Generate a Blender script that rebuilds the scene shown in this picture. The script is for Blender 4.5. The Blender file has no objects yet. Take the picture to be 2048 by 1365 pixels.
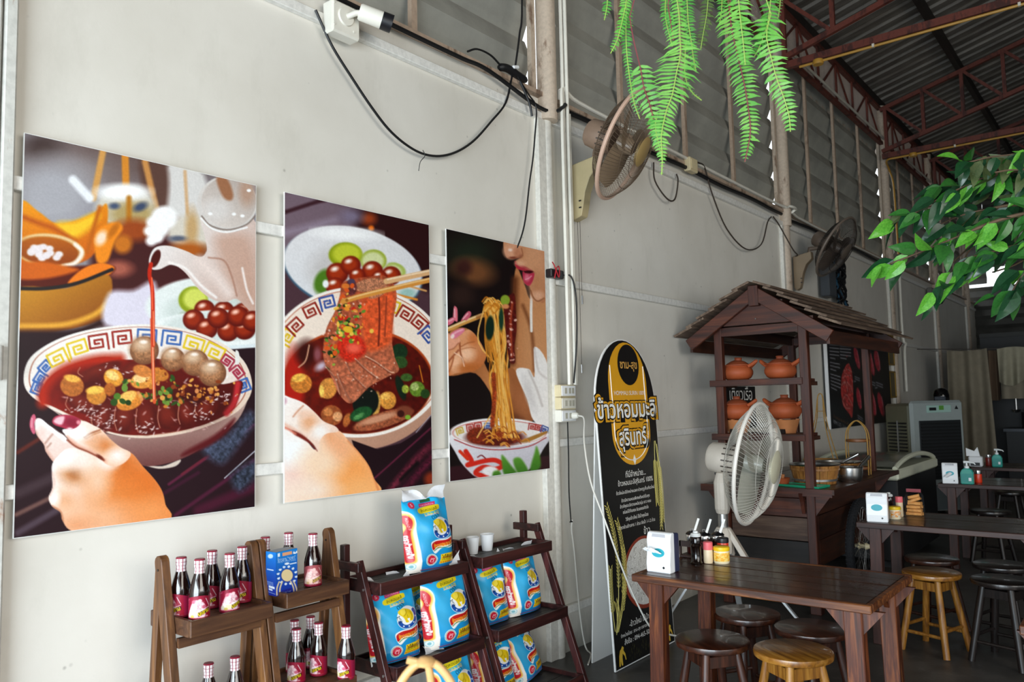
import bpy, bmesh, math, random
import numpy as np
from mathutils import Vector, Matrix
PI = math.pi
SC = bpy.context.scene
COL = SC.collection
RND = random.Random(7)

# ------------------------------------------------------------------ camera
CAM_POS = Vector((2.632, 0.0, 1.40))
CAM_F = 1585.2                       # focal length in pixels of the 2048 px wide frame
YAW, PITCH, ROLL = (math.radians(a) for a in (38.87, 4.5235, -1.2471))
def cam_axes():
    cy, sy, cp, sp = math.cos(YAW), math.sin(YAW), math.cos(PITCH), math.sin(PITCH)
    f = Vector((-sy*cp, cy*cp, sp)); r = Vector((cy, sy, 0)); u = r.cross(f)
    c, s = math.cos(ROLL), math.sin(ROLL)
    return c*r+s*u, -s*r+c*u, f
AX_R, AX_U, AX_F = cam_axes()
cam = bpy.data.cameras.new('camera'); cam.sensor_width = 36.0; cam.lens = CAM_F/2048*36.0
cam.clip_start = 0.05; cam.clip_end = 200
camo = bpy.data.objects.new('camera', cam); COL.objects.link(camo)
camo.matrix_world = Matrix(((AX_R.x, AX_U.x, -AX_F.x, CAM_POS.x), (AX_R.y, AX_U.y, -AX_F.y, CAM_POS.y), (AX_R.z, AX_U.z, -AX_F.z, CAM_POS.z), (0, 0, 0, 1)))
cam.dof.use_dof = True; cam.dof.focus_distance = 3.6; cam.dof.aperture_fstop = 5.6
SC.camera = camo

# ------------------------------------------------------------------ daylight
W = bpy.data.worlds.new('world'); SC.world = W; W.use_nodes = True
wn = W.node_tree.nodes; wl = W.node_tree.links
bg = wn['Background']; bg.inputs['Color'].default_value = (0.90, 0.96, 1.0, 1); bg.inputs['Strength'].default_value = 2.0
def area(name, loc, rot, sx, sy, power, col):
    l = bpy.data.lights.new(name, 'AREA'); l.shape = 'RECTANGLE'; l.size = sx; l.size_y = sy; l.energy = power; l.color = col
    o = bpy.data.objects.new(name, l); COL.objects.link(o); o.location = loc; o.rotation_euler = rot
    return o
# daylight entering the open shop front behind the camera and the open far side of the hall
area('daylight_shop_front', (2.3, -2.9, 1.15), (math.radians(90), 0, 0), 5.4, 2.1, 480, (0.79, 0.91, 1.0))
area('daylight_open_side', (7.4, 0.6, 2.7), (math.radians(90), 0, math.radians(90)), 4.6, 2.6, 200, (1.0, 0.94, 0.85))
SC.view_settings.view_transform = 'Standard'; SC.view_settings.look = 'None'
SC.view_settings.exposure = 0.0; SC.view_settings.gamma = 1.0; SC.view_settings.use_curve_mapping = False
SC.cycles.use_denoising = True
SC.cycles.max_bounces = 8; SC.cycles.diffuse_bounces = 5; SC.cycles.glossy_bounces = 4; SC.cycles.transmission_bounces = 6; SC.cycles.transparent_max_bounces = 8
SC.cycles.sample_clamp_indirect = 6.0

# ------------------------------------------------------------------ materials
def lin(c):
    if isinstance(c, str):
        c = tuple(int(c[i:i+2], 16)/255 for i in (0, 2, 4))
    return tuple(((v/12.92) if v <= 0.04045 else ((v+0.055)/1.055)**2.4) for v in c[:3])
MATS = {}
class NT:
    def __init__(s, m):
        s.m = m; m.use_nodes = True; s.t = m.node_tree; s.n = s.t.nodes; s.l = s.t.links
        s.b = s.n['Principled BSDF']
    def new(s, ty, **kw):
        n = s.n.new(ty)
        for k, v in kw.items(): setattr(n, k, v)
        return n
    def coord(s, scale=(1, 1, 1), kind='Object', rot=(0, 0, 0)):
        c = s.new('ShaderNodeTexCoord'); mp = s.new('ShaderNodeMapping'); mp.inputs['Scale'].default_value = scale; mp.inputs['Rotation'].default_value = rot
        s.l.new(c.outputs[kind], mp.inputs['Vector']); return mp.outputs['Vector']
    def noise(s, vec, scale=5, detail=4, rough=0.55, dist=0.0):
        n = s.new('ShaderNodeTexNoise'); n.inputs['Scale'].default_value = scale; n.inputs['Detail'].default_value = detail
        n.inputs['Roughness'].default_value = rough; n.inputs['Distortion'].default_value = dist
        s.l.new(vec, n.inputs['Vector']); return n.outputs['Fac']
    def ramp(s, fac, stops):
        r = s.new('ShaderNodeValToRGB'); e = r.color_ramp.elements
        while len(e) < len(stops): e.new(0.5)
        for el, (p, c) in zip(e, stops):
            el.position = p; el.color = tuple(c)+(1,) if len(c) == 3 else c
        s.l.new(fac, r.inputs['Fac']); return r.outputs['Color']
    def mix(s, fac, a, b, mode='MIX'):
        n = s.new('ShaderNodeMix', data_type='RGBA', blend_type=mode)
        for sock, v in ((n.inputs[0], fac), (n.inputs[6], a), (n.inputs[7], b)):
            if isinstance(v, (int, float)): sock.default_value = v
            elif isinstance(v, tuple): sock.default_value = v+(1,) if len(v) == 3 else v
            else: s.l.new(v, sock)
        return n.outputs[2]
    def bump(s, h, strength=0.3, dist=0.01):
        b = s.new('ShaderNodeBump'); b.inputs['Strength'].default_value = strength; b.inputs['Distance'].default_value = dist
        s.l.new(h, b.inputs['Height']); s.l.new(b.outputs['Normal'], s.b.inputs['Normal'])
    def set(s, **kw):
        for k, v in kw.items():
            k = {'color': 'Base Color', 'rough': 'Roughness', 'metal': 'Metallic', 'trans': 'Transmission Weight', 'ior': 'IOR', 'coat': 'Coat Weight', 'sheen': 'Sheen Weight', 'spec': 'Specular IOR Level', 'alpha': 'Alpha'}[k]
            i = s.b.inputs[k]
            if hasattr(v, 'is_linked') or hasattr(v, 'links'): s.l.new(v, i)
            elif isinstance(v, tuple): i.default_value = v+(1,) if len(v) == 3 else v
            else: i.default_value = v
def newmat(name):
    m = bpy.data.materials.new(name); MATS[name] = m; return NT(m)
def plain(name, hexcol, rough=0.5, metal=0.0, var=0.0, scale=12, bump=0.0, **kw):
    """a plain coloured surface with a little procedural variation"""
    if name in MATS: return MATS[name]
    t = newmat(name); c = lin(hexcol)
    v = t.coord()
    f = t.noise(v, scale, 5, 0.6)
    if var > 0:
        lo = tuple(max(0, x*(1-var)) for x in c); hi = tuple(min(1, x*(1+var)) for x in c)
        t.set(color=t.ramp(f, [(0.3, lo), (0.7, hi)]))
    else: t.set(color=c)
    t.set(rough=rough, metal=metal, **kw)
    if bump: t.bump(f, bump, 0.004)
    return t.m
def wood(name, dark, mid, light, axis='y', rough=0.45, scale=1.0, wear=None, coat=0.0):
    """stained timber: grain stretched along one axis"""
    if name in MATS: return MATS[name]
    t = newmat(name); st = {'x': (2.2, 30, 30), 'y': (30, 2.2, 30), 'z': (30, 30, 2.2)}[axis]
    v = t.coord(tuple(a*scale for a in st))
    f = t.noise(v, 1.0, 6, 0.62, 0.6)
    v2 = t.coord((3, 3, 3)); f2 = t.noise(v2, 1.0, 3, 0.5)
    col = t.ramp(f, [(0.36, lin(dark)), (0.5, lin(mid)), (0.64, lin(light))])
    col = t.mix(f2, col, tuple(x*0.55 for x in lin(mid)), 'MIX') if wear is None else t.mix(t.ramp(f2, [(0.45, (0, 0, 0)), (0.75, (0.8, 0.8, 0.8))]), col, lin(wear))
    t.set(color=col, rough=rough, coat=coat); t.bump(f, 0.25, 0.002)
    return t.m

# ------------------------------------------------------------------ mesh building
class MB:
    def __init__(s): s.v = []; s.f = []; s.mi = []; s.cur = 0
    def add(s, vs, fs):
        o = len(s.v); s.v += [tuple(p) for p in vs]; s.f += [tuple(i+o for i in f) for f in fs]; s.mi += [s.cur]*len(fs); return s
    def box(s, c, d, rot=None):
        x, y, z = (a/2 for a in d); c = Vector(c)
        vs = [Vector(p) for p in ((-x, -y, -z), (x, -y, -z), (x, y, -z), (-x, y, -z), (-x, -y, z), (x, -y, z), (x, y, z), (-x, y, z))]
        if rot is not None:
            M = rot if isinstance(rot, Matrix) else Matrix.Rotation(rot, 3, 'Z'); vs = [M @ p for p in vs]
        return s.add([p+c for p in vs], [(0, 3, 2, 1), (4, 5, 6, 7), (0, 1, 5, 4), (1, 2, 6, 5), (2, 3, 7, 6), (3, 0, 4, 7)])
    def b2(s, a, b):
        return s.box([(p+q)/2 for p, q in zip(a, b)], [abs(q-p) for p, q in zip(a, b)])
    def bar(s, a, b, w, h=None, up=(0, 0, 1)):
        """rectangular bar from a to b; w across, h along 'up'"""
        a, b = Vector(a), Vector(b); h = h or w; d = (b-a).normalized(); up = Vector(up)
        if abs(d.dot(up)) > 0.98: up = Vector((1, 0, 0)) if abs(d.x) < 0.9 else Vector((0, 1, 0))
        sd = d.cross(up).normalized(); u = sd.cross(d).normalized(); sd *= w/2; u *= h/2
        return s.add([a-sd-u, a+sd-u, a+sd+u, a-sd+u, b-sd-u, b+sd-u, b+sd+u, b-sd+u], [(0, 3, 2, 1), (4, 5, 6, 7), (0, 1, 5, 4), (1, 2, 6, 5), (2, 3, 7, 6), (3, 0, 4, 7)])
    def tube(s, pts, r, n=8, closed=False, cap=True):
        pts = [Vector(p) for p in pts]; m = len(pts); rs = r if isinstance(r, (list, tuple)) else [r]*m
        tang = []
        for i in range(m):
            a = pts[(i-1) % m] if (closed or i > 0) else pts[i]; b = pts[(i+1) % m] if (closed or i < m-1) else pts[i]
            t = (b-a); tang.append(t.normalized() if t.length > 1e-9 else Vector((0, 0, 1)))
        up = Vector((0, 0, 1)) if abs(tang[0].z) < 0.9 else Vector((1, 0, 0))
        u = (up-tang[0]*up.dot(tang[0])).normalized(); rings = []
        for i in range(m):
            u = (u-tang[i]*u.dot(tang[i]))
            u = u.normalized() if u.length > 1e-6 else Vector((1, 0, 0))
            w = tang[i].cross(u)
            rings.append([pts[i]+(u*math.cos(2*PI*k/n)+w*math.sin(2*PI*k/n))*rs[i] for k in range(n)])
        vs = [p for ring in rings for p in ring]; fs = []
        for i in range(m if closed else m-1):
            j = (i+1) % m
            for k in range(n):
                k2 = (k+1) % n; fs.append((i*n+k, i*n+k2, j*n+k2, j*n+k))
        if cap and not closed:
            fs.append(tuple(reversed(range(n)))); fs.append(tuple((m-1)*n+k for k in range(n)))
        return s.add(vs, fs)
    def lathe(s, prof, c=(0, 0, 0), n=24, axis='z', a0=0.0, a1=2*PI, rot=None):
        c = Vector(c); full = abs(a1-a0-2*PI) < 1e-6; cols = n if full else n+1; vs = []
        for k in range(cols):
            a = a0+(a1-a0)*k/n; ca, sa = math.cos(a), math.sin(a)
            for r, z in prof:
                p = Vector((r*ca, r*sa, z)) if axis == 'z' else (Vector((z, r*ca, r*sa)) if axis == 'x' else Vector((r*sa, z, r*ca)))
                if rot is not None: p = rot @ p
                vs.append(p+c)
        m = len(prof); fs = []
        for k in range(n):
            k2 = (k+1) % cols
            for i in range(m-1):
                q = []
                for a_, b_ in ((k, i), (k2, i), (k2, i+1), (k, i+1)):
                    if prof[b_][0] < 1e-9: a_ = k
                    t = a_*m+b_
                    if t not in q: q.append(t)
                if len(q) > 2: fs.append(tuple(q))
        return s.add(vs, fs)
    def poly(s, pts, thick=0.0, nrm=None):
        """flat polygon (3d points) given thickness along its normal"""
        pts = [Vector(p) for p in pts]; n = len(pts)
        if thick == 0: return s.add(pts, [tuple(range(n))])
        if nrm is None:
            nrm = Vector((0, 0, 0))
            for i in range(n): nrm += pts[i].cross(pts[(i+1) % n])
            nrm.normalize()
        q = [p-Vector(nrm)*thick for p in pts]
        return s.add(pts+q, [tuple(range(n)), tuple(n+i for i in reversed(range(n)))]+[(i, n+i, n+(i+1) % n, (i+1) % n) for i in range(n)])
    def xf(s, M, start=0):
        for i in range(start, len(s.v)): s.v[i] = tuple(M @ Vector(s.v[i]))
        return s
    def build(s, name, mat, parent=None, smooth=False, world=True, bevel=0.0, sub=0, autos=None):
        me = bpy.data.meshes.new(name); vs = s.v
        if parent is not None and world:
            Mi = ROOT_INV.get(parent.name)
            if Mi is not None: vs = [tuple(Mi @ Vector(p)) for p in vs]
        me.from_pydata(vs, [], s.f); me.update()
        for m in (mat if isinstance(mat, (list, tuple)) else [mat]): me.materials.append(m)
        if any(s.mi): me.polygons.foreach_set('material_index', s.mi)
        o = bpy.data.objects.new(name, me); COL.objects.link(o)
        if parent is not None:
            o.parent = parent
            if parent.name in ROOT_INV: ROOT_INV[o.name] = ROOT_INV[parent.name]
        if bevel or smooth or sub:
            bm = bmesh.new(); bm.from_mesh(me)
            bmesh.ops.recalc_face_normals(bm, faces=bm.faces)
            if bevel:
                es = [e for e in bm.edges if len(e.link_faces) == 2 and e.calc_face_angle(0) > 0.6]
                bmesh.ops.bevel(bm, geom=es, offset=bevel, segments=1, affect='EDGES', clamp_overlap=True)
            if smooth:
                for f in bm.faces: f.smooth = True
                if autos is not None or True:
                    for e in bm.edges:
                        if len(e.link_faces) == 2 and e.calc_face_angle(0) > (autos or 0.7): e.smooth = False
            bm.to_mesh(me); bm.free()
        if sub:
            md = o.modifiers.new('sub', 'SUBSURF'); md.levels = sub; md.render_levels = sub
        return o
ROOT_INV = {}
def tag(o, label, cat, group=None, kind=None):
    if label: o['label'] = label
    if cat: o['category'] = cat
    if group: o['group'] = group
    if kind: o['kind'] = kind
    return o
def thing(name, label, cat, loc=(0, 0, 0), rz=0.0, group=None, kind=None):
    o = bpy.data.objects.new(name, None); COL.objects.link(o); o.empty_display_size = 0.05
    o.location = loc; o.rotation_euler = (0, 0, rz)
    ROOT_INV[o.name] = (Matrix.Translation(Vector(loc)) @ Matrix.Rotation(rz, 4, 'Z')).inverted()
    return tag(o, label, cat, group, kind)
def struct(name, parent=None):
    o = bpy.data.objects.new(name, None); COL.objects.link(o); o['kind'] = 'structure'; ROOT_INV[o.name] = Matrix.Identity(4); return o
def copy_tree(o, parent=None):
    c = o.copy(); COL.objects.link(c); c.parent = parent
    for ch in list(o.children): copy_tree(ch, c)
    return c
def dup(root, loc, rz=0.0, label=None, group=None, scale=None, rot=None):
    c = copy_tree(root); c.location = loc; c.rotation_euler = rot if rot is not None else (0, 0, rz)
    if scale: c.scale = scale if isinstance(scale, (tuple, list)) else (scale,)*3
    if label: c['label'] = label
    if group: c['group'] = group
    return c
def shared(name, me, parent, loc=(0, 0, 0), rot=(0, 0, 0), scale=(1, 1, 1)):
    """an object that shares its mesh data with alike pieces; loc is world where the parent is a root without rotation"""
    o = bpy.data.objects.new(name, me); COL.objects.link(o); o.parent = parent
    Mi = ROOT_INV.get(parent.name) if parent else None
    o.location = (Mi @ Vector(loc)) if Mi is not None else loc; o.rotation_euler = rot; o.scale = scale; return o
def meshof(mb, name, mat, smooth=False, bevel=0.0):
    o = mb.build(name, mat, smooth=smooth, bevel=bevel); me = o.data; bpy.data.objects.remove(o); return me
def curve_pts(pts, n=8, closed=False):
    """Catmull-Rom through the points"""
    P = [Vector(p) for p in pts]; out = []; m = len(P)
    for i in range(m if closed else m-1):
        p0 = P[(i-1) % m] if (closed or i > 0) else P[0]*2-P[1]; p1 = P[i]; p2 = P[(i+1) % m]; p3 = P[(i+2) % m] if (closed or i+2 < m) else P[-1]*2-P[-2]
        for k in range(n):
            t = k/n; out.append(0.5*((2*p1)+(p2-p0)*t+(2*p0-5*p1+4*p2-p3)*t*t+(3*p1-p0-3*p2+p3)*t**3))
    if not closed: out.append(P[-1])
    return out
# ------------------------------------------------------------------ lettering
def text_mesh(body, size, align='CENTER', thick=0.0, offset=0.0, shear=0.0, space=1.0):
    cu = bpy.data.curves.new('lettering', 'FONT'); cu.body = body; cu.size = size; cu.align_x = align; cu.align_y = 'CENTER'
    cu.extrude = thick; cu.offset = offset; cu.shear = shear; cu.space_character = space; cu.resolution_u = 3
    o = bpy.data.objects.new('lettering', cu); COL.objects.link(o)
    dg = bpy.context.evaluated_depsgraph_get(); me = bpy.data.meshes.new_from_object(o.evaluated_get(dg))
    bpy.data.objects.remove(o); bpy.data.curves.remove(cu); return me
def lettering(name, body, size, mat, parent, M, align='CENTER', offset=0.0, width=None, thick=0.0, height=None, space=1.0):
    """text as a flat printed part; M maps the text plane (x right, y up, z out) to the world; width: scale to that width"""
    me = text_mesh(body, size, align, thick, offset, space=space)
    if len(me.vertices) == 0: return None
    co = np.empty(len(me.vertices)*3, np.float32); me.vertices.foreach_get('co', co); co = co.reshape(-1, 3)
    w = co[:, 0].max()-co[:, 0].min(); sx = width/w if width else 1.0; h = co[:, 1].max()-co[:, 1].min(); sy = height/h if height else (sx if width else 1.0)
    Mi = ROOT_INV.get(parent.name, Matrix.Identity(4)); T = np.array(Mi @ M @ Matrix.Diagonal((sx, sy, 1, 1)))
    co = co @ T[:3, :3].T+T[:3, 3]; me.vertices.foreach_set('co', co.astype(np.float32).ravel()); me.update()
    me.materials.clear(); me.materials.append(mat); me.name = name
    o = bpy.data.objects.new(name, me); COL.objects.link(o); o.parent = parent; return o
# ================================================================== the setting
def m_wall():
    t = newmat('painted_wall'); v = t.coord((1, 1, 1))
    big = t.noise(v, 0.9, 5, 0.6); fine = t.noise(v, 42, 4, 0.7); mid = t.noise(t.coord((1, 2.0, 0.8)), 2.2, 7, 0.68)
    base = t.ramp(big, [(0.3, lin('d8d3c8')), (0.7, lin('ebe7de'))])
    stain = t.ramp(mid, [(0.54, (0, 0, 0)), (0.80, (0.26, 0.26, 0.26))])
    base = t.mix(stain, base, lin('a9a596'))
    vo = t.new('ShaderNodeTexVoronoi'); vo.inputs['Scale'].default_value = 11; t.l.new(t.coord((1, 1, 1)), vo.inputs['Vector'])
    spot = t.ramp(vo.outputs['Distance'], [(0.0, (0.9,)*3), (0.035, (0.6,)*3), (0.095, (0, 0, 0))])
    gate = t.ramp(t.noise(v, 6, 3, 0.6), [(0.50, (0, 0, 0)), (0.62, (0.9, 0.9, 0.9))])
    spot = t.mix(1.0, spot, gate, 'MULTIPLY')
    base = t.mix(spot, base, lin('4f4b42'))
    # splash-back of dirt along the foot of the wall
    sep = t.new('ShaderNodeSeparateXYZ'); t.l.new(t.coord((1, 1, 1)), sep.inputs[0])
    ad = t.new('ShaderNodeMath', operation='MULTIPLY_ADD'); t.l.new(mid, ad.inputs[0]); ad.inputs[1].default_value = 0.55; t.l.new(sep.outputs['Z'], ad.inputs[2])
    foot = t.ramp(ad.outputs[0], [(0.27, (0.75, 0.75, 0.75)), (0.46, (0, 0, 0))])
    base = t.mix(foot, base, lin('8b8a80'))
    t.set(color=base, rough=0.62); t.bump(fine, 0.10, 0.004); return t.m
def m_floor():
    t = newmat('worn_concrete'); v = t.coord()
    a = t.noise(v, 1.6, 6, 0.62); b = t.noise(v, 14, 5, 0.7)
    c = t.ramp(a, [(0.3, lin('2a2927')), (0.52, lin('42403e')), (0.75, lin('625f5b'))])
    c = t.mix(t.ramp(b, [(0.55, (0, 0, 0)), (0.8, (0.5, 0.5, 0.5))]), c, lin('7a7872'))
    t.set(color=c, rough=t.ramp(a, [(0.3, (0.28,)*3), (0.7, (0.52,)*3)])); t.bump(b, 0.15, 0.004); return t.m
def m_rust(name, base, rust, amount=0.55, rough=0.5, scale=7):
    t = newmat(name); v = t.coord((1, 1, 0.35))
    n = t.noise(v, scale, 6, 0.7, 0.4); f = t.noise(t.coord((1, 1, 1)), 40, 3, 0.6)
    c = t.mix(t.ramp(n, [(amount, (0, 0, 0)), (amount+0.09, (0.9, 0.9, 0.9))]), lin(base), lin(rust))
    c = t.mix(t.ramp(f, [(0.35, (0.25,)*3), (0.6, (0, 0, 0))]), c, tuple(x*0.4 for x in lin(base)))
    t.set(color=c, rough=rough); t.bump(n, 0.2, 0.002); return t.m
M_WALL, M_FLOOR = m_wall(), m_floor()
M_WPAINT = m_rust('white_painted_steel', 'e2dfd6', '8a5a3a', 0.68)
M_RAIL = m_rust('clean_white_rail', 'f0eee8', '9a8a78', 0.74)
M_LPOST = m_rust('rusty_white_steel', 'd3d2cb', '9a6236', 0.56, scale=9)
M_CPOST = m_rust('grimy_steel_column', 'cbb9a6', '7a5c48', 0.55, scale=5)
M_BATTEN = m_rust('dusty_batten', 'b7a08c', '6e5746', 0.55, scale=6)
M_TRUSS = m_rust('oxide_red_steel', '6b3327', '3a1c17', 0.52, 0.6, 9)
M_DARKST = plain('dark_steel', '2a2320', 0.6, 0.2, 0.35, 6)
def m_slat():
    t = newmat('fibre_cement_slat'); v = t.coord((1, 1, 1))
    a = t.noise(v, 2.3, 6, 0.62); b = t.noise(t.coord((1, .4, 3)), 3, 4, 0.6)
    c = t.ramp(a, [(0.3, lin('96958e')), (0.7, lin('b5b4ab'))]); c = t.mix(t.ramp(b, [(0.5, (0, 0, 0)), (0.8, (0.35,)*3)]), c, lin('6c6a62'))
    t.set(color=c, rough=0.75)
    tr = t.new('ShaderNodeBsdfTranslucent'); t.l.new(c, tr.inputs['Color'])
    mx = t.new('ShaderNodeMixShader'); mx.inputs[0].default_value = 0.22
    out = [n for n in t.n if n.type == 'OUTPUT_MATERIAL'][0]
    t.l.new(t.b.outputs[0], mx.inputs[1]); t.l.new(tr.outputs[0], mx.inputs[2]); t.l.new(mx.outputs[0], out.inputs['Surface']); return t.m
M_SLAT = m_slat()
def m_roof():
    t = newmat('weathered_zinc_sheet'); a = t.noise(t.coord((0.5, 1.5, 1)), 3, 6, 0.65); b = t.noise(t.coord((1, 8, 1)), 2, 4, 0.6)
    c = t.ramp(a, [(0.3, lin('57524c')), (0.6, lin('7d776f')), (0.8, lin('918a7e'))]); c = t.mix(t.ramp(b, [(0.55, (0, 0, 0)), (0.75, (0.5,)*3)]), c, lin('54382a'))
    t.set(color=c, rough=0.6, metal=0.15); return t.m
M_ROOF = m_roof()
M_GREYWALL = plain('dark_corrugated_sheet', '4a4945', 0.6, 0.2, 0.3, 3)

fl = MB().b2((-0.3, -3.6, -0.12), (9.2, 18.6, 0.0)).build('floor', M_FLOOR); fl['kind'] = 'structure'
WALLX = -0.03
wl_ = MB().b2((-0.09, -3.2, 0.0), (WALLX, 18.2, 3.16)).build('wall_left', M_WALL); wl_['kind'] = 'structure'
# horizontal steel rails on the wall
for i, z in enumerate((0.24, 1.172, 2.10, 3.05)):
    r = MB().b2((WALLX, -3.1, z-0.022), (0.0, 17.9, z+0.022)).build('trim_%d' % (i+1), M_RAIL, bevel=0.003); r['kind'] = 'structure'
led = MB().b2((WALLX-0.07, -3.1, 3.16), (0.012, 17.9, 3.185)).build('trim_5', M_BATTEN); led['kind'] = 'structure'
# upper wall of lapped slats, bay by bay
upw = struct('wall_upper')
def slat_mesh(L):
    # lapped board: top edge inside, bottom edge outside, with an added upper lip that shades the top band
    mb = MB(); pr = [(-0.045, 0.20), (0.0, 0.082), (-0.12, -0.20)]; t = 0.008; vs = []
    for y in (0, L):
        for x, z in pr: vs += [(x, y, z), (x-t, y, z)]
    mb.add(vs, [(0, 6, 8, 2), (2, 8, 10, 4), (1, 3, 9, 7), (3, 5, 11, 9), (0, 1, 7, 6), (4, 10, 11, 5), (0, 2, 3, 1), (2, 4, 5, 3), (6, 7, 9, 8), (8, 9, 11, 10)])
    return meshof(mb, 'louvre_slat', M_SLAT)
BAYS = [(-3.0, 3.60), (3.85, 7.52), (7.86, 11.47), (11.97, 14.36), (14.95, 17.3)]
for y0, y1 in BAYS:
    me = slat_mesh(y1-y0)
    for k in range(6):
        zt = 3.535+0.295*k+RND.uniform(-.006, .006)
        shared('louvre_slat', me, upw, (-0.075+RND.uniform(-.004, .004), y0, zt-0.2), (0, 0, RND.uniform(-.0012, .0012)))
# wooden battens that stiffen the slats
for y in (-0.9, 0.85, 2.61, 4.55, 5.5, 6.4, 8.36, 9.3, 10.31, 12.3, 13.2, 15.2, 16.1):
    MB().b2((-0.062, y-0.019, 3.185), (-0.035, y+0.019, 4.80)).build('batten', M_BATTEN, upw)
# ---------------- roof
roof = struct('ceiling')
RS = 0.268                                   # rise per metre away from the wall
def roof_z(x): return 5.42+RS*x if x < 4.4 else 5.42+RS*4.4-RS*(x-4.4)
def sheet_mesh(xa, xb, L, per):
    prof = []; y = 0
    while y < L-1e-6:
        for dy, dz in ((0, 0), (per*0.58, 0), (per*0.68, 0.032), (per*0.90, 0.032)): prof.append((y+dy, dz))
        y += per
    prof.append((L+0.03, 0)); vs = []; fs = []
    for x in (xa, xb):
        for yy, dz in prof: vs.append((x, yy, roof_z(x)+dz))
    n = len(prof)
    for i in range(n-1): fs.append((i, i+1, n+i+1, n+i))
    return meshof(MB().add(vs, fs), 'roof_sheet', M_ROOF)
shA = sheet_mesh(-0.75, 4.42, 0.80, 0.20); shB = sheet_mesh(4.38, 9.3, 0.80, 0.20)
for k in range(28):
    y = -3.6+0.8*k
    shared('roof_sheet', shA, roof, (0, y, RND.uniform(0, .006))); shared('roof_sheet', shB, roof, (0, y, RND.uniform(0, .006)))
for x in (-0.02, 0.95, 2.05, 3.15, 4.2, 5.3, 6.4, 7.5):
    z = roof_z(x)-0.045
    MB().b2((x-0.03, -3.5, z-0.075), (x+0.03, 18.2, z+0.042)).build('purlin', M_DARKST, roof)
# ---------------- round columns along the wall
def column(n, y, label, x=-0.0, r=0.058):
    t = thing('steel_column', label, 'column', (x, y, 0))
    MB().lathe([(0, 3.03), (r, 3.03), (r, 5.3), (0, 5.3)], (x, y, 0), 20).build('pipe', M_CPOST, t, smooth=True)
    MB().lathe([(0, 0), (r, 0), (r, 3.03), (0, 3.03)], (x-0.045 if n == 1 else x-.02, y, 0), 20).build('pipe', M_WPAINT if n == 1 else M_CPOST, t, smooth=True)
    MB().b2((x-0.05, y-0.115, 3.19), (x-0.02, y-0.075, 4.85)).build('side_strip', M_CPOST, t)
    MB().b2((x-0.05, y+0.066, 3.19), (x-0.02, y+0.082, 4.85)).build('side_strip', M_CPOST, t)
    MB().b2((x-0.03, y-0.10, 0.0), (x+0.004, y+0.03, 3.03)).build('cover_plate', M_WPAINT, t, bevel=0.003)
    
    return t
column(1, 3.64, 'grimy round steel column behind the bundle of white conduits')
column(2, 7.46, 'round steel column rising just above the food cart roof')
column(3, 11.32, 'round steel column right of the far wall fan, a yellow conduit beside it')
column(4, 14.15, 'slim dark steel column beyond the leafy branch, fourth along the wall')
column(5, 16.95, 'last steel column in the dark corner beside the hanging curtain')
# gate post at the left edge of the picture
gp = thing('gate_post', 'rusty white double-tube steel gate post with a hinge at the left edge', 'post', (0.0, 0.85, 0))
MB().b2((-0.02, 0.846, 0), (0.02, 0.884, 4.7)).build('post_tube', M_LPOST, gp, bevel=0.006)
MB().b2((-0.02, 0.800, 0), (0.02, 0.840, 4.7)).build('post_tube', M_LPOST, gp, bevel=0.006)
MB().lathe([(0, 1.50), (0.016, 1.50), (0.016, 1.60), (0, 1.60)], (0.036, 0.845, 0), 12).build('hinge', M_LPOST, gp, smooth=True)
# ---------------- lattice girder with wire mesh along the eave
gd = thing('eave_girder', 'long lattice girder with wire mesh under the eave along the wall', 'girder', (0, 3.6, 4.75))
for z in (4.78, 5.26):
    MB().b2((-0.025, -3.0, z-0.02), (0.025, 18, z+0.02)).build('chord', M_TRUSS, gd)
yy = 3.6; k = 0
while yy < 17.5:
    MB().bar((0, yy, 4.79), (0, yy, 5.25), 0.022, 0.022).build('web_bar', M_TRUSS, gd)
    a, b = (4.79, 5.25) if k % 2 == 0 else (5.25, 4.79)
    MB().bar((0.0, yy+0.02, a), (0.0, yy+0.62, b), 0.018, 0.018, up=(1, 0, 0)).build('web_bar', M_TRUSS, gd)
    yy += 0.64; k += 1
wm = MB()
for i in range(26): wm.b2((-0.035, 3.3, 4.79+i*0.018), (-0.030, 17.6, 4.794+i*0.018))
for i in range(620): wm.b2((-0.034, 3.3+i*0.023, 4.79), (-0.030, 3.304+i*0.023, 5.25))
o = wm.build('wire_mesh', plain('mesh_wire', 'b9aca4', 0.5, 0.1), gd); o['kind'] = 'stuff'
pv = MB().tube([(0.045, 3.4, 4.83), (0.045, 17.4, 4.83)], 0.014, 8).build('white_pipe', plain('old_white_pvc', 'cfc9bb', 0.45, 0, .1), smooth=True)
tag(pv, 'long white pipe running along the bottom of the mesh girder', 'pipe')
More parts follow.
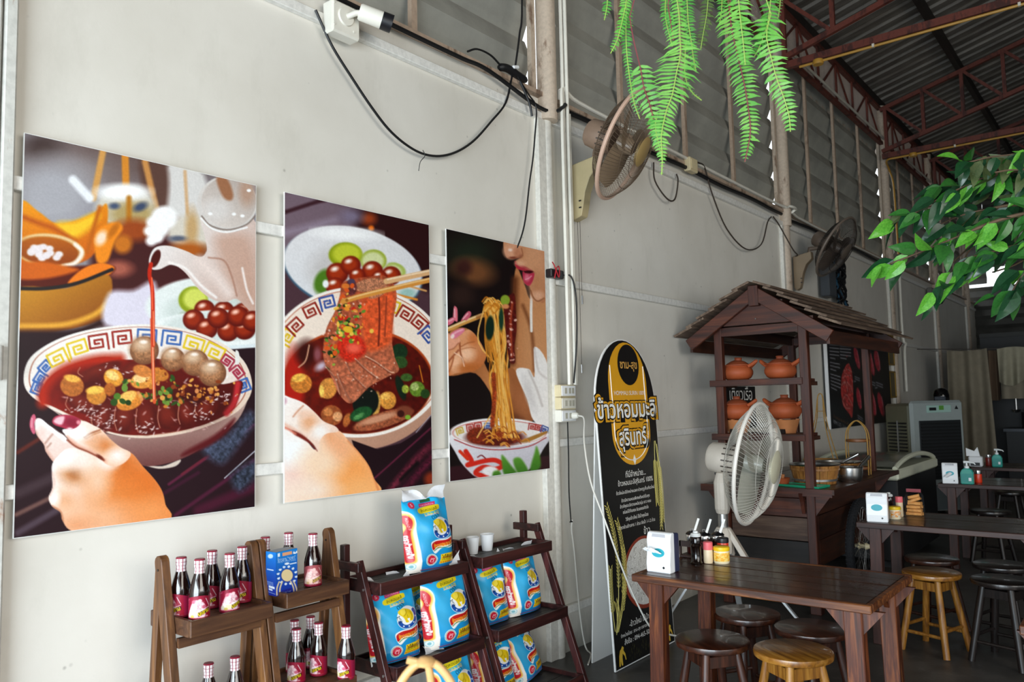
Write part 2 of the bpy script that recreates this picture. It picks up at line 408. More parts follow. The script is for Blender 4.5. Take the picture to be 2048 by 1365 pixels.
# eave sheet outside the girder, coloured pale to look lit through the mesh
def m_eave():
    t = newmat('brightened_eave_sheet'); c = t.ramp(t.noise(t.coord((1, 2, 1)), 3, 5, .6), [(.3, lin('b0a498')), (.7, lin('dcd2c8'))]); t.set(color=c, rough=.6)
    tr = t.new('ShaderNodeBsdfTranslucent'); t.l.new(c, tr.inputs['Color']); mx = t.new('ShaderNodeMixShader'); mx.inputs[0].default_value = .5; out = [n for n in t.n if n.type == 'OUTPUT_MATERIAL'][0]; t.l.new(t.b.outputs[0], mx.inputs[1]); t.l.new(tr.outputs[0], mx.inputs[2]); t.l.new(mx.outputs[0], out.inputs['Surface']); return t.m
ev = MB(); yy = 2.0
while yy < 18:
    ev.add([(-.13, yy, 4.72), (-.13, yy+.10, 4.72), (-.15, yy+.12, 4.72), (-.15, yy+.2, 4.72), (-.13, yy, 5.36), (-.13, yy+.10, 5.36), (-.15, yy+.12, 5.36), (-.15, yy+.2, 5.36)], [(0, 1, 5, 4), (1, 2, 6, 5), (2, 3, 7, 6)]); yy += .2
ev.build('eave_sheet', m_eave(), roof)
# ---------------- roof trusses
def truss(y, label, z0=4.60):
    t = thing('roof_truss', label, 'truss', (0.1, y, z0), group='oxide red roof trusses')
    f = lambda x: RS*x
    MB().bar((0.05, y, z0+f(0.05)), (4.4, y, z0+f(4.4)), 0.045, 0.05).build('bottom_chord', M_TRUSS, t)
    MB().bar((0.05, y, z0+0.56+f(0.05)), (4.4, y, z0+0.56+f(4.4)), 0.045, 0.05).build('top_chord', M_TRUSS, t)
    MB().bar((0.05, y, 4.545), (8.7, y, 4.545), 0.055, 0.065).build('tie_bar', M_TRUSS, t)
    x = 0.11; 
    while x < 4.3:
        MB().bar((x, y, z0+f(x)+0.02), (x, y, z0+0.55+f(x)), 0.04, 0.04).build('web_bar', M_TRUSS, t)
        if x+0.45 < 4.4:
            MB().bar((x+0.03, y, z0+0.545+f(x)), (x+0.42, y, z0+0.03+f(x+0.42)), 0.034, 0.034, up=(0, 1, 0)).build('web_bar', M_TRUSS, t)
        x += 0.452
    return t
truss(7.36, 'nearest red steel roof truss, cut off by the top of the picture')
truss(11.08, 'middle red steel roof truss standing clear against the zinc sheets')
truss(14.1, 'farthest red steel roof truss, half hidden by the leafy branch')
M_YPIPE = plain('yellow_conduit', 'b98a35', 0.45, 0, .1)
def ypipe(y, label, drop=None):
    t = thing('yellow_conduit', label, 'conduit', (0.2, y, 4.5), group='yellow conduits under the tie bars')
    pts = [(0.25, y-0.02, 4.49), (8.4, y-0.02, 4.49)]
    MB().tube(pts, 0.012, 8).build('pipe', M_YPIPE, t, smooth=True)
    MB().lathe([(0, -0.022), (0.045, -0.022), (0.05, 0), (0.045, 0.022), (0, 0.022)], (0.42, y-0.02, 4.485), 14).build('round_box', M_YPIPE, t, smooth=True)
    for x in (0.9, 2.0, 3.1): MB().box((x, y-0.02, 4.495), (0.02, 0.03, 0.03)).build('clip', plain('clip_white', 'd8d2c4', .5), t)
    if drop: MB().tube(curve_pts([(0.25, y-0.02, 4.49), (0.10, y-0.01, 4.48), (0.07, y+0.25, 4.40), (0.07, y+0.42, 4.2), (0.07, y+0.45, 3.3)], 5), 0.012, 8).build('drop_pipe', M_YPIPE, t, smooth=True)
ypipe(7.36, 'yellow conduit with a round box under the nearest truss')
ypipe(11.08, 'yellow conduit bending down the column under the middle truss', True)
# ---------------- far end, right side and shop front
bw = struct('wall_back')
MB().b2((-0.3, 17.9, 0), (9.2, 18.1, 2.35)).build('block_wall', M_GREYWALL, bw)
def corr(name, x0, x1, z0, z1, y):
    mb = MB(); n = int((z1-z0)/0.19)
    for i in range(n):
        z = z0+i*0.19; mb.add([(x0, y, z), (x1, y, z), (x1, y+0.05, z+0.12), (x0, y+0.05, z+0.12), (x1, y, z+0.19), (x0, y, z+0.19)], [(0, 1, 2, 3), (3, 2, 4, 5)])
    return mb.build(name, M_GREYWALL, bw)
corr('corrugated_sheet', 0.2, 9.2, 2.35, 3.55, 17.9)
corr('corrugated_sheet', 0.54, 9.2, 3.55, 6.6, 17.9)
corr('corrugated_sheet', -.4, .22, 3.55, 6.6, 17.9); corr('corrugated_sheet', .22, .54, 3.86, 6.6, 17.9); corr('corrugated_sheet', -.4, .2, 2.35, 3.55, 17.9)
rw = MB().b2((8.9, -3.2, 0), (9.0, 18.2, 0.9)).build('wall_right_blocker', M_WALL); rw['kind'] = 'structure'  # unseen right side, added and left partly open to control the light
rw2 = MB().b2((8.9, 5.5, 0.9), (9.0, 18.2, 5.4)).build('wall_right_blocker', M_GREYWALL); rw2['kind'] = 'structure'
rw3 = MB().b2((8.9, -3.2, 2.9), (9.0, 5.5, 5.4)).build('wall_right_blocker', M_GREYWALL); rw3['kind'] = 'structure'
fw = MB().b2((-0.1, -3.25, 2.9), (9.0, -3.15, 6.7)).build('wall_front', M_GREYWALL); fw['kind'] = 'structure'
gr = MB().b2((-14, -30, -0.25), (30, 40, -0.13)).build('ground', plain('ground_outside', '8f8b7c', .9, 0, .3, .4)); tag(gr, None, None, kind='structure')
# ================================================================== printed pictures (colour stored on the print's own vertices)
def srgb_lin(a): return np.where(a <= 0.04045, a/12.92, ((a+0.055)/1.055)**2.4)
def hx(c): return np.array([int(c[i:i+2], 16)/255 for i in (0, 2, 4)], np.float32)
class Art:
    """a small painter; the canvas is a skewed quad (corner order TL, TR, BR, BL) in drawing units"""
    def __init__(s, nw, nh, q, ss=2, bgc='808080', seed=1):
        s.nw, s.nh, s.ss = nw, nh, ss; Wd, Hd = nw*ss, nh*ss
        A = []; b = []
        for (u, v), (x, y) in zip(((0, 0), (1, 0), (1, 1), (0, 1)), q):
            A += [[u, v, 1, 0, 0, 0, -u*x, -v*x], [0, 0, 0, u, v, 1, -u*y, -v*y]]; b += [x, y]
        h = np.append(np.linalg.solve(np.array(A, float), np.array(b, float)), 1).reshape(3, 3); s.Hi = np.linalg.inv(h)
        u, v = np.meshgrid((np.arange(Wd)+.5)/Wd, (np.arange(Hd)+.5)/Hd); w = h[2, 0]*u+h[2, 1]*v+1
        s.X = ((h[0, 0]*u+h[0, 1]*v+h[0, 2])/w).astype(np.float32); s.Y = ((h[1, 0]*u+h[1, 1]*v+h[1, 2])/w).astype(np.float32)
        s.img = np.empty((Hd, Wd, 3), np.float32); s.img[:] = hx(bgc); s.o = (0, 0, 1.0); s.cm = None; s.rs = np.random.RandomState(seed)
    def base(s, ox, oy, k): s.o = (ox, oy, k)
    def P(s, pts): return np.array([(s.o[0]+x/s.o[2], s.o[1]+y/s.o[2]) for x, y in pts], np.float32)
    def win(s, lo, hi):
        c = np.array([(lo[0], lo[1], 1), (hi[0], lo[1], 1), (hi[0], hi[1], 1), (lo[0], hi[1], 1)]) @ s.Hi.T; c = c[:, :2]/c[:, 2:]
        H, Wd = s.img.shape[:2]; a = np.floor(c.min(0)*(Wd, H)).astype(int)-1; b = np.ceil(c.max(0)*(Wd, H)).astype(int)+2
        return slice(max(0, a[1]), max(0, min(H, b[1]))), slice(max(0, a[0]), max(0, min(Wd, b[0])))
    def put(s, w, m, col, a=1.0, col2=None, ang=90, tex=0.0, ts=6.0):
        if m.size == 0: return
        m = np.clip(m, 0, 1)*a; c = hx(col)
        if s.cm is not None: m = m*s.cm[w]
        X, Y = s.X[w], s.Y[w]
        if col2 is not None:
            d = X*math.cos(math.radians(ang))+Y*math.sin(math.radians(ang)); k = m > .02
            lo, hi = (d[k].min(), d[k].max()) if k.any() else (0, 1)
            t = np.clip((d-lo)/(hi-lo+1e-6), 0, 1)[..., None]; c = c*(1-t)+hx(col2)*t
        else: c = np.broadcast_to(c, X.shape+(3,))
        if tex: c = np.clip(c*(1+tex*(s.noise(X, Y, ts)-.5)[..., None]*2), 0, 1)
        s.img[w] = s.img[w]*(1-m[..., None])+c*m[..., None]
    def clip(s, pts=None, soft=4):
        if pts is None: s.cm = None; return
        p = s.cat(s.P(pts), True); sf = max(soft/s.o[2], .7); w = s.win(p.min(0)-sf, p.max(0)+sf); s.cm = np.zeros(s.X.shape, np.float32); s.cm[w] = np.clip(.5-s.seg(p, w, True)/sf, 0, 1)
    def noise(s, X, Y, sc):
        tot = 0; amp = .5
        for o in range(3):
            x, y = X/sc*2**o, Y/sc*2**o; xi, yi = np.floor(x).astype(np.int64), np.floor(y).astype(np.int64); fx, fy = x-xi, y-yi
            fx, fy = fx*fx*(3-2*fx), fy*fy*(3-2*fy)
            hsh = lambda i, j: (np.abs(np.sin((i*127.1+j*311.7+o*17.3)))*43758.5453) % 1.0
            tot = tot+amp*((hsh(xi, yi)*(1-fx)+hsh(xi+1, yi)*fx)*(1-fy)+(hsh(xi, yi+1)*(1-fx)+hsh(xi+1, yi+1)*fx)*fy); amp *= .5
        return (tot/.875).astype(np.float32)
    def ell(s, cx, cy, rx, ry, col, rot=0, soft=6, **kw):
        k = s.o[2]; c = s.P([(cx, cy)])[0]; rx, ry, sf = rx/k, ry/k, max(soft/k, .7); R = max(rx, ry)+sf
        w = s.win(c-R, c+R); dx, dy = s.X[w]-c[0], s.Y[w]-c[1]; ca, sa = math.cos(rot), math.sin(rot)
        a, b = (dx*ca+dy*sa)/rx, (-dx*sa+dy*ca)/ry; d = (np.sqrt(a*a+b*b)-1)*min(rx, ry); s.put(w, .5-d/sf, col, **kw)
    def seg(s, pts, w, closed):
        X, Y = s.X[w], s.Y[w]; best = np.full(X.shape, 1e9, np.float32); odd = np.zeros(X.shape, bool); n = len(pts)
        for i in range(n if closed else n-1):
            (ax, ay), (bx, by) = pts[i], pts[(i+1) % n]; ex, ey = bx-ax, by-ay; L = ex*ex+ey*ey+1e-9
            t = np.clip(((X-ax)*ex+(Y-ay)*ey)/L, 0, 1); best = np.minimum(best, (X-ax-t*ex)**2+(Y-ay-t*ey)**2)
            if closed: odd ^= ((ay > Y) != (by > Y)) & (X < ex*(Y-ay)/(ey if abs(ey) > 1e-9 else 1e-9)+ax)
        d = np.sqrt(best); return np.where(odd, -d, d) if closed else d
    def cat(s, p, closed, n=5):
        return np.array([tuple(v)[:2] for v in curve_pts([(x, y, 0) for x, y in p], n, closed)], np.float32)
    def poly(s, pts, col, soft=4, sm=True, **kw):
        p = s.P(pts); p = s.cat(p, True) if sm else p; sf = max(soft/s.o[2], .7); w = s.win(p.min(0)-sf, p.max(0)+sf)
        s.put(w, .5-s.seg(p, w, True)/sf, col, **kw)
    def line(s, pts, wd, col, soft=3, sm=True, **kw):
        p = s.P(pts); p = s.cat(p, False) if (sm and len(pts) > 2) else p; sf = max(soft/s.o[2], .7); r = wd/2/s.o[2]; w = s.win(p.min(0)-sf-r, p.max(0)+sf+r)
        s.put(w, .5-(s.seg(p, w, False)-r)/sf, col, **kw)
    def ball(s, x, y, r, dark, mid, hi, soft=5, hl=(-.25, -.4)):
        s.ell(x, y, r, r*.95, dark, soft=soft); s.ell(x-.08*r, y-.1*r, r*.75, r*.7, mid, soft=r*.5); s.ell(x+hl[0]*r, y+hl[1]*r, r*.32, r*.2, hi, soft=r*.25, rot=-.3)
    def key(s, x, y, w, h, col, rot=0, flip=1, lw=10, shear=0):
        """one square spiral of the fret round a noodle bowl"""
        pts = [(-.5, .5), (-.5, -.5), (.5, -.5), (.5, .32), (-.22, .32), (-.22, -.18), (.22, -.18), (.22, .06), (-.02, .06)]
        ca, sa = math.cos(rot), math.sin(rot); q = []
        for a, b in pts:
            a, b = a*w*flip, b*h; a += shear*b; q.append((x+a*ca-b*sa, y+a*sa+b*ca))
        s.line(q, lw, col, sm=False, soft=3)
    def bits(s, pts, n, rmin, rmax, cols, spread, soft=3, a=1.0, asp=.6):
        for i in range(n):
            x, y = pts[s.rs.randint(len(pts))]; x += s.rs.normal(0, spread[0]); y += s.rs.normal(0, spread[1]); r = s.rs.uniform(rmin, rmax)
            s.ell(x, y, r, r*s.rs.uniform(asp*.7, 1), cols[s.rs.randint(len(cols))], rot=s.rs.uniform(0, 3), soft=soft, a=a)
    def text(s, body, cx, cy, wd, ht, col, rot=0.0, shear=0.0, bold=0.0, a=1.0):
        me = text_mesh(body, 1.0, offset=bold); me.calc_loop_triangles(); n = len(me.loop_triangles)
        if n == 0: return
        co = np.array([v.co[:2] for v in me.vertices], np.float32); tr = np.array([t.vertices[:] for t in me.loop_triangles]); bpy.data.meshes.remove(me)
        lo, hi = co.min(0), co.max(0); co = (co-(lo+hi)/2)/(hi-lo)*(wd, -ht); co[:, 0] += shear*co[:, 1]; c, sn = math.cos(rot), math.sin(rot)
        co = s.P([(cx+x*c-y*sn, cy+x*sn+y*c) for x, y in co]); w = s.win(co.min(0)-1, co.max(0)+1); X, Y = s.X[w], s.Y[w]; m = np.zeros(X.shape, bool)
        if m.size == 0: return
        for t in tr:
            (ax, ay), (bx, by), (qx, qy) = co[t]; e0 = (bx-ax)*(Y-ay)-(by-ay)*(X-ax); e1 = (qx-bx)*(Y-by)-(qy-by)*(X-bx); e2 = (ax-qx)*(Y-qy)-(ay-qy)*(X-qx)
            m |= ((e0 >= 0) & (e1 >= 0) & (e2 >= 0)) | ((e0 <= 0) & (e1 <= 0) & (e2 <= 0))
        s.put(w, m.astype(np.float32), col, a=a)
    def grain(s, amt=.03): s.img = np.clip(s.img*(1+amt*(s.noise(s.X, s.Y, 2.2)-.5)[..., None]*2), 0, 1)
    def out(s):
        k = s.ss; return s.img.reshape(s.nh, k, s.nw, k, 3).mean((1, 3))
def m_print(name, rough=0.38):
    t = newmat(name); a = t.new('ShaderNodeAttribute'); a.attribute_name = 'print'; t.set(color=a.outputs['Color'], rough=rough, spec=0.25); return t.m
M_PRINT = m_print('glossy_photo_print'); M_PAPER = plain('white_board_edge', 'e9e9e6', .5)
def print_grid(name, img, parent, org, du, dv, mat=None):
    """grid of the picture; org = top left corner, du / dv = full width / height vectors"""
    H, Wd = img.shape[:2]; org, du, dv = (np.array(v, float) for v in (org, du, dv))
    # cell centres hold the colours; stretch the outer ring to the edge
    us = (np.arange(Wd)+.5)/Wd; vs = (np.arange(H)+.5)/H; us[0] = vs[0] = 0; us[-1] = vs[-1] = 1
    co = org+us[None, :, None]*du+vs[:, None, None]*dv
    Mi = ROOT_INV.get(parent.name)
    if Mi is not None: M4 = np.array(Mi); co = co @ M4[:3, :3].T+M4[:3, 3]
    idx = np.arange(H*Wd).reshape(H, Wd); f = np.stack([idx[:-1, :-1], idx[1:, :-1], idx[1:, 1:], idx[:-1, 1:]], -1).reshape(-1, 4)
    me = bpy.data.meshes.new(name); me.vertices.add(H*Wd); me.vertices.foreach_set('co', co.astype(np.float32).ravel())
    me.loops.add(f.size); me.loops.foreach_set('vertex_index', f.ravel().astype(np.int32)); me.polygons.add(len(f)); me.polygons.foreach_set('loop_start', np.arange(0, f.size, 4, dtype=np.int32)); me.update(calc_edges=True)
    ca = me.color_attributes.new('print', 'FLOAT_COLOR', 'POINT'); c = np.ones((H*Wd, 4), np.float32); c[:, :3] = srgb_lin(img.reshape(-1, 3)); ca.data.foreach_set('color', c.ravel())
    me.materials.append(mat or M_PRINT); o = bpy.data.objects.new(name, me); COL.objects.link(o); o.parent = parent; return o

def art_pour():
    a = Art(320, 510, [(47, 265), (510, 372), (509, 1016), (25, 1076)], bgc='8f8b92', seed=3)
    a.base(0, 260, 3.25)
    a.ell(900, 150, 600, 200, '5b443f', soft=200); a.ell(270, 130, 130, 100, '3a2a28', soft=120); a.ell(480, 250, 330, 120, '8d8484', soft=160, a=.8)
    a.ell(330, 420, 260, 210, 'a9a8ae', soft=200); a.poly([(1080, 230), (1320, 290), (1310, 620), (1060, 560)], 'dcd9d6', soft=40); a.poly([(900, 200), (1075, 235), (1070, 520), (960, 500)], '5c3f36', soft=40)
    a.line([(660, 140), (600, 440)], 42, 'd39a52', soft=16); a.line([(805, 170), (812, 400)], 46, 'd8892c', soft=14); a.line([(935, 205), (1005, 500)], 40, 'c98c4c', soft=18); a.line([(1195, 270), (1215, 600)], 22, 'd4ae84', soft=14)
    a.line([(465, 320), (575, 440)], 56, 'eceef3', soft=24)
    a.poly([(640, 560), (1060, 540), (1330, 800), (1330, 1260), (640, 1260)], '43191a', soft=60)
    a.ell(810, 500, 195, 140, 'd3cdbf', soft=40); a.ell(850, 545, 150, 80, 'b39c66', soft=60); a.ell(790, 400, 170, 52, 'fdfdfd', soft=40); a.ell(735, 492, 34, 20, '47546f', soft=22); a.ell(905, 498, 46, 26, '3d4a66', soft=26, rot=-.4); a.line([(830, 440), (830, 640)], 34, 'b8761e', soft=22); a.ell(860, 650, 130, 70, '9c4416', soft=60)
    a.ell(1240, 660, 165, 110, 'd8d0c2', soft=40); a.ell(1150, 705, 60, 18, '585f70', soft=18); a.ell(1240, 640, 40, 120, 'bf8f4c', soft=40, a=.7); a.ell(1220, 780, 120, 50, 'b05a1a', soft=50)
    for x, y, r in ((1060, 570, 85), (985, 600, 42), (965, 655, 38), (1010, 690, 50), (975, 720, 35), (1030, 640, 60)): a.ell(x, y, r, r*.9, 'fbfaf9', soft=26)
    a.ell(760, 900, 90, 50, 'a85a48', soft=50); a.ell(790, 740, 60, 60, 'c8701c', soft=40)
    # folded orange leaf and its bowl
    a.poly([(120, 470), (240, 525), (350, 600), (480, 585), (620, 525), (685, 478), (690, 600), (650, 720), (560, 840), (350, 890), (120, 880)], 'f39c10', soft=14, col2='c8580a', ang=80)
    a.poly([(360, 605), (480, 590), (600, 540), (640, 560), (560, 650), (450, 700)], 'f8c52a', soft=50); a.line([(140, 560), (240, 600), (350, 640), (480, 720)], 30, 'b9530c', soft=30); a.line([(640, 500), (600, 640), (560, 790)], 26, 'c0600c', soft=24)
    a.poly([(610, 680), (680, 610), (760, 600), (790, 640), (740, 720), (690, 850), (620, 850)], 'f08a1a', soft=20); a.ell(650, 700, 34, 50, 'fbdcc0', soft=30, rot=.5); a.ell(730, 650, 22, 60, 'c26a10', soft=20, rot=.6)
    a.ell(315, 780, 225, 110, 'e8c48c', soft=12, rot=.12); a.ell(305, 782, 205, 92, 'b8600f', soft=14, rot=.12, col2='8a3a0a'); a.line([(480, 740), (525, 790), (480, 860), (400, 880)], 24, 'f6eadc', soft=16)
    for i in range(16): a.ell(285+a.rs.uniform(-95, 95), 785+a.rs.uniform(-45, 50), 26, 20, 'e9dfe0', soft=12)
    a.poly([(110, 880), (300, 890), (500, 880), (720, 880), (720, 930), (560, 1000), (110, 1030)], '551407', soft=20); a.poly([(110, 870), (250, 850), (420, 880), (500, 910), (300, 960), (110, 960)], 'cf5f10', soft=24)
    a.poly([(430, 1000), (520, 905), (640, 862), (735, 890), (690, 945), (560, 985)], 'f07c18', soft=12)
    a.poly([(100, 1030), (420, 1025), (700, 940), (700, 1170), (620, 1245), (380, 1305), (100, 1325)], 'cc8d24', soft=12, col2='8c4a12', ang=60)
    a.line([(100, 1025), (300, 1025), (500, 990), (720, 905)], 24, '1f1a1a', soft=8); a.line([(100, 1270), (400, 1262), (600, 1200), (695, 1120)], 34, 'e3a235', soft=24); a.line([(100, 1335), (420, 1330), (690, 1235)], 40, '2a1212', soft=30)
    a.poly([(700, 1060), (860, 1040), (1000, 990), (1010, 1260), (680, 1270)], 'ddd7e6', soft=40)
    # side plate with lime and glazed balls
    a.ell(1360, 1150, 420, 195, 'e6ece9', soft=16); a.ell(1400, 1180, 330, 140, 'cfd9d4', soft=40); a.ell(1250, 1105, 96, 88, '8fa01c', soft=12); a.ell(1262, 1098, 76, 68, 'd4dc62', soft=24); a.ell(1200, 1260, 60, 70, '7c8c5a', soft=30)
    for x, y in ((1270, 1240), (1325, 1170), (1450, 1180), (1580, 1190), (1345, 1300), (1480, 1295), (1600, 1300), (1660, 1220)): a.ball(x, y, 68, '5c0d05', '9a2a0c', 'ffd9c8', soft=10)
    # teapot
    body = [(1280, 520), (1310, 600), (1400, 660), (1540, 660), (1660, 610), (1660, 1180), (1600, 1160), (1535, 1100), (1460, 1120), (1380, 1105), (1290, 1040), (1190, 920), (1110, 875), (1030, 905), (975, 900), (962, 840), (1000, 765), (1090, 752), (1200, 785), (1290, 825), (1330, 800), (1335, 740)]
    a.poly(body, 'ece6e3', soft=5, col2='c8a596', ang=35); a.poly([(1400, 700), (1600, 690), (1655, 900), (1655, 1150), (1560, 1090), (1450, 900)], 'c59c88', soft=90, a=.75)
    a.line([(1290, 850), (1400, 960), (1480, 1060)], 60, 'ead8d0', soft=60); a.line([(1090, 860), (1200, 900), (1300, 1010), (1400, 1090)], 16, 'f6eeea', soft=12); a.line([(1350, 830), (1450, 850), (1500, 950), (1535, 1080)], 8, 'a87864', soft=12); a.line([(1570, 900), (1600, 1040), (1640, 1130)], 14, 'f3e6e0', soft=10)
    a.ell(1470, 480, 195, 182, 'd9d3ce', soft=5); a.ell(1480, 470, 178, 165, 'b9aca4', soft=6, col2='d9cfc8', ang=120); a.ell(1400, 520, 90, 70, 'dcd6d2', soft=70); a.line([(1305, 560), (1360, 620), (1470, 650), (1590, 620), (1655, 560)], 10, '8a7a72', soft=6); a.line([(1300, 575), (1370, 640), (1470, 665), (1600, 635)], 12, 'f7f4f2', soft=5)
    a.poly([(1400, 315), (1470, 320), (1510, 420), (1490, 460), (1440, 430)], 'a06c4c', soft=20); a.ell(1600, 400, 50, 90, 'b99884', soft=50)
    for x, y in ((1515, 548), (1570, 560), (1612, 395), (1360, 545)): a.ell(x, y, 14, 10, 'ffffff', soft=6)
    a.ell(1005, 835, 28, 60, '4a0c06', rot=.35, soft=6); a.line([(975, 870), (965, 940), (985, 1060), (988, 1370)], 26, 'c3240c', soft=5); a.line([(980, 960), (990, 1370)], 8, 'ff6a42', soft=4)
    # lower part: the bowl of noodles in a hand
    a.base(0, 640, 3.033)
    a.poly([(60, 60), (700, 60), (1100, 60), (1600, 140), (1600, 1365), (60, 1365)], '251017', soft=40, sm=False)
    for p, wd, c in (([(100, 1050), (300, 960), (360, 930)], 60, '3c2a30'), ([(90, 1180), (420, 1020)], 26, '6a4a44'), ([(100, 1290), (380, 1130)], 40, '4a3a44'), ([(1020, 1000), (1540, 640)], 16, '5c1c38'), ([(1060, 1190), (1540, 860)], 22, '4c1830'), ([(1200, 1160), (1560, 1010)], 60, '451428'), ([(1360, 965), (1545, 800)], 6, 'b9b9c4'), ([(1100, 940), (1300, 800)], 14, '6a2030'), ([(950, 1080), (1200, 930)], 20, '3a1226'), ([(100, 800), (260, 700)], 24, '5a2018')): a.line(p, wd, c, soft=wd*.6)
    a.poly([(1220, 780), (1380, 700), (1500, 560), (1545, 620), (1450, 760), (1340, 880)], '3d4356', soft=50, tex=.6, ts=5); a.poly([(1400, 950), (1540, 860), (1545, 960), (1450, 1050)], '343a4a', soft=50, tex=.7, ts=5)
    # side items by the bowl
    a.ell(1330, 60, 420, 118, 'eef2f0', soft=10); a.ell(1330, 40, 340, 90, 'd5deda', soft=20)
    for x, y in ((1170, 0), (1250, 55), (1380, 70), (1480, 60), (1320, -10), (1440, -20), (1530, 10)): a.ball(x, y, 66, '5c0d05', '9a2a0c', 'ffc9b4', soft=8)
    a.line([(1150, 138), (1330, 168), (1545, 160)], 22, 'dfe9ec', soft=8)
    a.poly([(870, 880), (980, 890), (1090, 850), (1060, 890), (960, 905)], 'd7c7b9', soft=6)
    a.poly([(250, 500), (480, 640), (700, 700), (900, 715), (1150, 680), (1400, 580), (1500, 470), (1440, 610), (1280, 740), (1100, 845), (900, 890), (780, 850), (650, 780)], 'dcc6b6', soft=6, col2='6b3a38', ang=85)
    a.poly([(1120, 800), (1300, 700), (1420, 600), (1380, 680), (1260, 770), (1110, 830)], '5a1418', soft=24)
    rim = [(135, 350), (165, 240), (255, 160), (400, 92), (600, 45), (870, 25), (1130, 58), (1330, 135), (1475, 250), (1527, 395), (1490, 505), (1380, 595), (1150, 682), (900, 718), (700, 700), (500, 632), (280, 525), (165, 440)]
    a.poly(rim, 'f3efe9', soft=4, col2='e6cdb8', ang=70)
    sc = lambda f, cx=835, cy=350: [(cx+(x-cx)*f, cy+(y-cy)*f) for x, y in rim]
    a.poly(sc(.955), 'a8573c', soft=4); a.poly(sc(.945), 'f4eee8', soft=4, col2='ead8cc', ang=60)
    K = [(238, 350, 'b', -1.0), (268, 285, 'b', -.8), (345, 232, 'y', -.45), (465, 172, 'y', -.3), (592, 135, 'r', -.15), (735, 112, 'r', -.1), (885, 105, 'b', .05), (1035, 115, 'b', .12), (1170, 155, 'y', .3), (1295, 200, 'y', .45), (1375, 255, 'm', .6), (1435, 320, 'm', .9), (1478, 400, 'b', 1.2), (218, 410, 'b', -1.2)]
    kc = dict(b='3f68ad', y='e3c326', r='9c2a20', m='a8344a')
    for i, (x, y, c, r) in enumerate(K):
        w, h = (112, 92) if 300 < x < 1320 else (70, 62); a.key(x, y, w, h, kc[c], r, 1 if i % 2 else -1, 13)
    soup = [(232, 480), (262, 385), (345, 305), (520, 240), (640, 222), (760, 240), (950, 235), (1150, 285), (1320, 390), (1465, 375), (1440, 490), (1385, 570), (1180, 655), (900, 698), (700, 688), (520, 618), (330, 530)]
    a.poly(soup, '8a160a', soft=5, col2='4c0a08', ang=20, tex=.12, ts=14); a.line([(250, 500), (270, 400), (380, 300), (560, 245), (720, 235)], 60, 'b4240c', soft=50); a.line([(1440, 390), (1420, 500), (1370, 570)], 36, 'c02a30', soft=20)
    a.ell(560, 420, 200, 110, '3c0806', soft=120, a=.7); a.ell(1150, 520, 190, 110, '380a08', soft=120, a=.75)
    for x, y, w, h, r in ((620, 590, 80, 95, .3), (755, 590, 75, 100, .15), (885, 600, 75, 100, 0), (1015, 580, 70, 95, -.15), (1130, 570, 60, 80, -.4), (1250, 540, 80, 50, -.6), (500, 500, 120, 60, .5), (820, 300, 130, 50, -.4), (600, 310, 150, 40, -.35)):
        a.ell(x, y, w, h, '571009', rot=r, soft=14, tex=.15, ts=9); a.ell(x-w*.15, y-h*.1, w*.55, h*.6, '7c2416', rot=r, soft=40, a=.8); a.line([(x-w*.8, y-h*.6), (x-w*.9, y+h*.2), (x-w*.7, y+h*.8)], 5, 'c07a64', soft=4)
    for i in range(90): a.ell(a.rs.uniform(380, 1380), a.rs.uniform(330, 680), a.rs.uniform(4, 18), a.rs.uniform(2, 6), 'e3b3b0' if i % 3 else 'ffffff', rot=a.rs.uniform(-1, 1), soft=6, a=.6)
    for i in range(150):
        cx, cy = [(600, 560), (640, 620), (880, 660), (1210, 570), (700, 300), (480, 540), (1340, 480)][i % 7]; a.ell(cx+a.rs.normal(0, 40), cy+a.rs.normal(0, 22), a.rs.uniform(3, 13), a.rs.uniform(2, 4), 'fff0ee', rot=a.rs.uniform(-1.2, .4), soft=4, a=.75)
    for x, y, r in ((870, 185, 88), (1045, 242, 74), (1180, 262, 82), (1285, 325, 84)):
        a.ell(x, y, r, r*.98, '6d3f28', soft=5); a.ell(x-8, y-8, r*.9, r*.85, 'a4714c', soft=r*.5, tex=.3, ts=3); a.ell(x-15, y-35, r*.55, r*.4, 'dcbb9b', soft=r*.5); a.ell(x-5, y-52, r*.25, r*.12, 'fff2e6', soft=10)
    for x, y, w, h, r, c in ((430, 398, 72, 64, .2, 'b7672a'), (430, 352, 50, 22, .2, 'f0b04a'), (682, 350, 60, 52, .5, 'e79a34'), (675, 335, 42, 26, .5, 'ffd27a'), (578, 455, 60, 58, .3, 'cd8230'), (570, 425, 56, 24, -.1, 'f8c050'), (660, 420, 34, 40, 0, 'b35f22'), (780, 490, 85, 55, -.35, 'd8832f'), (765, 470, 60, 34, -.5, 'fbbf5e'), (870, 365, 85, 50, -.2, 'e0903a'), (850, 350, 50, 30, -.2, 'ffd08a'), (960, 330, 60, 40, .3, 'c97a2e'), (860, 310, 60, 36, .3, 'd5803a')): a.ell(x, y, w, h, c, rot=r, soft=8, tex=.2, ts=3)
    a.bits([(760, 385), (880, 470), (990, 440), (1060, 385), (700, 480), (1040, 490), (960, 480)], 40, 8, 26, ['2c4d18', '4f7a26', '1f3a14', '6c8f36'], (28, 16), asp=.4); a.bits([(1120, 450), (950, 380), (1230, 440), (880, 430), (1320, 490)], 90, 5, 17, ['c87a2c', 'e2a04c', '8a3a14', 'd98a50'], (70, 40))
    a.line([(915, -5), (920, 200), (932, 500)], 20, 'd8552c', soft=4); a.line([(918, 20), (928, 480)], 6, 'ffb38e', soft=3)
    a.poly([(1425, 190), (1445, 200), (1450, 260), (1425, 270)], 'e8e6e0', soft=5)
    a.base(30, 810, 3.447)
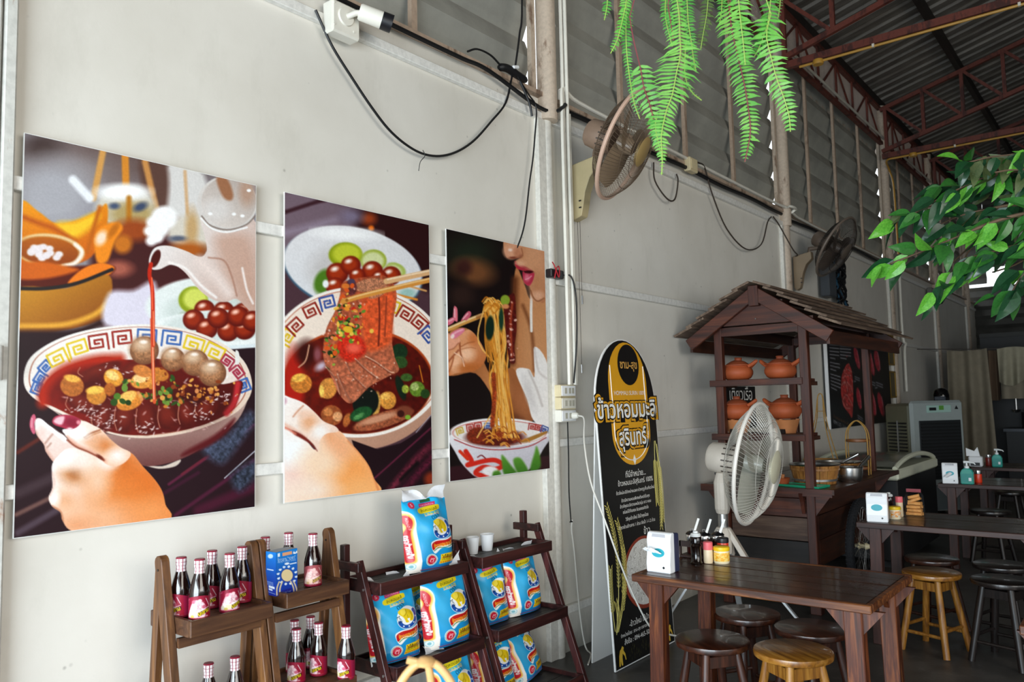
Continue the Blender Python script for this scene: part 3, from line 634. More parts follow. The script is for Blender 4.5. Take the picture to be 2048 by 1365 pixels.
    ix = [(128, 135), (135, 95), (170, 92), (230, 140), (310, 190), (380, 260), (440, 310), (420, 400), (300, 430), (255, 390), (205, 320), (190, 270), (140, 200)]
    a.poly(ix, 'f9ebe7', soft=4, col2='ecc9ba', ang=70); a.clip(ix); a.line([(132, 190), (200, 310), (255, 395)], 30, 'd9a592', soft=28); a.line([(200, 262), (225, 230), (250, 200)], 12, 'c09282', soft=12); a.line([(215, 290), (240, 262)], 10, 'b98a78', soft=10); a.line([(180, 110), (260, 170), (340, 240)], 26, 'ffffff', soft=26); a.ell(180, 190, 24, 40, 'f0d2c8', soft=30); a.clip()
    bk = [(250, 405), (290, 350), (350, 300), (430, 300), (520, 330), (600, 380), (690, 350), (790, 330), (870, 420), (960, 520), (1010, 600), (1032, 690), (1050, 800), (620, 890), (390, 870), (322, 800), (305, 740), (250, 700), (224, 640), (250, 570), (246, 470)]
    a.poly(bk, 'fbeee8', soft=5, col2='ea8a46', ang=18); a.clip(bk); a.ell(820, 560, 250, 210, 'df7026', soft=260, a=.95); a.ell(740, 410, 70, 80, 'd56e28', soft=110); a.ell(700, 640, 170, 120, 'e58842', soft=180, a=.7); a.ell(400, 465, 85, 75, 'c98049', soft=110); a.ell(400, 470, 34, 34, 'a86436', soft=60, a=.7); a.ell(340, 660, 90, 70, 'edb48c', soft=100); a.ell(330, 370, 100, 60, 'fffaf8', soft=90); a.ell(520, 400, 120, 60, 'fdeee6', soft=110); a.ell(560, 520, 70, 110, 'f3c6a4', soft=120); a.ell(262, 640, 34, 56, 'fff6f2', soft=50); a.ell(560, 780, 220, 90, 'f2b488', soft=160); a.ell(930, 740, 130, 80, 'f29a58', soft=150); a.ell(420, 830, 120, 50, 'e9a274', soft=90); a.line([(250, 470), (262, 540), (232, 620)], 16, 'e6c4b6', soft=20)
    a.line([(250, 700), (305, 738), (322, 800)], 14, 'c07a54', soft=16); a.ell(640, 385, 56, 44, 'fff6f2', soft=70); a.clip()
    th = [(318, 172), (370, 160), (430, 122), (472, 110), (535, 140), (590, 170), (650, 235), (720, 292), (792, 332), (760, 390), (690, 425), (625, 410), (570, 362), (490, 318), (410, 282), (355, 228)]
    a.poly(th, 'fdf3ef', soft=5, col2='f2bd98', ang=30); a.clip(th); a.ell(600, 275, 78, 50, 'd77f42', soft=80, rot=.3); a.ell(520, 240, 60, 34, 'eab08a', soft=60, rot=.4); a.line([(470, 222), (515, 195), (578, 172)], 12, 'a8603a', soft=10); a.line([(480, 232), (530, 205), (585, 185)], 8, 'c98658', soft=8); a.ell(430, 190, 70, 36, 'ffffff', soft=50, rot=.3); a.ell(700, 350, 60, 44, 'fff0e8', soft=70); a.line([(350, 225), (420, 280), (510, 322), (610, 385)], 26, 'e2a48a', soft=26); a.clip()
    a.line([(352, 240), (415, 288), (495, 322), (560, 355), (606, 382)], 11, '8c3e28', soft=10); a.ell(580, 360, 30, 11, '6c2212', soft=10, rot=.62); a.line([(225, 125), (290, 178), (330, 200)], 9, '3a1c1c', soft=8)
    nl_ = [(248, 112), (268, 78), (330, 64), (400, 76), (446, 106), (424, 148), (372, 168), (312, 152), (266, 136)]
    a.poly(nl_, 'b1304a', soft=4); a.clip(nl_); a.ell(385, 118, 56, 34, '8c1c34', soft=30); a.poly([(258, 112), (282, 84), (332, 78), (318, 128), (290, 132)], 'f3c3cc', soft=14); a.ell(430, 118, 14, 14, 'e8909c', soft=12); a.ell(370, 164, 20, 10, 'f6d8dc', soft=10); a.clip()
    a.poly([(92, 122), (105, 76), (124, 60), (135, 90), (124, 130), (131, 186), (116, 196), (98, 162)], 'cf5e78', soft=4); a.line([(108, 90), (106, 150)], 8, 'f0a8b6', soft=8)
    a.base(0, 640, 3.033)
    a.base(0, 260, 3.25); a.line([(988, 1180), (990, 1400)], 24, 'cf3b1c', soft=4); a.line([(990, 1180), (994, 1400)], 7, 'ff8a5e', soft=3)
    a.grain(.05); return a.out()
def art_lift():
    a = Art(200, 400, [(567, 385), (856, 450), (861, 970), (567, 1005)], bgc='4a3038', seed=5)
    a.base(550, 370, 4.266)
    a.poly([(40, 40), (700, 200), (720, 420), (40, 700)], '74606c', soft=140); a.poly([(700, 200), (1330, 330), (1330, 900), (1000, 700), (700, 420)], '2b0f11', soft=80); a.line([(60, 240), (330, 150), (420, 130)], 34, '3a1c24', soft=20); a.line([(60, 420), (500, 300)], 60, '8f7f90', soft=60); a.ell(790, 290, 60, 50, '9a3c18', soft=60); a.ell(810, 370, 24, 22, 'f07018', soft=20); a.ell(640, 270, 90, 60, '7b6f86', soft=80)
    a.ell(655, 730, 605, 355, '3d5f78', soft=16, rot=.22); a.ell(655, 715, 598, 350, 'e4e2e4', soft=12, rot=.22, col2='d9dbdf'); a.ell(600, 420, 260, 50, 'fbfbfb', soft=60, rot=.05); a.ell(610, 760, 330, 220, 'c9c5c4', soft=120, rot=.15)
    a.ell(400, 830, 75, 110, '4c7a1c', soft=30, rot=.4); a.ell(590, 600, 145, 108, '8c9c12', soft=14); a.ell(600, 592, 120, 84, 'c3cb34', soft=30); a.ell(830, 650, 112, 96, '9fae3c', soft=14); a.ell(825, 655, 92, 78, 'd4daa0', soft=24); a.ell(1020, 730, 90, 60, 'a9bb58', soft=14, rot=.4); a.ell(1010, 735, 66, 44, 'd2da9c', soft=20, rot=.4)
    for x, y, r in ((520, 760, 95), (635, 690, 85), (820, 740, 90), (980, 780, 85), (690, 780, 70), (500, 870, 80), (880, 800, 70)): a.ball(x, y, r, '6a1208', 'a4300e', 'fff0e6', soft=14)
    a.ell(420, 850, 26, 34, 'f0f4f4', soft=14); a.ell(1120, 930, 70, 40, '9dc4bc', soft=30); a.line([(1020, 940), (1200, 985)], 20, 'd98a30', soft=10); a.line([(1100, 860), (1280, 910)], 16, 'd9a060', soft=10)
    a.base(0, 0, 1)
    a.ell(712, 742, 178, 160, 'd9b59c', soft=2, col2='b98a72', ang=60); a.ell(712, 726, 181, 151, 'f7efe6', soft=1.5); a.ell(712, 725, 174, 144, 'b4502c', soft=1.2); a.ell(712, 725, 172.5, 142.5, 'f3e2d2', soft=1.2)
    kc = dict(b='34509a', y='dcb824', r='93281c')
    a.base(550, 370, 4.266)
    for x, y, c, r, fl in ((95, 1310, 'y', -1.0, 1), (165, 1215, 'r', -.75, 1), (300, 1085, 'r', -.45, -1), (435, 1015, 'b', -.25, 1), (985, 1050, 'y', .35, 1), (1100, 1110, 'r', .55, 1), (1220, 1195, 'r', .7, -1), (1290, 1290, 'b', .9, 1)): a.key(x, y, 118, 112, kc[c], r, fl, 17)
    a.base(0, 0, 1); a.ell(714, 764, 150, 106, 'b4481c', soft=2); a.ell(714, 766, 147, 103, '6b1509', soft=3, col2='4a0d08', ang=30, tex=.3, ts=8); a.ell(585, 770, 20, 70, 'b01c10', soft=12)
    a.base(550, 680, 4.266)
    a.ell(260, 120, 90, 110, '3a0c08', soft=80); a.line([(280, 50), (250, 180), (190, 240)], 10, 'd8a080', soft=6); a.ell(380, 230, 50, 30, 'c8b8c8', soft=40, rot=-.6); a.ell(350, 130, 30, 60, '8a4a50', soft=30)
    for x, y, w, h, r, c in ((210, 375, 92, 84, .2, 'c9782c'), (190, 330, 60, 34, -.2, 'f6b84e'), (440, 420, 75, 90, .3, 'd48a3c'), (385, 445, 20, 50, 0, 'ffd060'), (470, 650, 92, 86, .4, '9c4f28'), (440, 620, 40, 36, .3, 'c87a42'), (520, 660, 40, 40, 0, 'd99a68'), (600, 690, 30, 60, .3, 'b0602c'), (950, 525, 70, 76, .1, 'd48d38'), (930, 490, 44, 30, 0, 'f2b455'), (850, 560, 36, 110, .1, 'cf9a48')): a.ell(x, y, w, h, c, rot=r, soft=10, tex=.3, ts=3)
    for x, y, w, h, r, c in ((760, 540, 110, 130, .3, '0e1510'), (720, 640, 100, 56, -.4, '1a4a24'), (700, 660, 50, 20, -.5, '4f8a4c'), (1050, 110, 70, 70, 0, '16301a'), (1060, 200, 60, 50, .3, '2c4a20'), (1060, 420, 36, 110, -.3, '122014'), (1110, 330, 50, 34, 0, '3a5a24'), (1200, 430, 66, 66, .1, '5d7c26'), (1180, 410, 34, 34, 0, 'a6b86a'), (1270, 470, 40, 40, .3, '24401a'), (1100, 430, 30, 36, 0, '9aa83a')): a.ell(x, y, w, h, c, rot=r, soft=10, tex=.3, ts=3)
    a.ell(910, 690, 265, 66, '9b5234', rot=-.28, soft=10, tex=.4, ts=3); a.ell(870, 680, 170, 28, 'cf9270', rot=-.28, soft=20); a.ell(1090, 620, 70, 50, '7a3c28', soft=20); a.ell(1060, 640, 30, 30, '3a1410', soft=10); a.ell(1120, 670, 24, 20, '7aa830', soft=8); a.line([(1220, 230), (1250, 370)], 8, 'd07a20', soft=4)
    # the lifted slices of beef
    a.base(550, 370, 4.266)
    a.poly([(560, 850), (640, 810), (780, 790), (935, 785), (1025, 920), (1000, 1150), (985, 1330), (1010, 1480), (1045, 1590), (960, 1640), (860, 1690), (780, 1740), (640, 1870), (540, 1800), (470, 1650), (400, 1480), (420, 1250), (500, 1080), (540, 950)], 'a5492c', soft=5, tex=.35, ts=4, col2='b9694a', ang=80)
    a.poly([(730, 960), (860, 930), (1010, 930), (990, 1150), (980, 1340), (850, 1420), (760, 1400), (730, 1200)], 'd8552a', soft=40, tex=.3, ts=5); a.line([(875, 970), (880, 1150), (870, 1380)], 14, '6c2216', soft=10); a.line([(940, 960), (925, 1300)], 10, '8a3420', soft=10)
    a.poly([(520, 1350), (640, 1280), (740, 1330), (760, 1440), (620, 1520), (520, 1440)], 'c92a18', soft=30, tex=.3, ts=3); a.ell(660, 1400, 60, 40, 'f2604a', soft=40)
    a.ell(800, 860, 140, 56, 'b27454', rot=-.15, soft=8, tex=.5, ts=2); a.ell(870, 920, 100, 40, 'b57150', rot=-.5, soft=8, tex=.4, ts=2); a.ell(640, 880, 46, 70, '5c2a2c', soft=14, tex=.5, ts=3); a.ell(590, 870, 34, 24, 'd8742c', soft=8); a.ell(640, 830, 30, 22, '4a3a52', soft=8)
    a.bits([(600, 1150), (540, 1080), (520, 1280), (640, 1240), (460, 1320), (480, 1420), (700, 1100), (560, 1210)], 70, 10, 30, ['3a6020', '5f8a2c', '1e3414', '8aa83c'], (40, 46), asp=.4); a.bits([(610, 1230), (560, 1150), (500, 1350), (690, 1220), (600, 1010)], 60, 8, 26, ['d8561e', 'e8902c', 'c8281a', 'eec04a'], (50, 60)); a.ell(610, 1240, 44, 28, 'e6b42c', soft=8, rot=.2); a.bits([(540, 1020), (460, 1250), (700, 1060)], 30, 4, 12, ['f3d2c0', 'e8a890'], (60, 70), a=.8)
    for p in ([(520, 1620), (560, 1720), (630, 1850)], [(590, 1520), (650, 1630), (760, 1740)], [(670, 1490), (760, 1580), (870, 1660)], [(760, 1470), (850, 1520), (960, 1600), (1000, 1610)], [(420, 1560), (500, 1660), (540, 1790)]): a.line(p, 9, 'ecc0a2', soft=8); a.line([(x+10, y+16) for x, y in p], 12, '6e2c1c', soft=14, a=.8)
    a.bits([(650, 1640), (800, 1600), (720, 1720), (900, 1560)], 60, 3, 9, ['f2d0b8', '7a3a26'], (80, 60), a=.7)
    a.line([(570, 1000), (760, 945), (1330, 812)], 44, 'd68f3c', soft=6); a.line([(590, 985), (780, 930), (1330, 800)], 12, 'f2c684', soft=8); a.line([(940, 828), (1330, 745)], 50, 'ddac78', soft=6); a.line([(950, 812), (1330, 732)], 14, 'f5d9b4', soft=8); a.ell(600, 990, 14, 14, '9a6020', soft=6)
    a.base(550, 680, 4.266)
    # table, bowl side and hand
    a.poly([(640, 860), (860, 940), (1060, 890), (1220, 790), (1345, 640), (1345, 1330), (800, 1365)], '1e0d13', soft=8, sm=False); a.line([(830, 1190), (1320, 760)], 14, '5d1d34', soft=10); a.line([(950, 1310), (1180, 1040), (1330, 900)], 60, '5a1c2c', soft=40, tex=.5, ts=4); a.line([(1070, 1310), (1330, 1010)], 60, '4a1426', soft=40, tex=.5, ts=4); a.line([(1060, 1200), (1200, 1060)], 30, '120a0c', soft=20); a.line([(1190, 800), (1320, 650)], 5, 'b9b4c0', soft=4); a.ell(1320, 1200, 60, 60, '8a3018', soft=50)
    a.base(560, 780, 3.895)
    hd = [(-10, 290), (100, 335), (190, 395), (262, 470), (300, 390), (370, 330), (450, 325), (520, 400), (610, 500), (680, 600), (720, 700), (760, 810), (400, 900), (-10, 930)]
    a.poly(hd, 'fff8f4', soft=5, col2='fcb272', ang=20); a.clip(hd); a.ell(540, 660, 200, 210, 'fba65c', soft=230); a.ell(385, 385, 60, 130, 'f0a878', soft=110, rot=-.25); a.ell(110, 640, 100, 120, 'fad6c8', soft=160); a.ell(610, 780, 160, 80, 'ffb670', soft=120); a.ell(90, 480, 140, 110, 'ffffff', soft=130); a.ell(300, 570, 150, 120, 'ffdcbc', soft=160); a.ell(470, 440, 60, 90, 'f7b080', soft=110, rot=-.6); a.ell(250, 780, 150, 70, 'ffe6d2', soft=120); a.line([(520, 400), (610, 500), (690, 610), (760, 810)], 16, 'd87844', soft=16, a=.7); a.clip()
    th = [(-10, 55), (80, 68), (180, 110), (262, 182), (330, 250), (420, 290), (440, 330), (350, 345), (300, 400), (285, 480), (245, 425), (180, 372), (100, 322), (-10, 262)]
    a.poly(th, 'fffaf6', soft=5, col2='f8d6c0', ang=40); a.clip(th); a.ell(215, 255, 62, 64, 'eeb288', soft=80, rot=.4); a.ell(170, 190, 44, 30, 'f6cdb4', soft=50); a.line([(92, 212), (128, 168), (170, 128)], 11, 'd29474', soft=10); a.ell(300, 330, 60, 50, 'fff6f0', soft=60); a.line([(-10, 250), (100, 312), (190, 372)], 22, 'efc2ac', soft=22); a.clip()
    a.poly([(85, 318), (150, 345), (205, 385), (250, 432), (280, 482), (225, 425), (150, 378), (105, 352)], '78221a', soft=12); a.line([(0, 285), (60, 310), (110, 345)], 16, 'd97a62', soft=16); a.ell(15, 90, 30, 32, 'dcb4c0', soft=16, rot=.3); a.ell(0, 75, 16, 20, 'b03a50', soft=8)
    a.grain(.05); return a.out()
def art_eat():
    a = Art(150, 320, [(890, 458), (1087, 502), (1099, 937), (898, 963)], bgc='150c0c', seed=9)
    a.base(870, 440, 2.528)
    a.ell(170, 170, 120, 90, '1c2218', soft=120); a.ell(190, 260, 100, 62, '6d4326', soft=60, rot=.2); a.ell(140, 240, 40, 40, '3a1c18', soft=40); a.ell(110, 520, 60, 200, '0c0707', soft=60); a.ell(130, 380, 60, 60, '2a1a16', soft=60)
    a.poly([(405, 240), (450, 330), (480, 400), (560, 400), (575, 760), (510, 790), (400, 790), (375, 745), (395, 620), (390, 420)], 'b97748', soft=6, col2='c98c5c', ang=0); a.line([(400, 300), (395, 500), (385, 720)], 30, '5e3018', soft=30); a.ell(500, 600, 60, 160, 'cb8f60', soft=90); a.line([(440, 430), (480, 540), (495, 660), (500, 760)], 14, '7c4626', soft=18)
    a.line([(484, 380), (482, 470), (484, 560)], 13, 'f1ebe4', soft=5)
    a.poly([(345, 100), (352, 180), (385, 196), (432, 186), (402, 208), (405, 238), (442, 258), (442, 312), (474, 335), (482, 382), (512, 406), (556, 396), (552, 145), (430, 122)], 'cd9168', soft=5, col2='b9764e', ang=60); a.ell(385, 155, 40, 34, 'd79c7c', soft=30); a.ell(372, 168, 18, 18, 'c27a62', soft=16); a.ell(415, 180, 22, 10, '8a4a34', soft=10); a.ell(500, 250, 40, 110, 'd8a07a', soft=60); a.ell(515, 380, 30, 26, 'dca27e', soft=24)
    a.poly([(398, 206), (420, 222), (450, 232), (492, 256), (470, 262), (436, 254), (408, 236)], 'a62a3a', soft=4); a.ell(472, 262, 30, 10, '38090d', soft=5, rot=.1); a.poly([(442, 262), (470, 272), (498, 262), (494, 300), (474, 332), (448, 318), (440, 290)], 'bd3c50', soft=4); a.ell(466, 300, 12, 18, 'e88c98', soft=12)
    a.base(990, 480, 5.6); a.ell(170, 130, 75, 75, 'dca07e', soft=60); a.ell(240, 140, 40, 55, 'c07e5c', soft=40); a.line([(285, 90), (300, 160), (270, 200)], 12, '9c5e40', soft=14); a.ell(190, 196, 44, 12, '7c3a28', soft=12); a.ell(160, 110, 22, 16, 'f6d8c8', soft=16); a.ell(280, 260, 60, 34, 'e0a884', soft=40); a.ell(430, 250, 90, 110, 'd2966e', soft=110); a.ell(460, 480, 60, 130, 'c0825a', soft=80); a.ell(470, 620, 60, 44, 'dea684', soft=50); a.line([(390, 560), (420, 640), (470, 682), (540, 650)], 12, '8a5030', soft=14)
    a.poly([(212, 270), (235, 278), (290, 310), (350, 330), (420, 345), (370, 348), (300, 338), (240, 322)], 'b02c3c', soft=6); a.ell(368, 356, 50, 18, '3a0a0e', soft=10); a.poly([(302, 350), (340, 380), (400, 370), (432, 372), (420, 440), (385, 500), (340, 488), (308, 430)], 'b8304a', soft=6); a.ell(350, 420, 30, 40, 'd86a80', soft=30); a.line([(330, 440), (370, 425), (400, 400)], 9, 'f2a6b4', soft=8); a.base(870, 440, 2.528)
    fa = [(60, 580), (150, 545), (215, 615), (232, 690), (280, 790), (320, 780), (380, 745), (420, 790), (470, 890), (495, 1010), (420, 1020), (310, 920), (200, 775), (62, 778)]
    a.poly(fa, 'b5703f', soft=5, col2='8c4f2a', ang=60); a.clip(fa); a.ell(300, 830, 60, 90, 'c07c4a', soft=60, rot=-.5); a.ell(440, 920, 34, 80, 'a8643a', soft=40, rot=-.35); a.line([(300, 915), (360, 970), (430, 1015)], 30, '6a361a', soft=30); a.clip(); a.base(885, 600, 5.6)
    pm = [(40, 470), (110, 425), (175, 400), (262, 330), (330, 360), (400, 450), (450, 540), (480, 620), (440, 720), (350, 790), (240, 805), (140, 818), (40, 825)]
    a.poly(pm, 'e2a074', soft=6, col2='c06c38', ang=60); a.clip(pm); a.ell(255, 600, 90, 80, 'f3bf9a', soft=90); a.ell(130, 700, 60, 110, 'efb68e', soft=70); a.ell(340, 430, 60, 70, 'c9743f', soft=70); a.ell(300, 760, 120, 40, 'b8662f', soft=60); a.line([(178, 470), (188, 590), (225, 705)], 15, '8a4020', soft=12); a.line([(185, 525), (270, 480), (345, 465)], 10, 'a85a30', soft=10); a.line([(195, 550), (290, 530), (360, 540)], 8, 'b4683c', soft=10); a.line([(50, 690), (110, 620), (165, 560)], 18, '96482a', soft=16); a.line([(60, 800), (90, 720), (110, 640)], 14, 'a4562f', soft=12); a.line([(120, 590), (200, 640), (230, 740)], 10, 'f8d0b4', soft=10); a.clip()
    a.poly([(40, 360), (75, 400), (130, 440), (172, 420), (180, 470), (120, 535), (40, 560)], 'e6a283', soft=8); a.line([(50, 560), (110, 540), (165, 480)], 9, '9c5232', soft=10)
    a.line([(40, 332), (240, 245), (445, 165)], 50, 'cf9448', soft=5); a.line([(40, 318), (240, 232), (440, 152)], 16, 'f0d2a0', soft=8); a.line([(380, 192), (440, 168)], 40, '8a4a1c', soft=14, a=.6)
    for p, c in (([(105, 200), (112, 90), (125, 66), (150, 95), (156, 180), (150, 240), (125, 230)], 'e0707f'), ([(190, 240), (230, 170), (275, 125), (305, 135), (300, 180), (250, 230), (235, 215)], 'cc5a70'), ([(40, 235), (70, 205), (110, 192), (125, 215), (100, 255), (50, 285), (40, 290)], 'd8687e'), ([(72, 385), (110, 350), (180, 320), (228, 315), (232, 345), (180, 395), (120, 432), (85, 415)], 'df7a92')): a.poly(p, c, soft=5)
    for p in ([(120, 100), (124, 190)], [(215, 210), (270, 150)], [(60, 235), (105, 210)], [(100, 385), (150, 355), (210, 330)]): a.line(p, 12, 'f6c0ca', soft=12)
    a.ell(98, 405, 20, 26, 'f6dcd6', soft=10, rot=.5); a.base(870, 440, 2.528)
    a.poly([(405, 762), (470, 752), (500, 790), (500, 640), (570, 745), (578, 1060), (495, 1012), (462, 905)], 'f0ebe8', soft=5); a.line([(470, 760), (510, 850), (540, 940)], 10, 'c9c0bc', soft=10); a.line([(500, 650), (520, 760), (560, 800)], 9, 'd5ccc8', soft=9); a.ell(475, 880, 20, 80, 'd8d2d0', soft=26, rot=-.3)
    # bowl
    a.poly([(60, 1250), (590, 1190), (590, 1270), (60, 1340)], '32141a', soft=10, sm=False); a.poly([(68, 1120), (110, 1060), (75, 1050)], '3a2018', soft=8)
    a.poly([(72, 1085), (105, 1190), (150, 1255), (215, 1305), (330, 1310), (470, 1265), (545, 1160), (574, 1080), (330, 1140)], 'eceaee', soft=5, col2='c6c2cc', ang=60); a.ell(322, 1074, 252, 73, 'f6f4f4', soft=4); a.ell(322, 1076, 240, 64, 'b83a2c', soft=3); a.ell(322, 1077, 237, 62, 'ece6e2', soft=3)
    for x, y, c, fl, r in ((120, 1068, 'c9a838', 1, -.3), (172, 1050, 'a82a22', 1, -.15), (213, 1042, 'a82a22', -1, -.1), (263, 1044, '2c4c96', 1, 0), (488, 1046, 'a82a22', 1, .15), (520, 1052, 'a82a22', -1, .2), (551, 1060, '2c4c96', 1, .4)): a.key(x, y, 34, 32, c, r, fl, 6)
    a.ell(300, 1100, 150, 46, '5a170e', soft=14, tex=.4, ts=3); a.ell(212, 1090, 56, 42, '7c2a16', soft=8, tex=.5, ts=2); a.poly([(430, 1118), (550, 1070), (560, 1080), (470, 1122)], 'a9742e', soft=5)
    a.line([(92, 1110), (200, 1150), (330, 1162), (470, 1145), (560, 1100)], 5, 'a8262a', soft=3); a.line([(150, 1170), (180, 1220), (160, 1240), (240, 1220), (300, 1215), (340, 1240), (300, 1260), (240, 1250), (200, 1280), (260, 1300)], 24, 'd42a1c', soft=5); a.line([(120, 1170), (160, 1210)], 16, 'd8381c', soft=4); a.line([(210, 1200), (230, 1190), (250, 1205)], 6, '7a1a20', soft=3); a.ell(275, 1270, 40, 24, 'f4f0f0', soft=8)
    # noodles
    rs = a.rs
    for i in range(46):
        x0 = 265+rs.uniform(-22, 75); x1 = 350+rs.normal(0, 36); c = ['d98a2a', 'e9a440', 'bf6f1c', 'f2bb62'][rs.randint(4)]
        a.line([(x0, 440+rs.uniform(-20, 30)), (x0*.6+x1*.4+rs.uniform(-14, 14), 620), (315+rs.normal(0, 22), 820), (x1, 1100)], rs.uniform(4, 7), c, soft=3)
    for i in range(30):
        x, y = 290+rs.uniform(-40, 40), 425+rs.uniform(-25, 35); a.line([(x-22, y+10), (x, y-14), (x+22, y+12)], 6, ['e0932f', 'f3b85a', 'c77820'][i % 3], soft=3)
    for i in range(7): a.line([(250+i*4, 490), (247+i*5, 600), (256+i*8, 700+rs.uniform(-20, 20))], 5, 'd2852a', soft=3)
    a.line([(365, 830), (385, 950), (405, 1090)], 8, 'dd9134', soft=3); a.line([(350, 800), (370, 930), (385, 1080)], 6, 'c9781f', soft=3)
    a.ell(272, 545, 22, 62, '10261a', soft=6, rot=.05); a.ell(330, 500, 12, 60, '173a26', soft=6); a.poly([(342, 400), (372, 378), (398, 376), (406, 480), (408, 560), (398, 640), (402, 718), (372, 712), (356, 600), (345, 480)], '561410', soft=4, tex=.4, ts=3); a.line([(386, 420), (378, 520), (384, 690)], 12, '9c3a22', soft=8); a.bits([(378, 480), (380, 600), (372, 560), (385, 680)], 26, 3, 8, ['e8a890', 'ffd8c8'], (10, 40), a=.8); a.ell(350, 404, 24, 26, '87a02e', soft=6); a.ell(352, 436, 18, 12, 'd98c58', soft=6)
    a.line([(292, 780), (296, 900), (284, 1040)], 22, '9a3a18', soft=8, tex=.5, ts=2)
    for i in range(40):
        x, y = 320+rs.normal(0, 62), 1098+rs.normal(0, 17); a.line([(x-20, y), (x, y-9), (x+18, y+7)], 5, ['d9882c', 'eaa848', 'b3611c', '8a2c14'][i % 4], soft=3)
    for p in ([(335, 1188), (380, 1240), (412, 1285), (350, 1290), (335, 1240)], [(392, 1215), (430, 1205), (470, 1275), (420, 1285)], [(478, 1270), (500, 1180), (512, 1145), (530, 1200), (528, 1255)], [(290, 1275), (320, 1268), (330, 1300), (290, 1305)]): a.poly(p, '5d9a2e', soft=12, col2='3c741c', ang=80)
    a.grain(.05); return a.out()
def poster(label, y0, y1, art):
    t = thing('food_poster', label, 'poster', (0.003, (y0+y1)/2, 1.037), group='tall food photo posters on the wall')
    z0, z1 = 1.037, 2.257
    MB().b2((0.0005, y0, z0), (0.0065, y1, z1)).build('board', M_PAPER, t)
    print_grid('print', art, t, (0.0068, y0+.002, z1-.002), (0, y1-y0-.004, 0), (0, 0, -(z1-z0-.004)))
poster('large food photo poster of a white teapot pouring red sauce over noodles', 0.910, 1.715, art_pour())
poster('food photo poster of chopsticks lifting beef slices from a patterned bowl', 1.842, 2.648, art_lift())
poster('food photo poster of a mouth and long hanging noodles, right of three', 2.765, 3.567, art_eat())
# ================================================================== wall fittings, cables, fans, standing sign
def frame(o, xd, yd):
    x = Vector(xd).normalized(); y = Vector(yd); y = (y-x*y.dot(x)).normalized(); z = x.cross(y)
    return Matrix(((x.x, y.x, z.x, o[0]), (x.y, y.y, z.y, o[1]), (x.z, y.z, z.z, o[2]), (0, 0, 0, 1)))
def wallM(y, z, x=0.0): return frame((x, y, z), (0, 1, 0), (0, 0, 1))
M_WHITEPL = plain('aged_white_plastic', 'e6e2d6', .4, 0, .06); M_CREAMPL = plain('yellowed_plastic', 'd8c9a2', .45, 0, .08)
M_BLACKPL = plain('black_plastic', '15151a', .38); M_BLACKCB = plain('black_cable', '121214', .5); M_WHITECB = plain('white_cable', 'dedbd2', .45); M_BROWNCB = plain('brown_cable', '3d332b', .55)
M_METAL = plain('brushed_metal', 'b9b9b8', .28, .9, .08); M_WHITE = plain('clean_white_plastic', 'eef0f2', .32); M_GLASSDK = plain('lens_glass', '08080a', .08)
# security camera on its junction box
t = thing('security_camera', 'white bullet security camera on a square junction box high on the wall', 'camera', (0.0, 2.1, 3.05))
MB().b2((-0.002, 2.035, 2.975), (0.066, 2.185, 3.115)).build('junction_box', M_WHITEPL, t, bevel=0.008)
MB().lathe([(0, 0), (0.042, 0), (0.038, 0.012), (0, 0.014)], (0.062, 2.105, 3.055), 20, axis='x').build('mount_disc', M_WHITEPL, t, smooth=True)
MB().tube([(0.07, 2.11, 3.056), (0.10, 2.13, 3.07), (0.125, 2.165, 3.075)], 0.013, 10).build('mount_arm', M_WHITEPL, t, smooth=True)
d = Vector((0.52, 0.80, -0.26)).normalized(); p = Vector((0.10, 2.15, 3.085)); rq = d.to_track_quat('Z', 'Y').to_matrix()
MB().lathe([(0, 0), (0.031, 0), (0.036, .007), (0.037, 0.10), (0, 0.10)], p, 20, rot=rq).build('camera_body', M_WHITEPL, t, smooth=True)
o = MB().lathe([(0, 0.101), (0.0385, 0.099), (0.0395, 0.145), (0.032, 0.145), (0.029, 0.130), (0, 0.130)], p, 20, rot=rq).build('lens_hood', M_BLACKPL, t, smooth=True)
MB().lathe([(0, 0.1305), (0.016, 0.1305), (0.0, 0.136)], p, 14, rot=rq).build('lens', M_GLASSDK, o, smooth=True)
for yy_, zz in ((2.045, 3.10), (2.150, 3.10), (2.045, 3.005), (2.150, 3.005)): MB().lathe([(0, .0665), (.006, .0665), (.005, .0685), (0, .0685)], (0, yy_, zz), 10, axis='x').build('screw', M_WHITEPL, t)
# small far camera
t = thing('security_camera', 'small dark dome camera far along the wall below the leafy branch', 'camera', (0, 13.75, 2.95))
MB().b2((-0.0, 13.5, 2.92), (0.08, 14.0, 3.05)).build('mount_plate', plain('grey_plastic', '6a6862', .5), t, bevel=.01)
MB().lathe([(0, 2.92), (.09, 2.92), (.085, 2.86), (.05, 2.81), (0, 2.80)], (0.10, 13.8, 0), 16).build('dome', M_GLASSDK, t, smooth=True)
def cable(name, label, pts, r, mat, n=6, sm=5, cat='cable', group=None):
    o = MB().tube(curve_pts(pts, sm) if sm else pts, r, n).build(name, mat, smooth=True); return tag(o, label, cat, group)
CX = 0.012
cable('power_cable', 'black cable drooping in a wide loop above the posters', [(CX, y, z) for y, z in ((1.99, 3.06), (2.012, 3.026), (2.079, 2.929), (2.19, 2.82), (2.287, 2.732), (2.388, 2.656), (2.494, 2.61), (2.604, 2.591), (2.721, 2.606), (2.845, 2.657), (2.976, 2.747), (3.115, 2.884), (3.241, 3.023), (3.30, 3.19))], 0.0062, M_BLACKCB)
cable('thin_wire', 'thin loose end of wire hanging from the lowest point of the looped cable', [(0.02, 2.60, 2.605), (0.022, 2.612, 2.58), (0.018, 2.585, 2.545), (0.016, 2.575, 2.50)], 0.0018, M_BLACKCB)
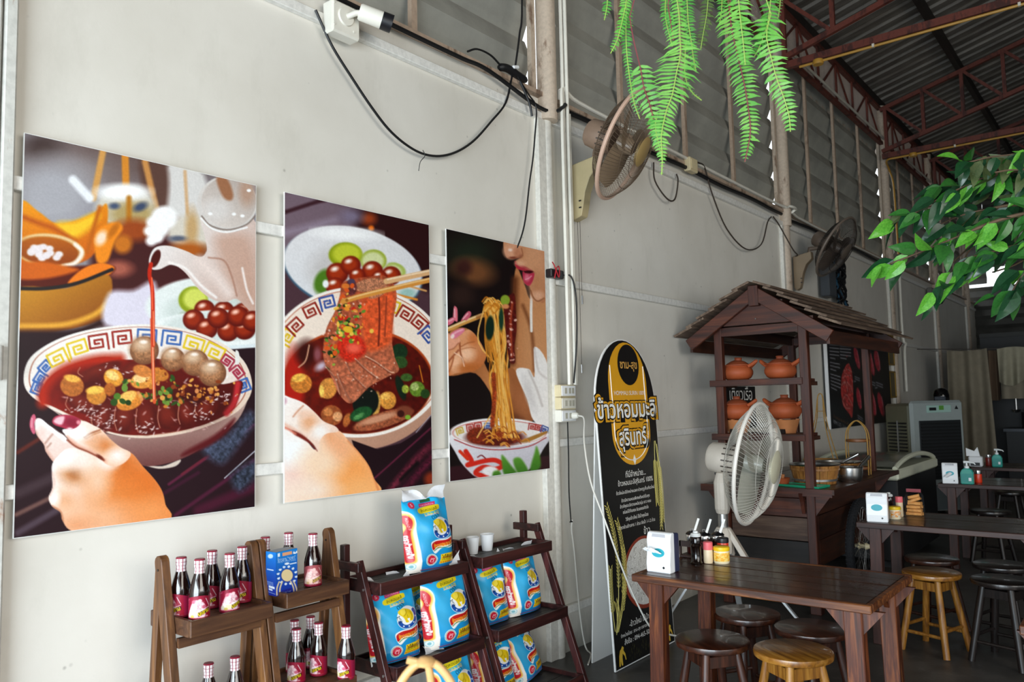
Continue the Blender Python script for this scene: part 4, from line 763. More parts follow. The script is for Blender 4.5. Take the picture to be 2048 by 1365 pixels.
b = [(0.016, y, 3.155-.004*math.sin(y*3)) for y in np.arange(1.7, 3.3, .2)]+[(0.018, 3.53, 3.08), (0.05, 3.66, 3.085), (0.075, 3.72, 3.135)]
cable('cable_bundle', 'thick black cable bundle running under the slats to the first column', b, 0.012, M_BLACKCB)
cable('cable_bundle', 'black cable bundle running along the wall top behind the near wall fan', [(0.016, y, 3.13+.006*math.sin(y*5)) for y in np.arange(3.82, 7.4, .25)], 0.016, M_BLACKCB)
cable('cable_bundle', 'black cable bundle running along the wall top behind the far wall fan', [(0.016, y, 3.11+.008*math.sin(y*4)) for y in np.arange(7.55, 11.2, .3)], 0.016, M_BLACKCB)
t = thing('cable_splice', 'black taped cable splice with a white clip lying on the ledge', 'cable splice', (0.02, 3.2, 3.19))
MB().tube(curve_pts([(0.01, 3.19, 3.205), (0.02, 3.25, 3.215), (0.02, 3.34, 3.205), (0.015, 3.42, 3.20)], 4), [0.012]+[0.022]*11+[.014], 10).build('taped_joint', M_BLACKCB, t, smooth=True)
MB().box((0.035, 3.30, 3.232), (0.025, 0.05, 0.018), Matrix.Rotation(.3, 3, 'X')).build('white_clip', M_WHITE, t, bevel=.004)
cable('power_cable', 'black cable coming straight down in front of the slats to the splice', [(0.03, 3.39, 4.6), (0.03, 3.384, 3.65), (0.03, 3.354, 3.44), (0.03, 3.308, 3.235)], 0.006, M_BLACKCB)
cable('power_cable', 'short black cable arching over the ledge into the splice', [(0.02, 2.93, 3.20), (0.025, 3.0, 3.235), (0.03, 3.1, 3.235), (0.02, 3.2, 3.21)], 0.0055, M_BLACKCB)
cable('power_cable', 'black wavy cable hanging down to the top of the noodle poster', [(0.03, 3.317, 3.198), (0.03, 3.42, 3.12), (0.024, 3.499, 3.065), (0.02, 3.484, 2.891), (0.018, 3.463, 2.757), (0.014, 3.434, 2.624), (0.02, 3.379, 2.401), (0.012, 3.337, 2.28), (-0.008, 3.3, 2.2)], 0.0045, M_BLACKCB)
cable('power_cable', 'short black cable hanging in front of the rail beside the column', [(0.03, 3.35, 3.17), (0.035, 3.42, 3.07), (0.03, 3.45, 3.00)], 0.007, M_BLACKCB)
# white conduits by the first column
for i, (y, z0, z1, lb) in enumerate(((3.700, 1.5, 3.20, 'leftmost of the white conduits beside the column, hooked at its top'), (3.728, 1.5, 5.2, 'second white conduit beside the column'), (3.757, 1.5, 5.2, 'third white conduit beside the column'), (3.787, 1.5, 3.10, 'rightmost white conduit beside the column, ending at the rail'))):
    pts = [(0.06-0.01*(i % 2), y, z0), (0.06-.01*(i % 2), y, z1)]
    if i == 0: pts += [(0.055, y+.01, z1+.03), (0.03, y+.03, z1+.035), (0.02, y+.04, z1-.02)]
    cable('wall_conduit', lb, pts, 0.0105, M_WHITEPL, 10, 0, 'conduit', 'white conduits beside the column')
cable('wall_conduit', 'white conduit running along the base of the slats', [(0.024, 3.80, 3.28), (0.024, 3.84, 3.235), (0.024, 4.1, 3.215), (0.024, 5.4, 3.205), (0.024, 7.25, 3.20), (0.075, 7.38, 3.2), (0.09, 7.46, 3.2), (0.075, 7.56, 3.2), (0.03, 7.7, 3.16), (0.024, 9.5, 3.15), (0.024, 11.1, 3.15)], 0.012, M_WHITEPL, 8, 3, 'conduit')
t = thing('junction_box', 'small yellowed junction box on the conduit between the two wall fans', 'junction box', (0.03, 5.43, 3.16))
MB().b2((-0.0, 5.36, 3.11), (0.055, 5.49, 3.215)).build('box', M_CREAMPL, t, bevel=.006); MB().b2((0.055, 5.375, 3.125), (0.06, 5.475, 3.2)).build('lid', M_CREAMPL, t, bevel=.004)
cable('power_cable', 'brown wire drooping in a short loop below the near wall fan', [(0.02, 4.86, 3.06), (0.02, 4.87, 2.93), (0.03, 5.02, 2.83), (0.03, 5.14, 2.85), (0.02, 5.22, 3.0), (0.02, 5.20, 3.05)], 0.006, M_BROWNCB)
cable('power_cable', 'brown wire drooping in a long loop right of the junction box', [(0.05, 5.5, 3.2), (0.03, 5.66, 3.2), (0.02, 5.8, 3.02), (0.02, 6.05, 2.78), (0.03, 6.4, 2.66), (0.03, 6.75, 2.75), (0.02, 6.95, 2.98), (0.02, 7.05, 3.05)], 0.006, M_BROWNCB)
cable('power_cable', 'brown wire hanging down the second column to the far fan bracket', [(0.02, 7.1, 3.06), (0.02, 7.25, 3.0), (0.07, 7.42, 2.80), (0.07, 7.55, 2.76), (0.03, 7.62, 2.76)], 0.006, M_BROWNCB)
# stacked power outlets
t = thing('power_outlets', 'stack of three yellowed power outlets below the white conduits', 'power outlet', (0.03, 3.72, 1.29))
for k in range(3):
    z = 1.325+0.0705*k
    bx_ = MB().b2((-0.0, 3.625, z-0.034), (0.05, 3.775, z+0.034)).build('outlet_box', M_CREAMPL if k else M_WHITEPL, t, bevel=.004)
    MB().b2((0.05, 3.632, z-0.029), (0.055, 3.768, z+0.029)).build('face_plate', M_WHITE if k != 1 else M_WHITEPL, bx_, bevel=.002)
    for dy in (-.03, .01, .04): MB().b2((0.055, 3.70+dy-.011, z-.016), (0.0565, 3.70+dy+.011, z+.016)).build('socket', plain('socket_grey', 'b9b5a6', .5), bx_)
t = thing('plug', 'round white plug in the lowest outlet with its cable', 'plug', (0.06, 3.735, 1.325))
MB().lathe([(0, 0), (.02, 0), (.02, .02), (.013, .035), (0, .036)], (0.057, 3.735, 1.325), 14, axis='x').build('plug_head', M_WHITEPL, t, smooth=True)
MB().tube(curve_pts([(0.09, 3.735, 1.325), (0.14, 3.72, 1.305), (0.19, 3.64, 1.18), (0.28, 3.555, .98), (0.37, 3.545, .78), (0.42, 3.60, .56), (0.44, 3.72, .34), (0.45, 3.86, .17), (0.46, 4.02, .11), (0.49, 4.2, .06), (0.52, 4.5, .012)], 5), 0.0048, 6).build('cord', M_WHITECB, t, smooth=True)
t = thing('power_adapter', 'black power adapter tied with red string beside the noodle poster', 'adapter', (0.03, 3.62, 2.13))
MB().b2((0.001, 3.575, 2.105), (0.045, 3.70, 2.155)).build('case', M_BLACKPL, t, bevel=.006)
MB().tube(curve_pts([(0.048, 3.60, 2.10), (0.05, 3.62, 2.16), (0.046, 3.65, 2.17), (0.05, 3.64, 2.11), (0.05, 3.60, 2.17), (0.05, 3.58, 2.19)], 4), .0035, 5).build('red_string', plain('red_string', 'b3202c', .7), t)
MB().tube(curve_pts([(0.03, 3.70, 2.13), (0.07, 3.735, 2.12), (0.085, 3.755, 2.0), (0.085, 3.75, 1.75), (0.06, 3.745, 1.51)], 4), .005, 6).build('cord', M_BLACKCB, t, smooth=True)
cable('power_cable', 'black cable with a plug dangling below the power outlets', [(0.03, 3.715, 1.29), (0.02, 3.73, 1.1), (0.02, 3.725, .9), (0.022, 3.731, .76), (0.025, 3.731, .725)], [0.004]*19+[0.009, .012], M_BLACKCB)
cable('power_cable', 'white cable trailing down the wall behind the dark display shelf', [(0.03, 3.735, .74), (0.02, 3.74, .68), (0.018, 3.765, .54), (0.02, 3.80, .2), (0.03, 3.83, .02), (0.12, 3.75, .012), (0.2, 3.6, .01)], 0.0045, M_WHITECB)
# cable tangle and black box by the far fan
t = thing('cable_tangle', 'tangle of black cables with a dark box hanging under the far wall fan', 'cable tangle', (0.03, 8.6, 2.5))
MB().b2((-0.0, 8.38, 2.44), (0.10, 8.62, 2.80)).build('dark_box', plain('slate_box', '3a3f45', .5), t, bevel=.01)
rr = random.Random(4)
for k in range(16):
    y0 = 8.78+rr.uniform(-.03, .2); pts = [(0.03+rr.uniform(0, .04), y0+rr.uniform(-.02, .1), 2.98)]
    for q in range(5): pts.append((0.03+rr.uniform(0, .06), 8.80+rr.uniform(-.12, .28), 2.85-.11*q+rr.uniform(-.04, .04)))
    MB().tube(curve_pts(pts, 4), 0.008+rr.uniform(0, .006), 5).build('cable_strand', plain('blue_cable', '27506a', .5) if k % 7 == 3 else M_BLACKCB, t, smooth=True)
for k in range(3): MB().b2((0.0, 8.72+.08*k, 2.5+.07*k), (.06, 8.80+.08*k, 2.62+.07*k)).build('small_adapter', M_BLACKPL, t, bevel=.005)
cable('wall_conduit', 'white conduit dropping down the far wall behind the air cooler', [(0.02, 11.75, 3.12), (0.02, 11.74, 2.95), (0.02, 11.72, 2.2), (0.05, 11.75, 2.1), (0.02, 11.78, 2.0), (0.02, 11.76, 1.45)], .016, M_WHITEPL, 8, 3, 'conduit')
# ---------------- fans
def fan_head(t, C, N, R, m_guard, m_rim, m_blade, m_motor, m_badge, nw=84, motor_l=.5, wire=.0016):
    """guard, rim, blades, hub and motor; C rim centre, N forward axis, R radius"""
    M = Matrix.Translation(C) @ Vector(N).to_track_quat('Z', 'Y').to_matrix().to_4x4()
    rh, dome = R*.27, R*.36
    def prof_f(s): return (rh+(R-rh)*s, dome*(1-s**2.6))
    def prof_b(s): return (R*.24+(R-R*.24)*s, -R*.36*(1-s**2.6))
    for nm, pf in (('front_guard', prof_f), ('back_guard', prof_b)):
        mb = MB()
        for k in range(nw):
            a = 2*PI*k/nw; sw = .35
            mb.tube([(pf(s)[0]*math.cos(a+sw*(1-s)), pf(s)[0]*math.sin(a+sw*(1-s)), pf(s)[1]) for s in (0, .25, .5, .7, .85, .95, 1)], wire, 3, cap=False)
        for s in (.3, .62): mb.tube([(pf(s)[0]*math.cos(2*PI*k/40), pf(s)[0]*math.sin(2*PI*k/40), pf(s)[1]) for k in range(40)], .0018, 4, closed=True)
        o = mb.xf(M).build(nm, m_guard, t); 
    MB().tube([(R*math.cos(2*PI*k/56), R*math.sin(2*PI*k/56), 0) for k in range(56)], .012, 8, closed=True).xf(M).build('guard_rim', m_rim, t, smooth=True)
    MB().lathe([(0, dome+.012), (rh*.8, dome+.010), (rh*1.02, dome+.002), (rh*1.02, dome-.012), (0, dome-.012)], (0, 0, 0), 28).xf(M).build('badge', m_badge, t, smooth=True)
    MB().lathe([(0, dome*.55), (R*.12, dome*.5), (R*.16, dome*.2), (R*.17, -R*.12), (0, -R*.12)], (0, 0, 0), 20).xf(M).build('hub', m_blade, t, smooth=True)
    for b in range(3):
        a0 = 2*PI*b/3+.5; vs = []; fs = []; nu, nv = 7, 6
        for i in range(nu):
            s = i/(nu-1); r = R*(.15+.70*s); w = R*(.20+.36*math.sin(PI*min(1, s*.72+.18)))*(1 if s < .99 else .7)
            for j in range(nv):
                q = j/(nv-1)-.5; ang = a0+q*w/r*1.15-.25*s; vs.append((r*math.cos(ang), r*math.sin(ang), R*(-.02+.20*q*(1-.35*s)+.04*(1-4*q*q))))
        for i in range(nu-1):
            for j in range(nv-1): fs.append((i*nv+j, i*nv+j+1, (i+1)*nv+j+1, (i+1)*nv+j))
        MB().add(vs, fs).xf(M).build('blade', m_blade, t, smooth=True)
    L = R*motor_l; mo = MB().lathe([(0, -R*.26-L), (R*.20, -R*.26-L), (R*.25, -R*.25-L*.92), (R*.27, -R*.26-L*.45), (R*.265, -R*.27), (R*.22, -R*.22), (0, -R*.22)], (0, 0, 0), 24).xf(M).build('motor_housing', m_motor, t, smooth=True)
    mb = MB()
    for k in range(16):
        a = 2*PI*k/16; mb.bar((R*.273*math.cos(a), R*.273*math.sin(a), -R*.27-L*.40), (R*.268*math.cos(a), R*.268*math.sin(a), -R*.28), .008, .003, up=(math.cos(a), math.sin(a), 0))
    mb.xf(M).build('vent_ribs', plain('vent_dark', '4a4038', .6), mo)
    return M
def pix_normal(px, py, ratio, dx, dy):
    d = (AX_R*((px-1024)/CAM_F)+AX_U*((682.5-py)/CAM_F)+AX_F).normalized(); im = (AX_R*dx-AX_U*dy).normalized(); im = (im-d*im.dot(d)).normalized()
    return (-d*ratio+im*math.sqrt(1-ratio*ratio)).normalized()
G_DARK = plain('dusty_brown_guard', '6b5a4a', .5, .3); G_BLADE = plain('smoky_blade', '8a7660', .35, 0, .1); G_RIM = plain('beige_rim', 'c9a894', .45); G_MOT = plain('brown_motor', '8a7260', .5, 0, .12); G_BADGE = plain('gold_badge', 'a98f5c', .4)
def wall_fan(label, C, N, yb, zb, R, mats, reach):
    t = thing('wall_fan', label, 'fan', (0.0, yb, zb), group='wall mounted fans')
    M = fan_head(t, C, N, R, *mats[:5])
    x1 = reach; prof = [(-.002, zb+.16), (x1, zb+.19), (x1+.005, zb+.12), (x1-.05, zb+.07), (x1-.085, zb-.01), (x1-.10, zb-.09), (x1-.115, zb-.15), (.02, zb-.17), (-.002, zb-.15)]
    MB().poly([(x, yb+.035, z) for x, z in prof], .07, (0, 1, 0)).build('wall_bracket', mats[5], t, bevel=.004)
    back = Vector(M @ Vector((0, 0, -R*.45)))
    MB().tube([(x1-.03, yb, zb+.16), (x1-.02, yb, zb+.22), back-Vector((0, 0, .06)), back], .022, 10).build('swivel_arm', mats[3], t, smooth=True)
    for dz in (-.10, -.06): MB().box((x1*.42, yb-.037, zb+dz), (.016, .004, .008)).build('switch_slot', M_BLACKPL, t)
    return t
n1 = pix_normal(1250, 290, .33, .936, .35)
wall_fan('dusty brown wall fan with a wide mesh guard behind the hanging fern', Vector((0.405, 3.815, 2.84)), n1, 3.86, 2.64, .315, (G_DARK, G_RIM, G_BLADE, G_MOT, G_BADGE, plain('bracket_cream', 'b5a57e', .5, 0, .06)), .205)
wf = bpy.data.objects['wall_fan']
for y, z0, z1 in ((3.90, 2.50, 2.03), (3.875, 2.28, 1.62)):
    pc = MB().tube([(.03, y, 2.5), (.028, y+.003, z1)], .0016, 5).build('pull_cord', M_BROWNCB, wf); MB().tube([(.028, y+.003, z1), (.028, y+.003, z1-.05)], .006, 8).build('cord_weight', M_METAL, pc, smooth=True)
n2 = pix_normal(1672, 495, .33, .90, .42)
D_G = plain('sooty_guard', '2e2722', .6, .2); D_R = plain('sooty_rim', '6a5d52', .5); D_B = plain('sooty_blade', '4a3f37', .5, 0, .1); D_M = plain('sooty_motor', '5d4e42', .55, 0, .1)
wall_fan('dark sooty wall fan farther along the wall above the food cart', Vector((0.375, 7.73, 2.815)), n2, 7.66, 2.60, .30, (D_G, D_R, D_B, D_M, plain('sooty_badge', '5a5046', .5), plain('bracket_brown', '8d7a62', .55, 0, .06)), .17)
# pedestal fan on a tripod
n3 = pix_normal(1507, 928, .27, .986, .166)
t = thing('pedestal_fan', 'large white pedestal fan on a metal tripod in front of the food cart', 'fan', (0.528, 4.632, 0))
PW = plain('fan_white_guard', 'c4c1b8', .4, .3); PB = plain('fan_clear_blade', 'a9a89c', .3, 0, .05); PM = plain('fan_ivory', 'c9bfb2', .42, 0, .06)
CF = Vector((0.712, 4.692, 1.006)); Mf = fan_head(t, CF, n3, .366, PW, plain('fan_rim_white', 'ece7de', .4), PB, PM, plain('fan_badge_cream', 'd6d2b8', .4), nw=88, motor_l=.50, wire=.0014)
st = Vector((0.528, 4.632, 0)); bk = Vector(Mf @ Vector((0, 0, -.19)))
MB().tube([st+Vector((0, 0, .61)), st+Vector((0, 0, .72))], .030, 16).build('post_collar', M_METAL, t, smooth=True)
MB().lathe([(0, .70), (.036, .70), (.046, .73), (.048, .89), (.030, .95), (0, .95)], st, 14).build('neck_box', PM, t, bevel=.004)
MB().bar(st+Vector((0, 0, .91)), bk+Vector((0, 0, -.02)), .045, .03).build('tilt_bracket', PM, t, bevel=.005)
MB().lathe([(0, 0), (.017, 0), (.017, .03), (0, .03)], bk+Vector((-.03, -.03, -.09)), 10, axis='y').build('tilt_knob', M_BLACKPL, t, smooth=True)
MB().lathe([(0, .62), (.042, .62), (.058, .585), (.048, .46), (0, .46)], st, 10).build('tripod_hub', PM, t, bevel=.004)
for dx, dy in ((.47, .11), (-.34, -.19), (-.02, -.30), (-.05, .33)):
    f = Vector((st.x+dx, st.y+dy, 0)); d = (f-Vector((st.x, st.y, 0))).normalized()
    lg = MB().bar(st+d*.04+Vector((0, 0, .56)), f+Vector((0, 0, .012)), .034, .012, up=(d.x, d.y, .4)).build('leg', plain('leg_steel', 'c6cacc', .35, .5), t)
    MB().bar(st+d*.025+Vector((0, 0, .61)), st+d*.13+Vector((0, 0, .43)), .055, .03, up=(d.x, d.y, .4)).build('leg_bracket', PM, t, bevel=.004)
    MB().box(f+Vector((0, 0, .010)), (.04, .04, .02)).build('rubber_foot', M_BLACKPL, lg)
# ---------------- standing sign
SW, SH = .65, 1.752; S0 = Vector((0.365, 3.595, 0.004)); SUP = Vector((-0.095, 0, 1.745)).normalized()
def SP(u, v, out=0.0): return S0+Vector((0, u, 0))+SUP*v+Vector((SUP.z, 0, -SUP.x))*out
t = thing('standing_sign', 'tall black and yellow standing sign for rice with an arched top', 'sign', (S0.x, S0.y+SW/2, 0))
arch = [(0, 0), (SW, 0), (SW, 1.38)]+[(SW/2+SW/2*math.cos(a), 1.38+(SH-1.38)*math.sin(a)) for a in np.linspace(.12, PI-.12, 21)]+[(0, 1.38)]
MB().poly([SP(u, v, .010) for u, v in arch], .010, (SUP.z, 0, -SUP.x)).build('board', M_PAPER, t)
# label bulges beyond the board on both sides
blk = plain('print_black', '141312', .4); yel = plain('print_amber', 'e0a020', .42, 0, .03); wht = plain('print_white', 'f4f2ec', .45); gold = plain('print_gold', 'e8c24a', .45); pal = plain('print_straw', 'd5c66a', .5)
inner = [(SW/2+(u-SW/2)*.985, .006+v*.993) for u, v in arch]
MB().poly([SP(u, v, .0108) for u, v in inner]).build('black_print', blk, t)
def plate(name, pts, mat, out, par=None): return MB().poly([SP(u, v, out) for u, v in pts]).build(name, mat, par or t)
UC = .352
pill = [(.142, 1.50)]+[(UC+.21*math.cos(a), 1.22+.182*math.sin(a)) for a in np.linspace(PI, 2*PI, 20)]+[(.562, 1.50)]+[(UC+.21*math.cos(a), 1.50+.235*math.sin(a)) for a in np.linspace(.05, PI-.05, 16)]
pill = [(u, min(v, 1.38+(SH-1.38)*math.sqrt(max(0, 1-((u-SW/2)/(SW/2))**2))-.012)) for u, v in pill]
plate('yellow_panel', pill, yel, .0114)
plate('dark_oval', [(.372+.118*math.cos(a), 1.606+.118*math.sin(a)) for a in np.linspace(0, 2*PI, 30)[:-1]], blk, .0119)
ring = [(UC+.183*math.cos(a), 1.22+.155*math.sin(a)) for a in np.linspace(PI*1.0, PI*2.0, 24)]
MB().tube([SP(u, v, .0118) for u, v in ring], .003, 4).build('white_arc', wht, t)
for s in (-1, 1): MB().tube([SP(UC+s*.183, 1.22, .0118), SP(UC+s*.183, 1.60, .0118)], .0028, 4).build('white_line', wht, t)
plate('white_diamond', [(UC+.005, 1.095), (UC+.023, 1.065), (UC+.005, 1.035), (UC-.013, 1.065)], wht, .0128)
def ST(name, body, u, v, width, mat, out=.0125, rot=0.0, offset=0.0, height=None, size=.1):
    M = frame(SP(u, v, out), Vector((0, 1, 0))*math.cos(rot)+SUP*math.sin(rot), SUP*math.cos(rot)-Vector((0, 1, 0))*math.sin(rot)); return lettering(name, body, size, mat, t, M, width=width, height=height, offset=offset)
ST('lettering', 'ชาม-สุข', .374, 1.605, .19, plain('print_tan', 'd9a352', .45), .0125, offset=.002)
ST('lettering', 'HOMMALI SURIN 100%', .363, 1.443, .34, wht, .0125)
for body, u, v, w, hgt in (('ข้าวหอมมะลิ', .326, 1.345, .635, .118), ('สุรินทร์', .357, 1.188, .30, .135)):
    ST('lettering_outline', body, u, v, w+.075, blk, .0130, .0, .0145, hgt+.052); ST('lettering_outline', body, u, v, w+.056, yel, .0136, .0, .0115, hgt+.038); ST('lettering_outline', body, u, v, w+.016, blk, .0142, .0, .0055, hgt+.014); ST('lettering', body, u-.002, v+.002, w, wht, .0148, .0, .0016, hgt)
for body, u, v, w in (('ที่นี่จำหน่าย...', .357, .988, .22), ('ข้าวหอมมะลิสุรินทร์ 100%', .352, .945, .385), ('ข้าวใหม่จะมีจำหน่ายเฉพาะช่วงฤดูเก็บเกี่ยวใหม่', .345, .896, .42), ('ข้าวมีความหอมพิเศษตั้งแต่เริ่มหุง', .337, .853, .31), ('ข้าวที่หุงจะมีความเหนียวนุ่ม ยาว หอม', .333, .822, .34), ('อร่อยได้ทั้งสอง รับรองรสติดใจ', .328, .790, .28), ('วิธีหุงข้าวใหม่ ใช้น้ำหุงน้อย', .336, .750, .25), ('อัตราส่วนข้าวสาร 1 ส่วน ต่อน้ำ 1-1.2 ส่วน', .332, .712, .40)):
    ST('lettering', body, u, v, w, wht, .0125)
ST('lettering', 'ข้าว', .43, .662, .07, wht, .0125); ST('lettering', '-ข้าวใหม่ ใช้น้ำหุงน้อย-', .335, .202, .34, wht, .0125)
ST('lettering', 'จำหน่ายโดย : ชาม-สุข ตลาดเกษตร เมืองสุรินทร์', .30, .161, .46, wht, .0125); ST('lettering', 'สั่งซื้อ : 094-465-5046 / 093-071', .325, .122, .44, wht, .0125)
# bowl of rice
bo = MB().poly([SP(.37+.225*math.cos(a), .445+.195*math.sin(a), .0121) for a in np.linspace(0, 2*PI, 36)[:-1]]).build('rice_bowl_print', plain('print_clay', '8a3420', .5, 0, .15), t)
MB().poly([SP(.372+.203*math.cos(a), .447+.177*math.sin(a), .0126) for a in np.linspace(0, 2*PI, 36)[:-1]]).build('rice_print', plain('print_rice', 'd9d6d0', .5), bo)
mb = MB(); rr = random.Random(11)
for k in range(520):
    a, q = rr.uniform(0, 2*PI), math.sqrt(rr.random())*.94; u, v = .372+.2*q*math.cos(a), .447+.174*q*math.sin(a); th = rr.uniform(0, PI); l, w = .011, .0026
    c, s_ = math.cos(th), math.sin(th); mb.add([SP(u+l*c, v+l*s_, .0131), SP(u-w*s_, v+w*c, .0131), SP(u-l*c, v-l*s_, .0131), SP(u+w*s_, v-w*c, .0131)], [(0, 1, 2, 3)])
mb.mi = [rr.choice((0, 0, 1)) for _ in mb.f]; o = mb.build('rice_grain_print', [wht, plain('print_rice_shade', 'a9a49a', .5)], bo); o['kind'] = 'stuff'
# ears of rice
def ear(u0, v0, u1, v1, u2, v2, n):
    mb = MB(); P0, P1, P2 = np.array((u0, v0)), np.array((u1, v1)), np.array((u2, v2))
    for k in range(n):
        s = k/(n-1); p = (1-s)**2*P0+2*s*(1-s)*P1+s*s*P2; d = 2*(1-s)*(P1-P0)+2*s*(P2-P1); d /= np.linalg.norm(d); nn = np.array((-d[1], d[0]))
        if s > .30:
            for sg in (-1, 1):
                a = p+nn*sg*.006; b = a+(d*.8+nn*sg*.5)*.026; m_ = (a+b)/2; w = np.array((-(b-a)[1], (b-a)[0])); w = w/np.linalg.norm(w)*.0042
                mb.add([SP(*a, .0130), SP(*(m_+w), .0130), SP(*b, .0130), SP(*(m_-w), .0130)], [(0, 1, 2, 3)])
    mb.tube([SP(*((1-s)**2*P0+2*s*(1-s)*P1+s*s*P2), .0127) for s in np.linspace(0, 1, 9)], .0012, 3)
    o = mb.build('rice_ear_print', pal, t)
for a in ((.03, .19, .16, .55, .03, .84, 36), (.04, .19, .22, .50, .12, .75, 34), (.05, .2, .2, .42, .16, .60, 28), (.02, .2, .0, .36, .02, .52, 24), (.05, .19, .15, .34, .14, .46, 22), (.03, .18, .08, .26, .05, .34, 18), (.61, 1.16, .645, 1.0, .60, .66, 40), (.60, 1.16, .575, .98, .575, .80, 34), (.625, 1.14, .655, .92, .625, .70, 34)): ear(*a)
# farmer silhouettes and seedlings along the bottom
for u0, sc in ((.035, .85), (.56, .8)):
    f = [(0, 0), (.012, 0), (.014, .03), (.022, .0), (.034, 0), (.032, .045), (.036, .068), (.052, .05), (.06, .022), (.066, .024), (.06, .06), (.045, .085), (.05, .1), (.036, .112), (.026, .098), (.014, .09), (.004, .06)]
    plate('farmer_print', [(u0+a*sc*1.3, .018+b*sc) for a, b in f], plain('print_farmer', 'e3b83e', .5), .0126)
mb = MB()
for k in range(60):
    u, v = rr.uniform(.14, .61), rr.uniform(.012, .09); mb.add([SP(u, v, .0126), SP(u+.002, v, .0126), SP(u+.0015, v+.02, .0126)], [(0, 1, 2)])
mb.build('seedling_print', plain('print_olive', '6d6a38', .5), t)['kind'] = 'stuff'
MB().poly([(0.19, 3.66, 0.0), (0.19, 4.1, 0.0), (0.27, 4.05, 1.45), (0.27, 3.64, 1.38)], .008, (1, 0, .05)).build('easel_back', M_PAPER, t)
# ================================================================== display shelves, sauce bottles, rice bags
W_OAK = wood('brown_stained_wood', '40240f', '744a27', 'a06e3c', 'z', .5); W_OAKY = wood('brown_stained_board', '2e1b10', '5a3822', '7c5434', 'y', .5)
W_DK = wood('dark_red_wood', '220d0d', '451d1b', '6b322c', 'z', .4); W_DKY = wood('dark_red_board', '180b0b', '381a18', '5c2e29', 'y', .4); W_SLAT = wood('black_worn_slat', '161413', '262322', '3c3733', 'y', .5)
def tray(t, x0, x1, y0, y1, ztop, m, mslat, lip=.05, nsl=3, th=.012, floor_drop=.012):
    tr = MB().b2((x1-th, y0, ztop-lip), (x1, y1, ztop)).build('tray_front', m, t, bevel=.002)
    MB().b2((x0, y0, ztop-lip), (x0+th, y1, ztop)).build('tray_back', m, t, bevel=.002)
    for y in (y0, y1-th): MB().b2((x0+th, y, ztop-lip), (x1-th, y+th, ztop)).build('tray_end', m, t)
    w = (x1-x0-2*th)/nsl
    for k in range(nsl): MB().b2((x0+th+k*w+.002, y0+th, ztop-floor_drop-.012), (x0+th+(k+1)*w-.002, y1-th, ztop-floor_drop)).build('slat', mslat, t)
def rounded_leg(a, b, wx, wy, mat, t):
    """leg with a rounded head at a, tapering down to b (in a plane of constant y)"""
    a, b = Vector(a), Vector(b); d = (b-a).normalized(); sd = Vector((d.z, 0, -d.x)); n = 7; pts = []
    for k in range(n+1):
        an = PI*k/n; pts.append(a+sd*(wx/2*math.cos(an))-d*(wx/2*math.sin(an)))
    pts += [b-sd*wx*.5, b+sd*wx*.5]
    MB().poly([p+Vector((0, wy/2, 0)) for p in pts], wy, (0, 1, 0)).build('leg', mat, t, bevel=.002)
def a_shelf(label, y0, y1, ztop, zlow, xt):
    t = thing('bottle_rack', label, 'display shelf', (0.2, (y0+y1)/2, 0), group='brown A-frame bottle racks')
    for y in (y0-.015, y1+.015):
        rounded_leg((.15, y, .922), (.33, y, 0), .044, .028, W_OAK, t); rounded_leg((.146, y, .905), (.07, y, 0), .034, .024, W_OAK, t)
        MB().lathe([(0, -.016), (.004, -.016), (.004, .016), (0, .016)], (.152, y, .90), 8, axis='y').build('bolt', M_DARKST, t)
    tray(t, .05, xt, y0, y1, ztop, W_OAKY, W_OAKY); tray(t, .035, xt+.04, y0, y1, zlow, W_OAKY, W_OAKY)
    MB().b2((.30, y0-.02, .12), (.315, y1+.02, .15)).build('stretcher', W_OAKY, t); MB().b2((.215, y0, .665), (.232, y1, .695)).build('stretcher', W_OAKY, t)
a_shelf('brown wooden A-frame rack, leftmost, with five sauce bottles on top', 1.302, 1.592, .757, .397, .30)
a_shelf('brown wooden A-frame rack with a blue box among its bottles', 1.655, 1.925, .769, .437, .29)
def ladder_shelf(label, y0, y1):
    t = thing('ladder_shelf', label, 'display shelf', (0.2, (y0+y1)/2, 0), group='dark ladder shelves with rice bags')
    for y in (y0-.016, y1+.016):
        MB().b2((.085, y-.015, 0), (.115, y+.015, .858)).build('post', W_DK, t, bevel=.003)
        MB().b2((.055, y-.03, .765), (.215, y-.012, .80)).build('arm', W_DKY, t, bevel=.002)
        MB().bar((.18, y, .80), (.475, y, 0.0), .024, .036, up=(1, 0, .4)).build('leg', W_DK, t, bevel=.002)
        for z, x in ((.70, .225), (.40, .335)): MB().lathe([(0, -.016), (.005, -.016), (.005, .016), (0, .016)], (x, y, z), 8, axis='y').build('bolt', M_METAL, t)
    for x0, x1, z in ((.075, .29, .727), (.12, .375, .425), (.13, .455, .122)): tray(t, x0, x1, y0, y1, z, W_DKY, W_SLAT, .048, 3, .012, .020)
ladder_shelf('dark red ladder shelf holding a rice bag on its top tray', 2.075, 2.575)
ladder_shelf('dark red ladder shelf by the column with an empty top tray', 2.665, 3.185)
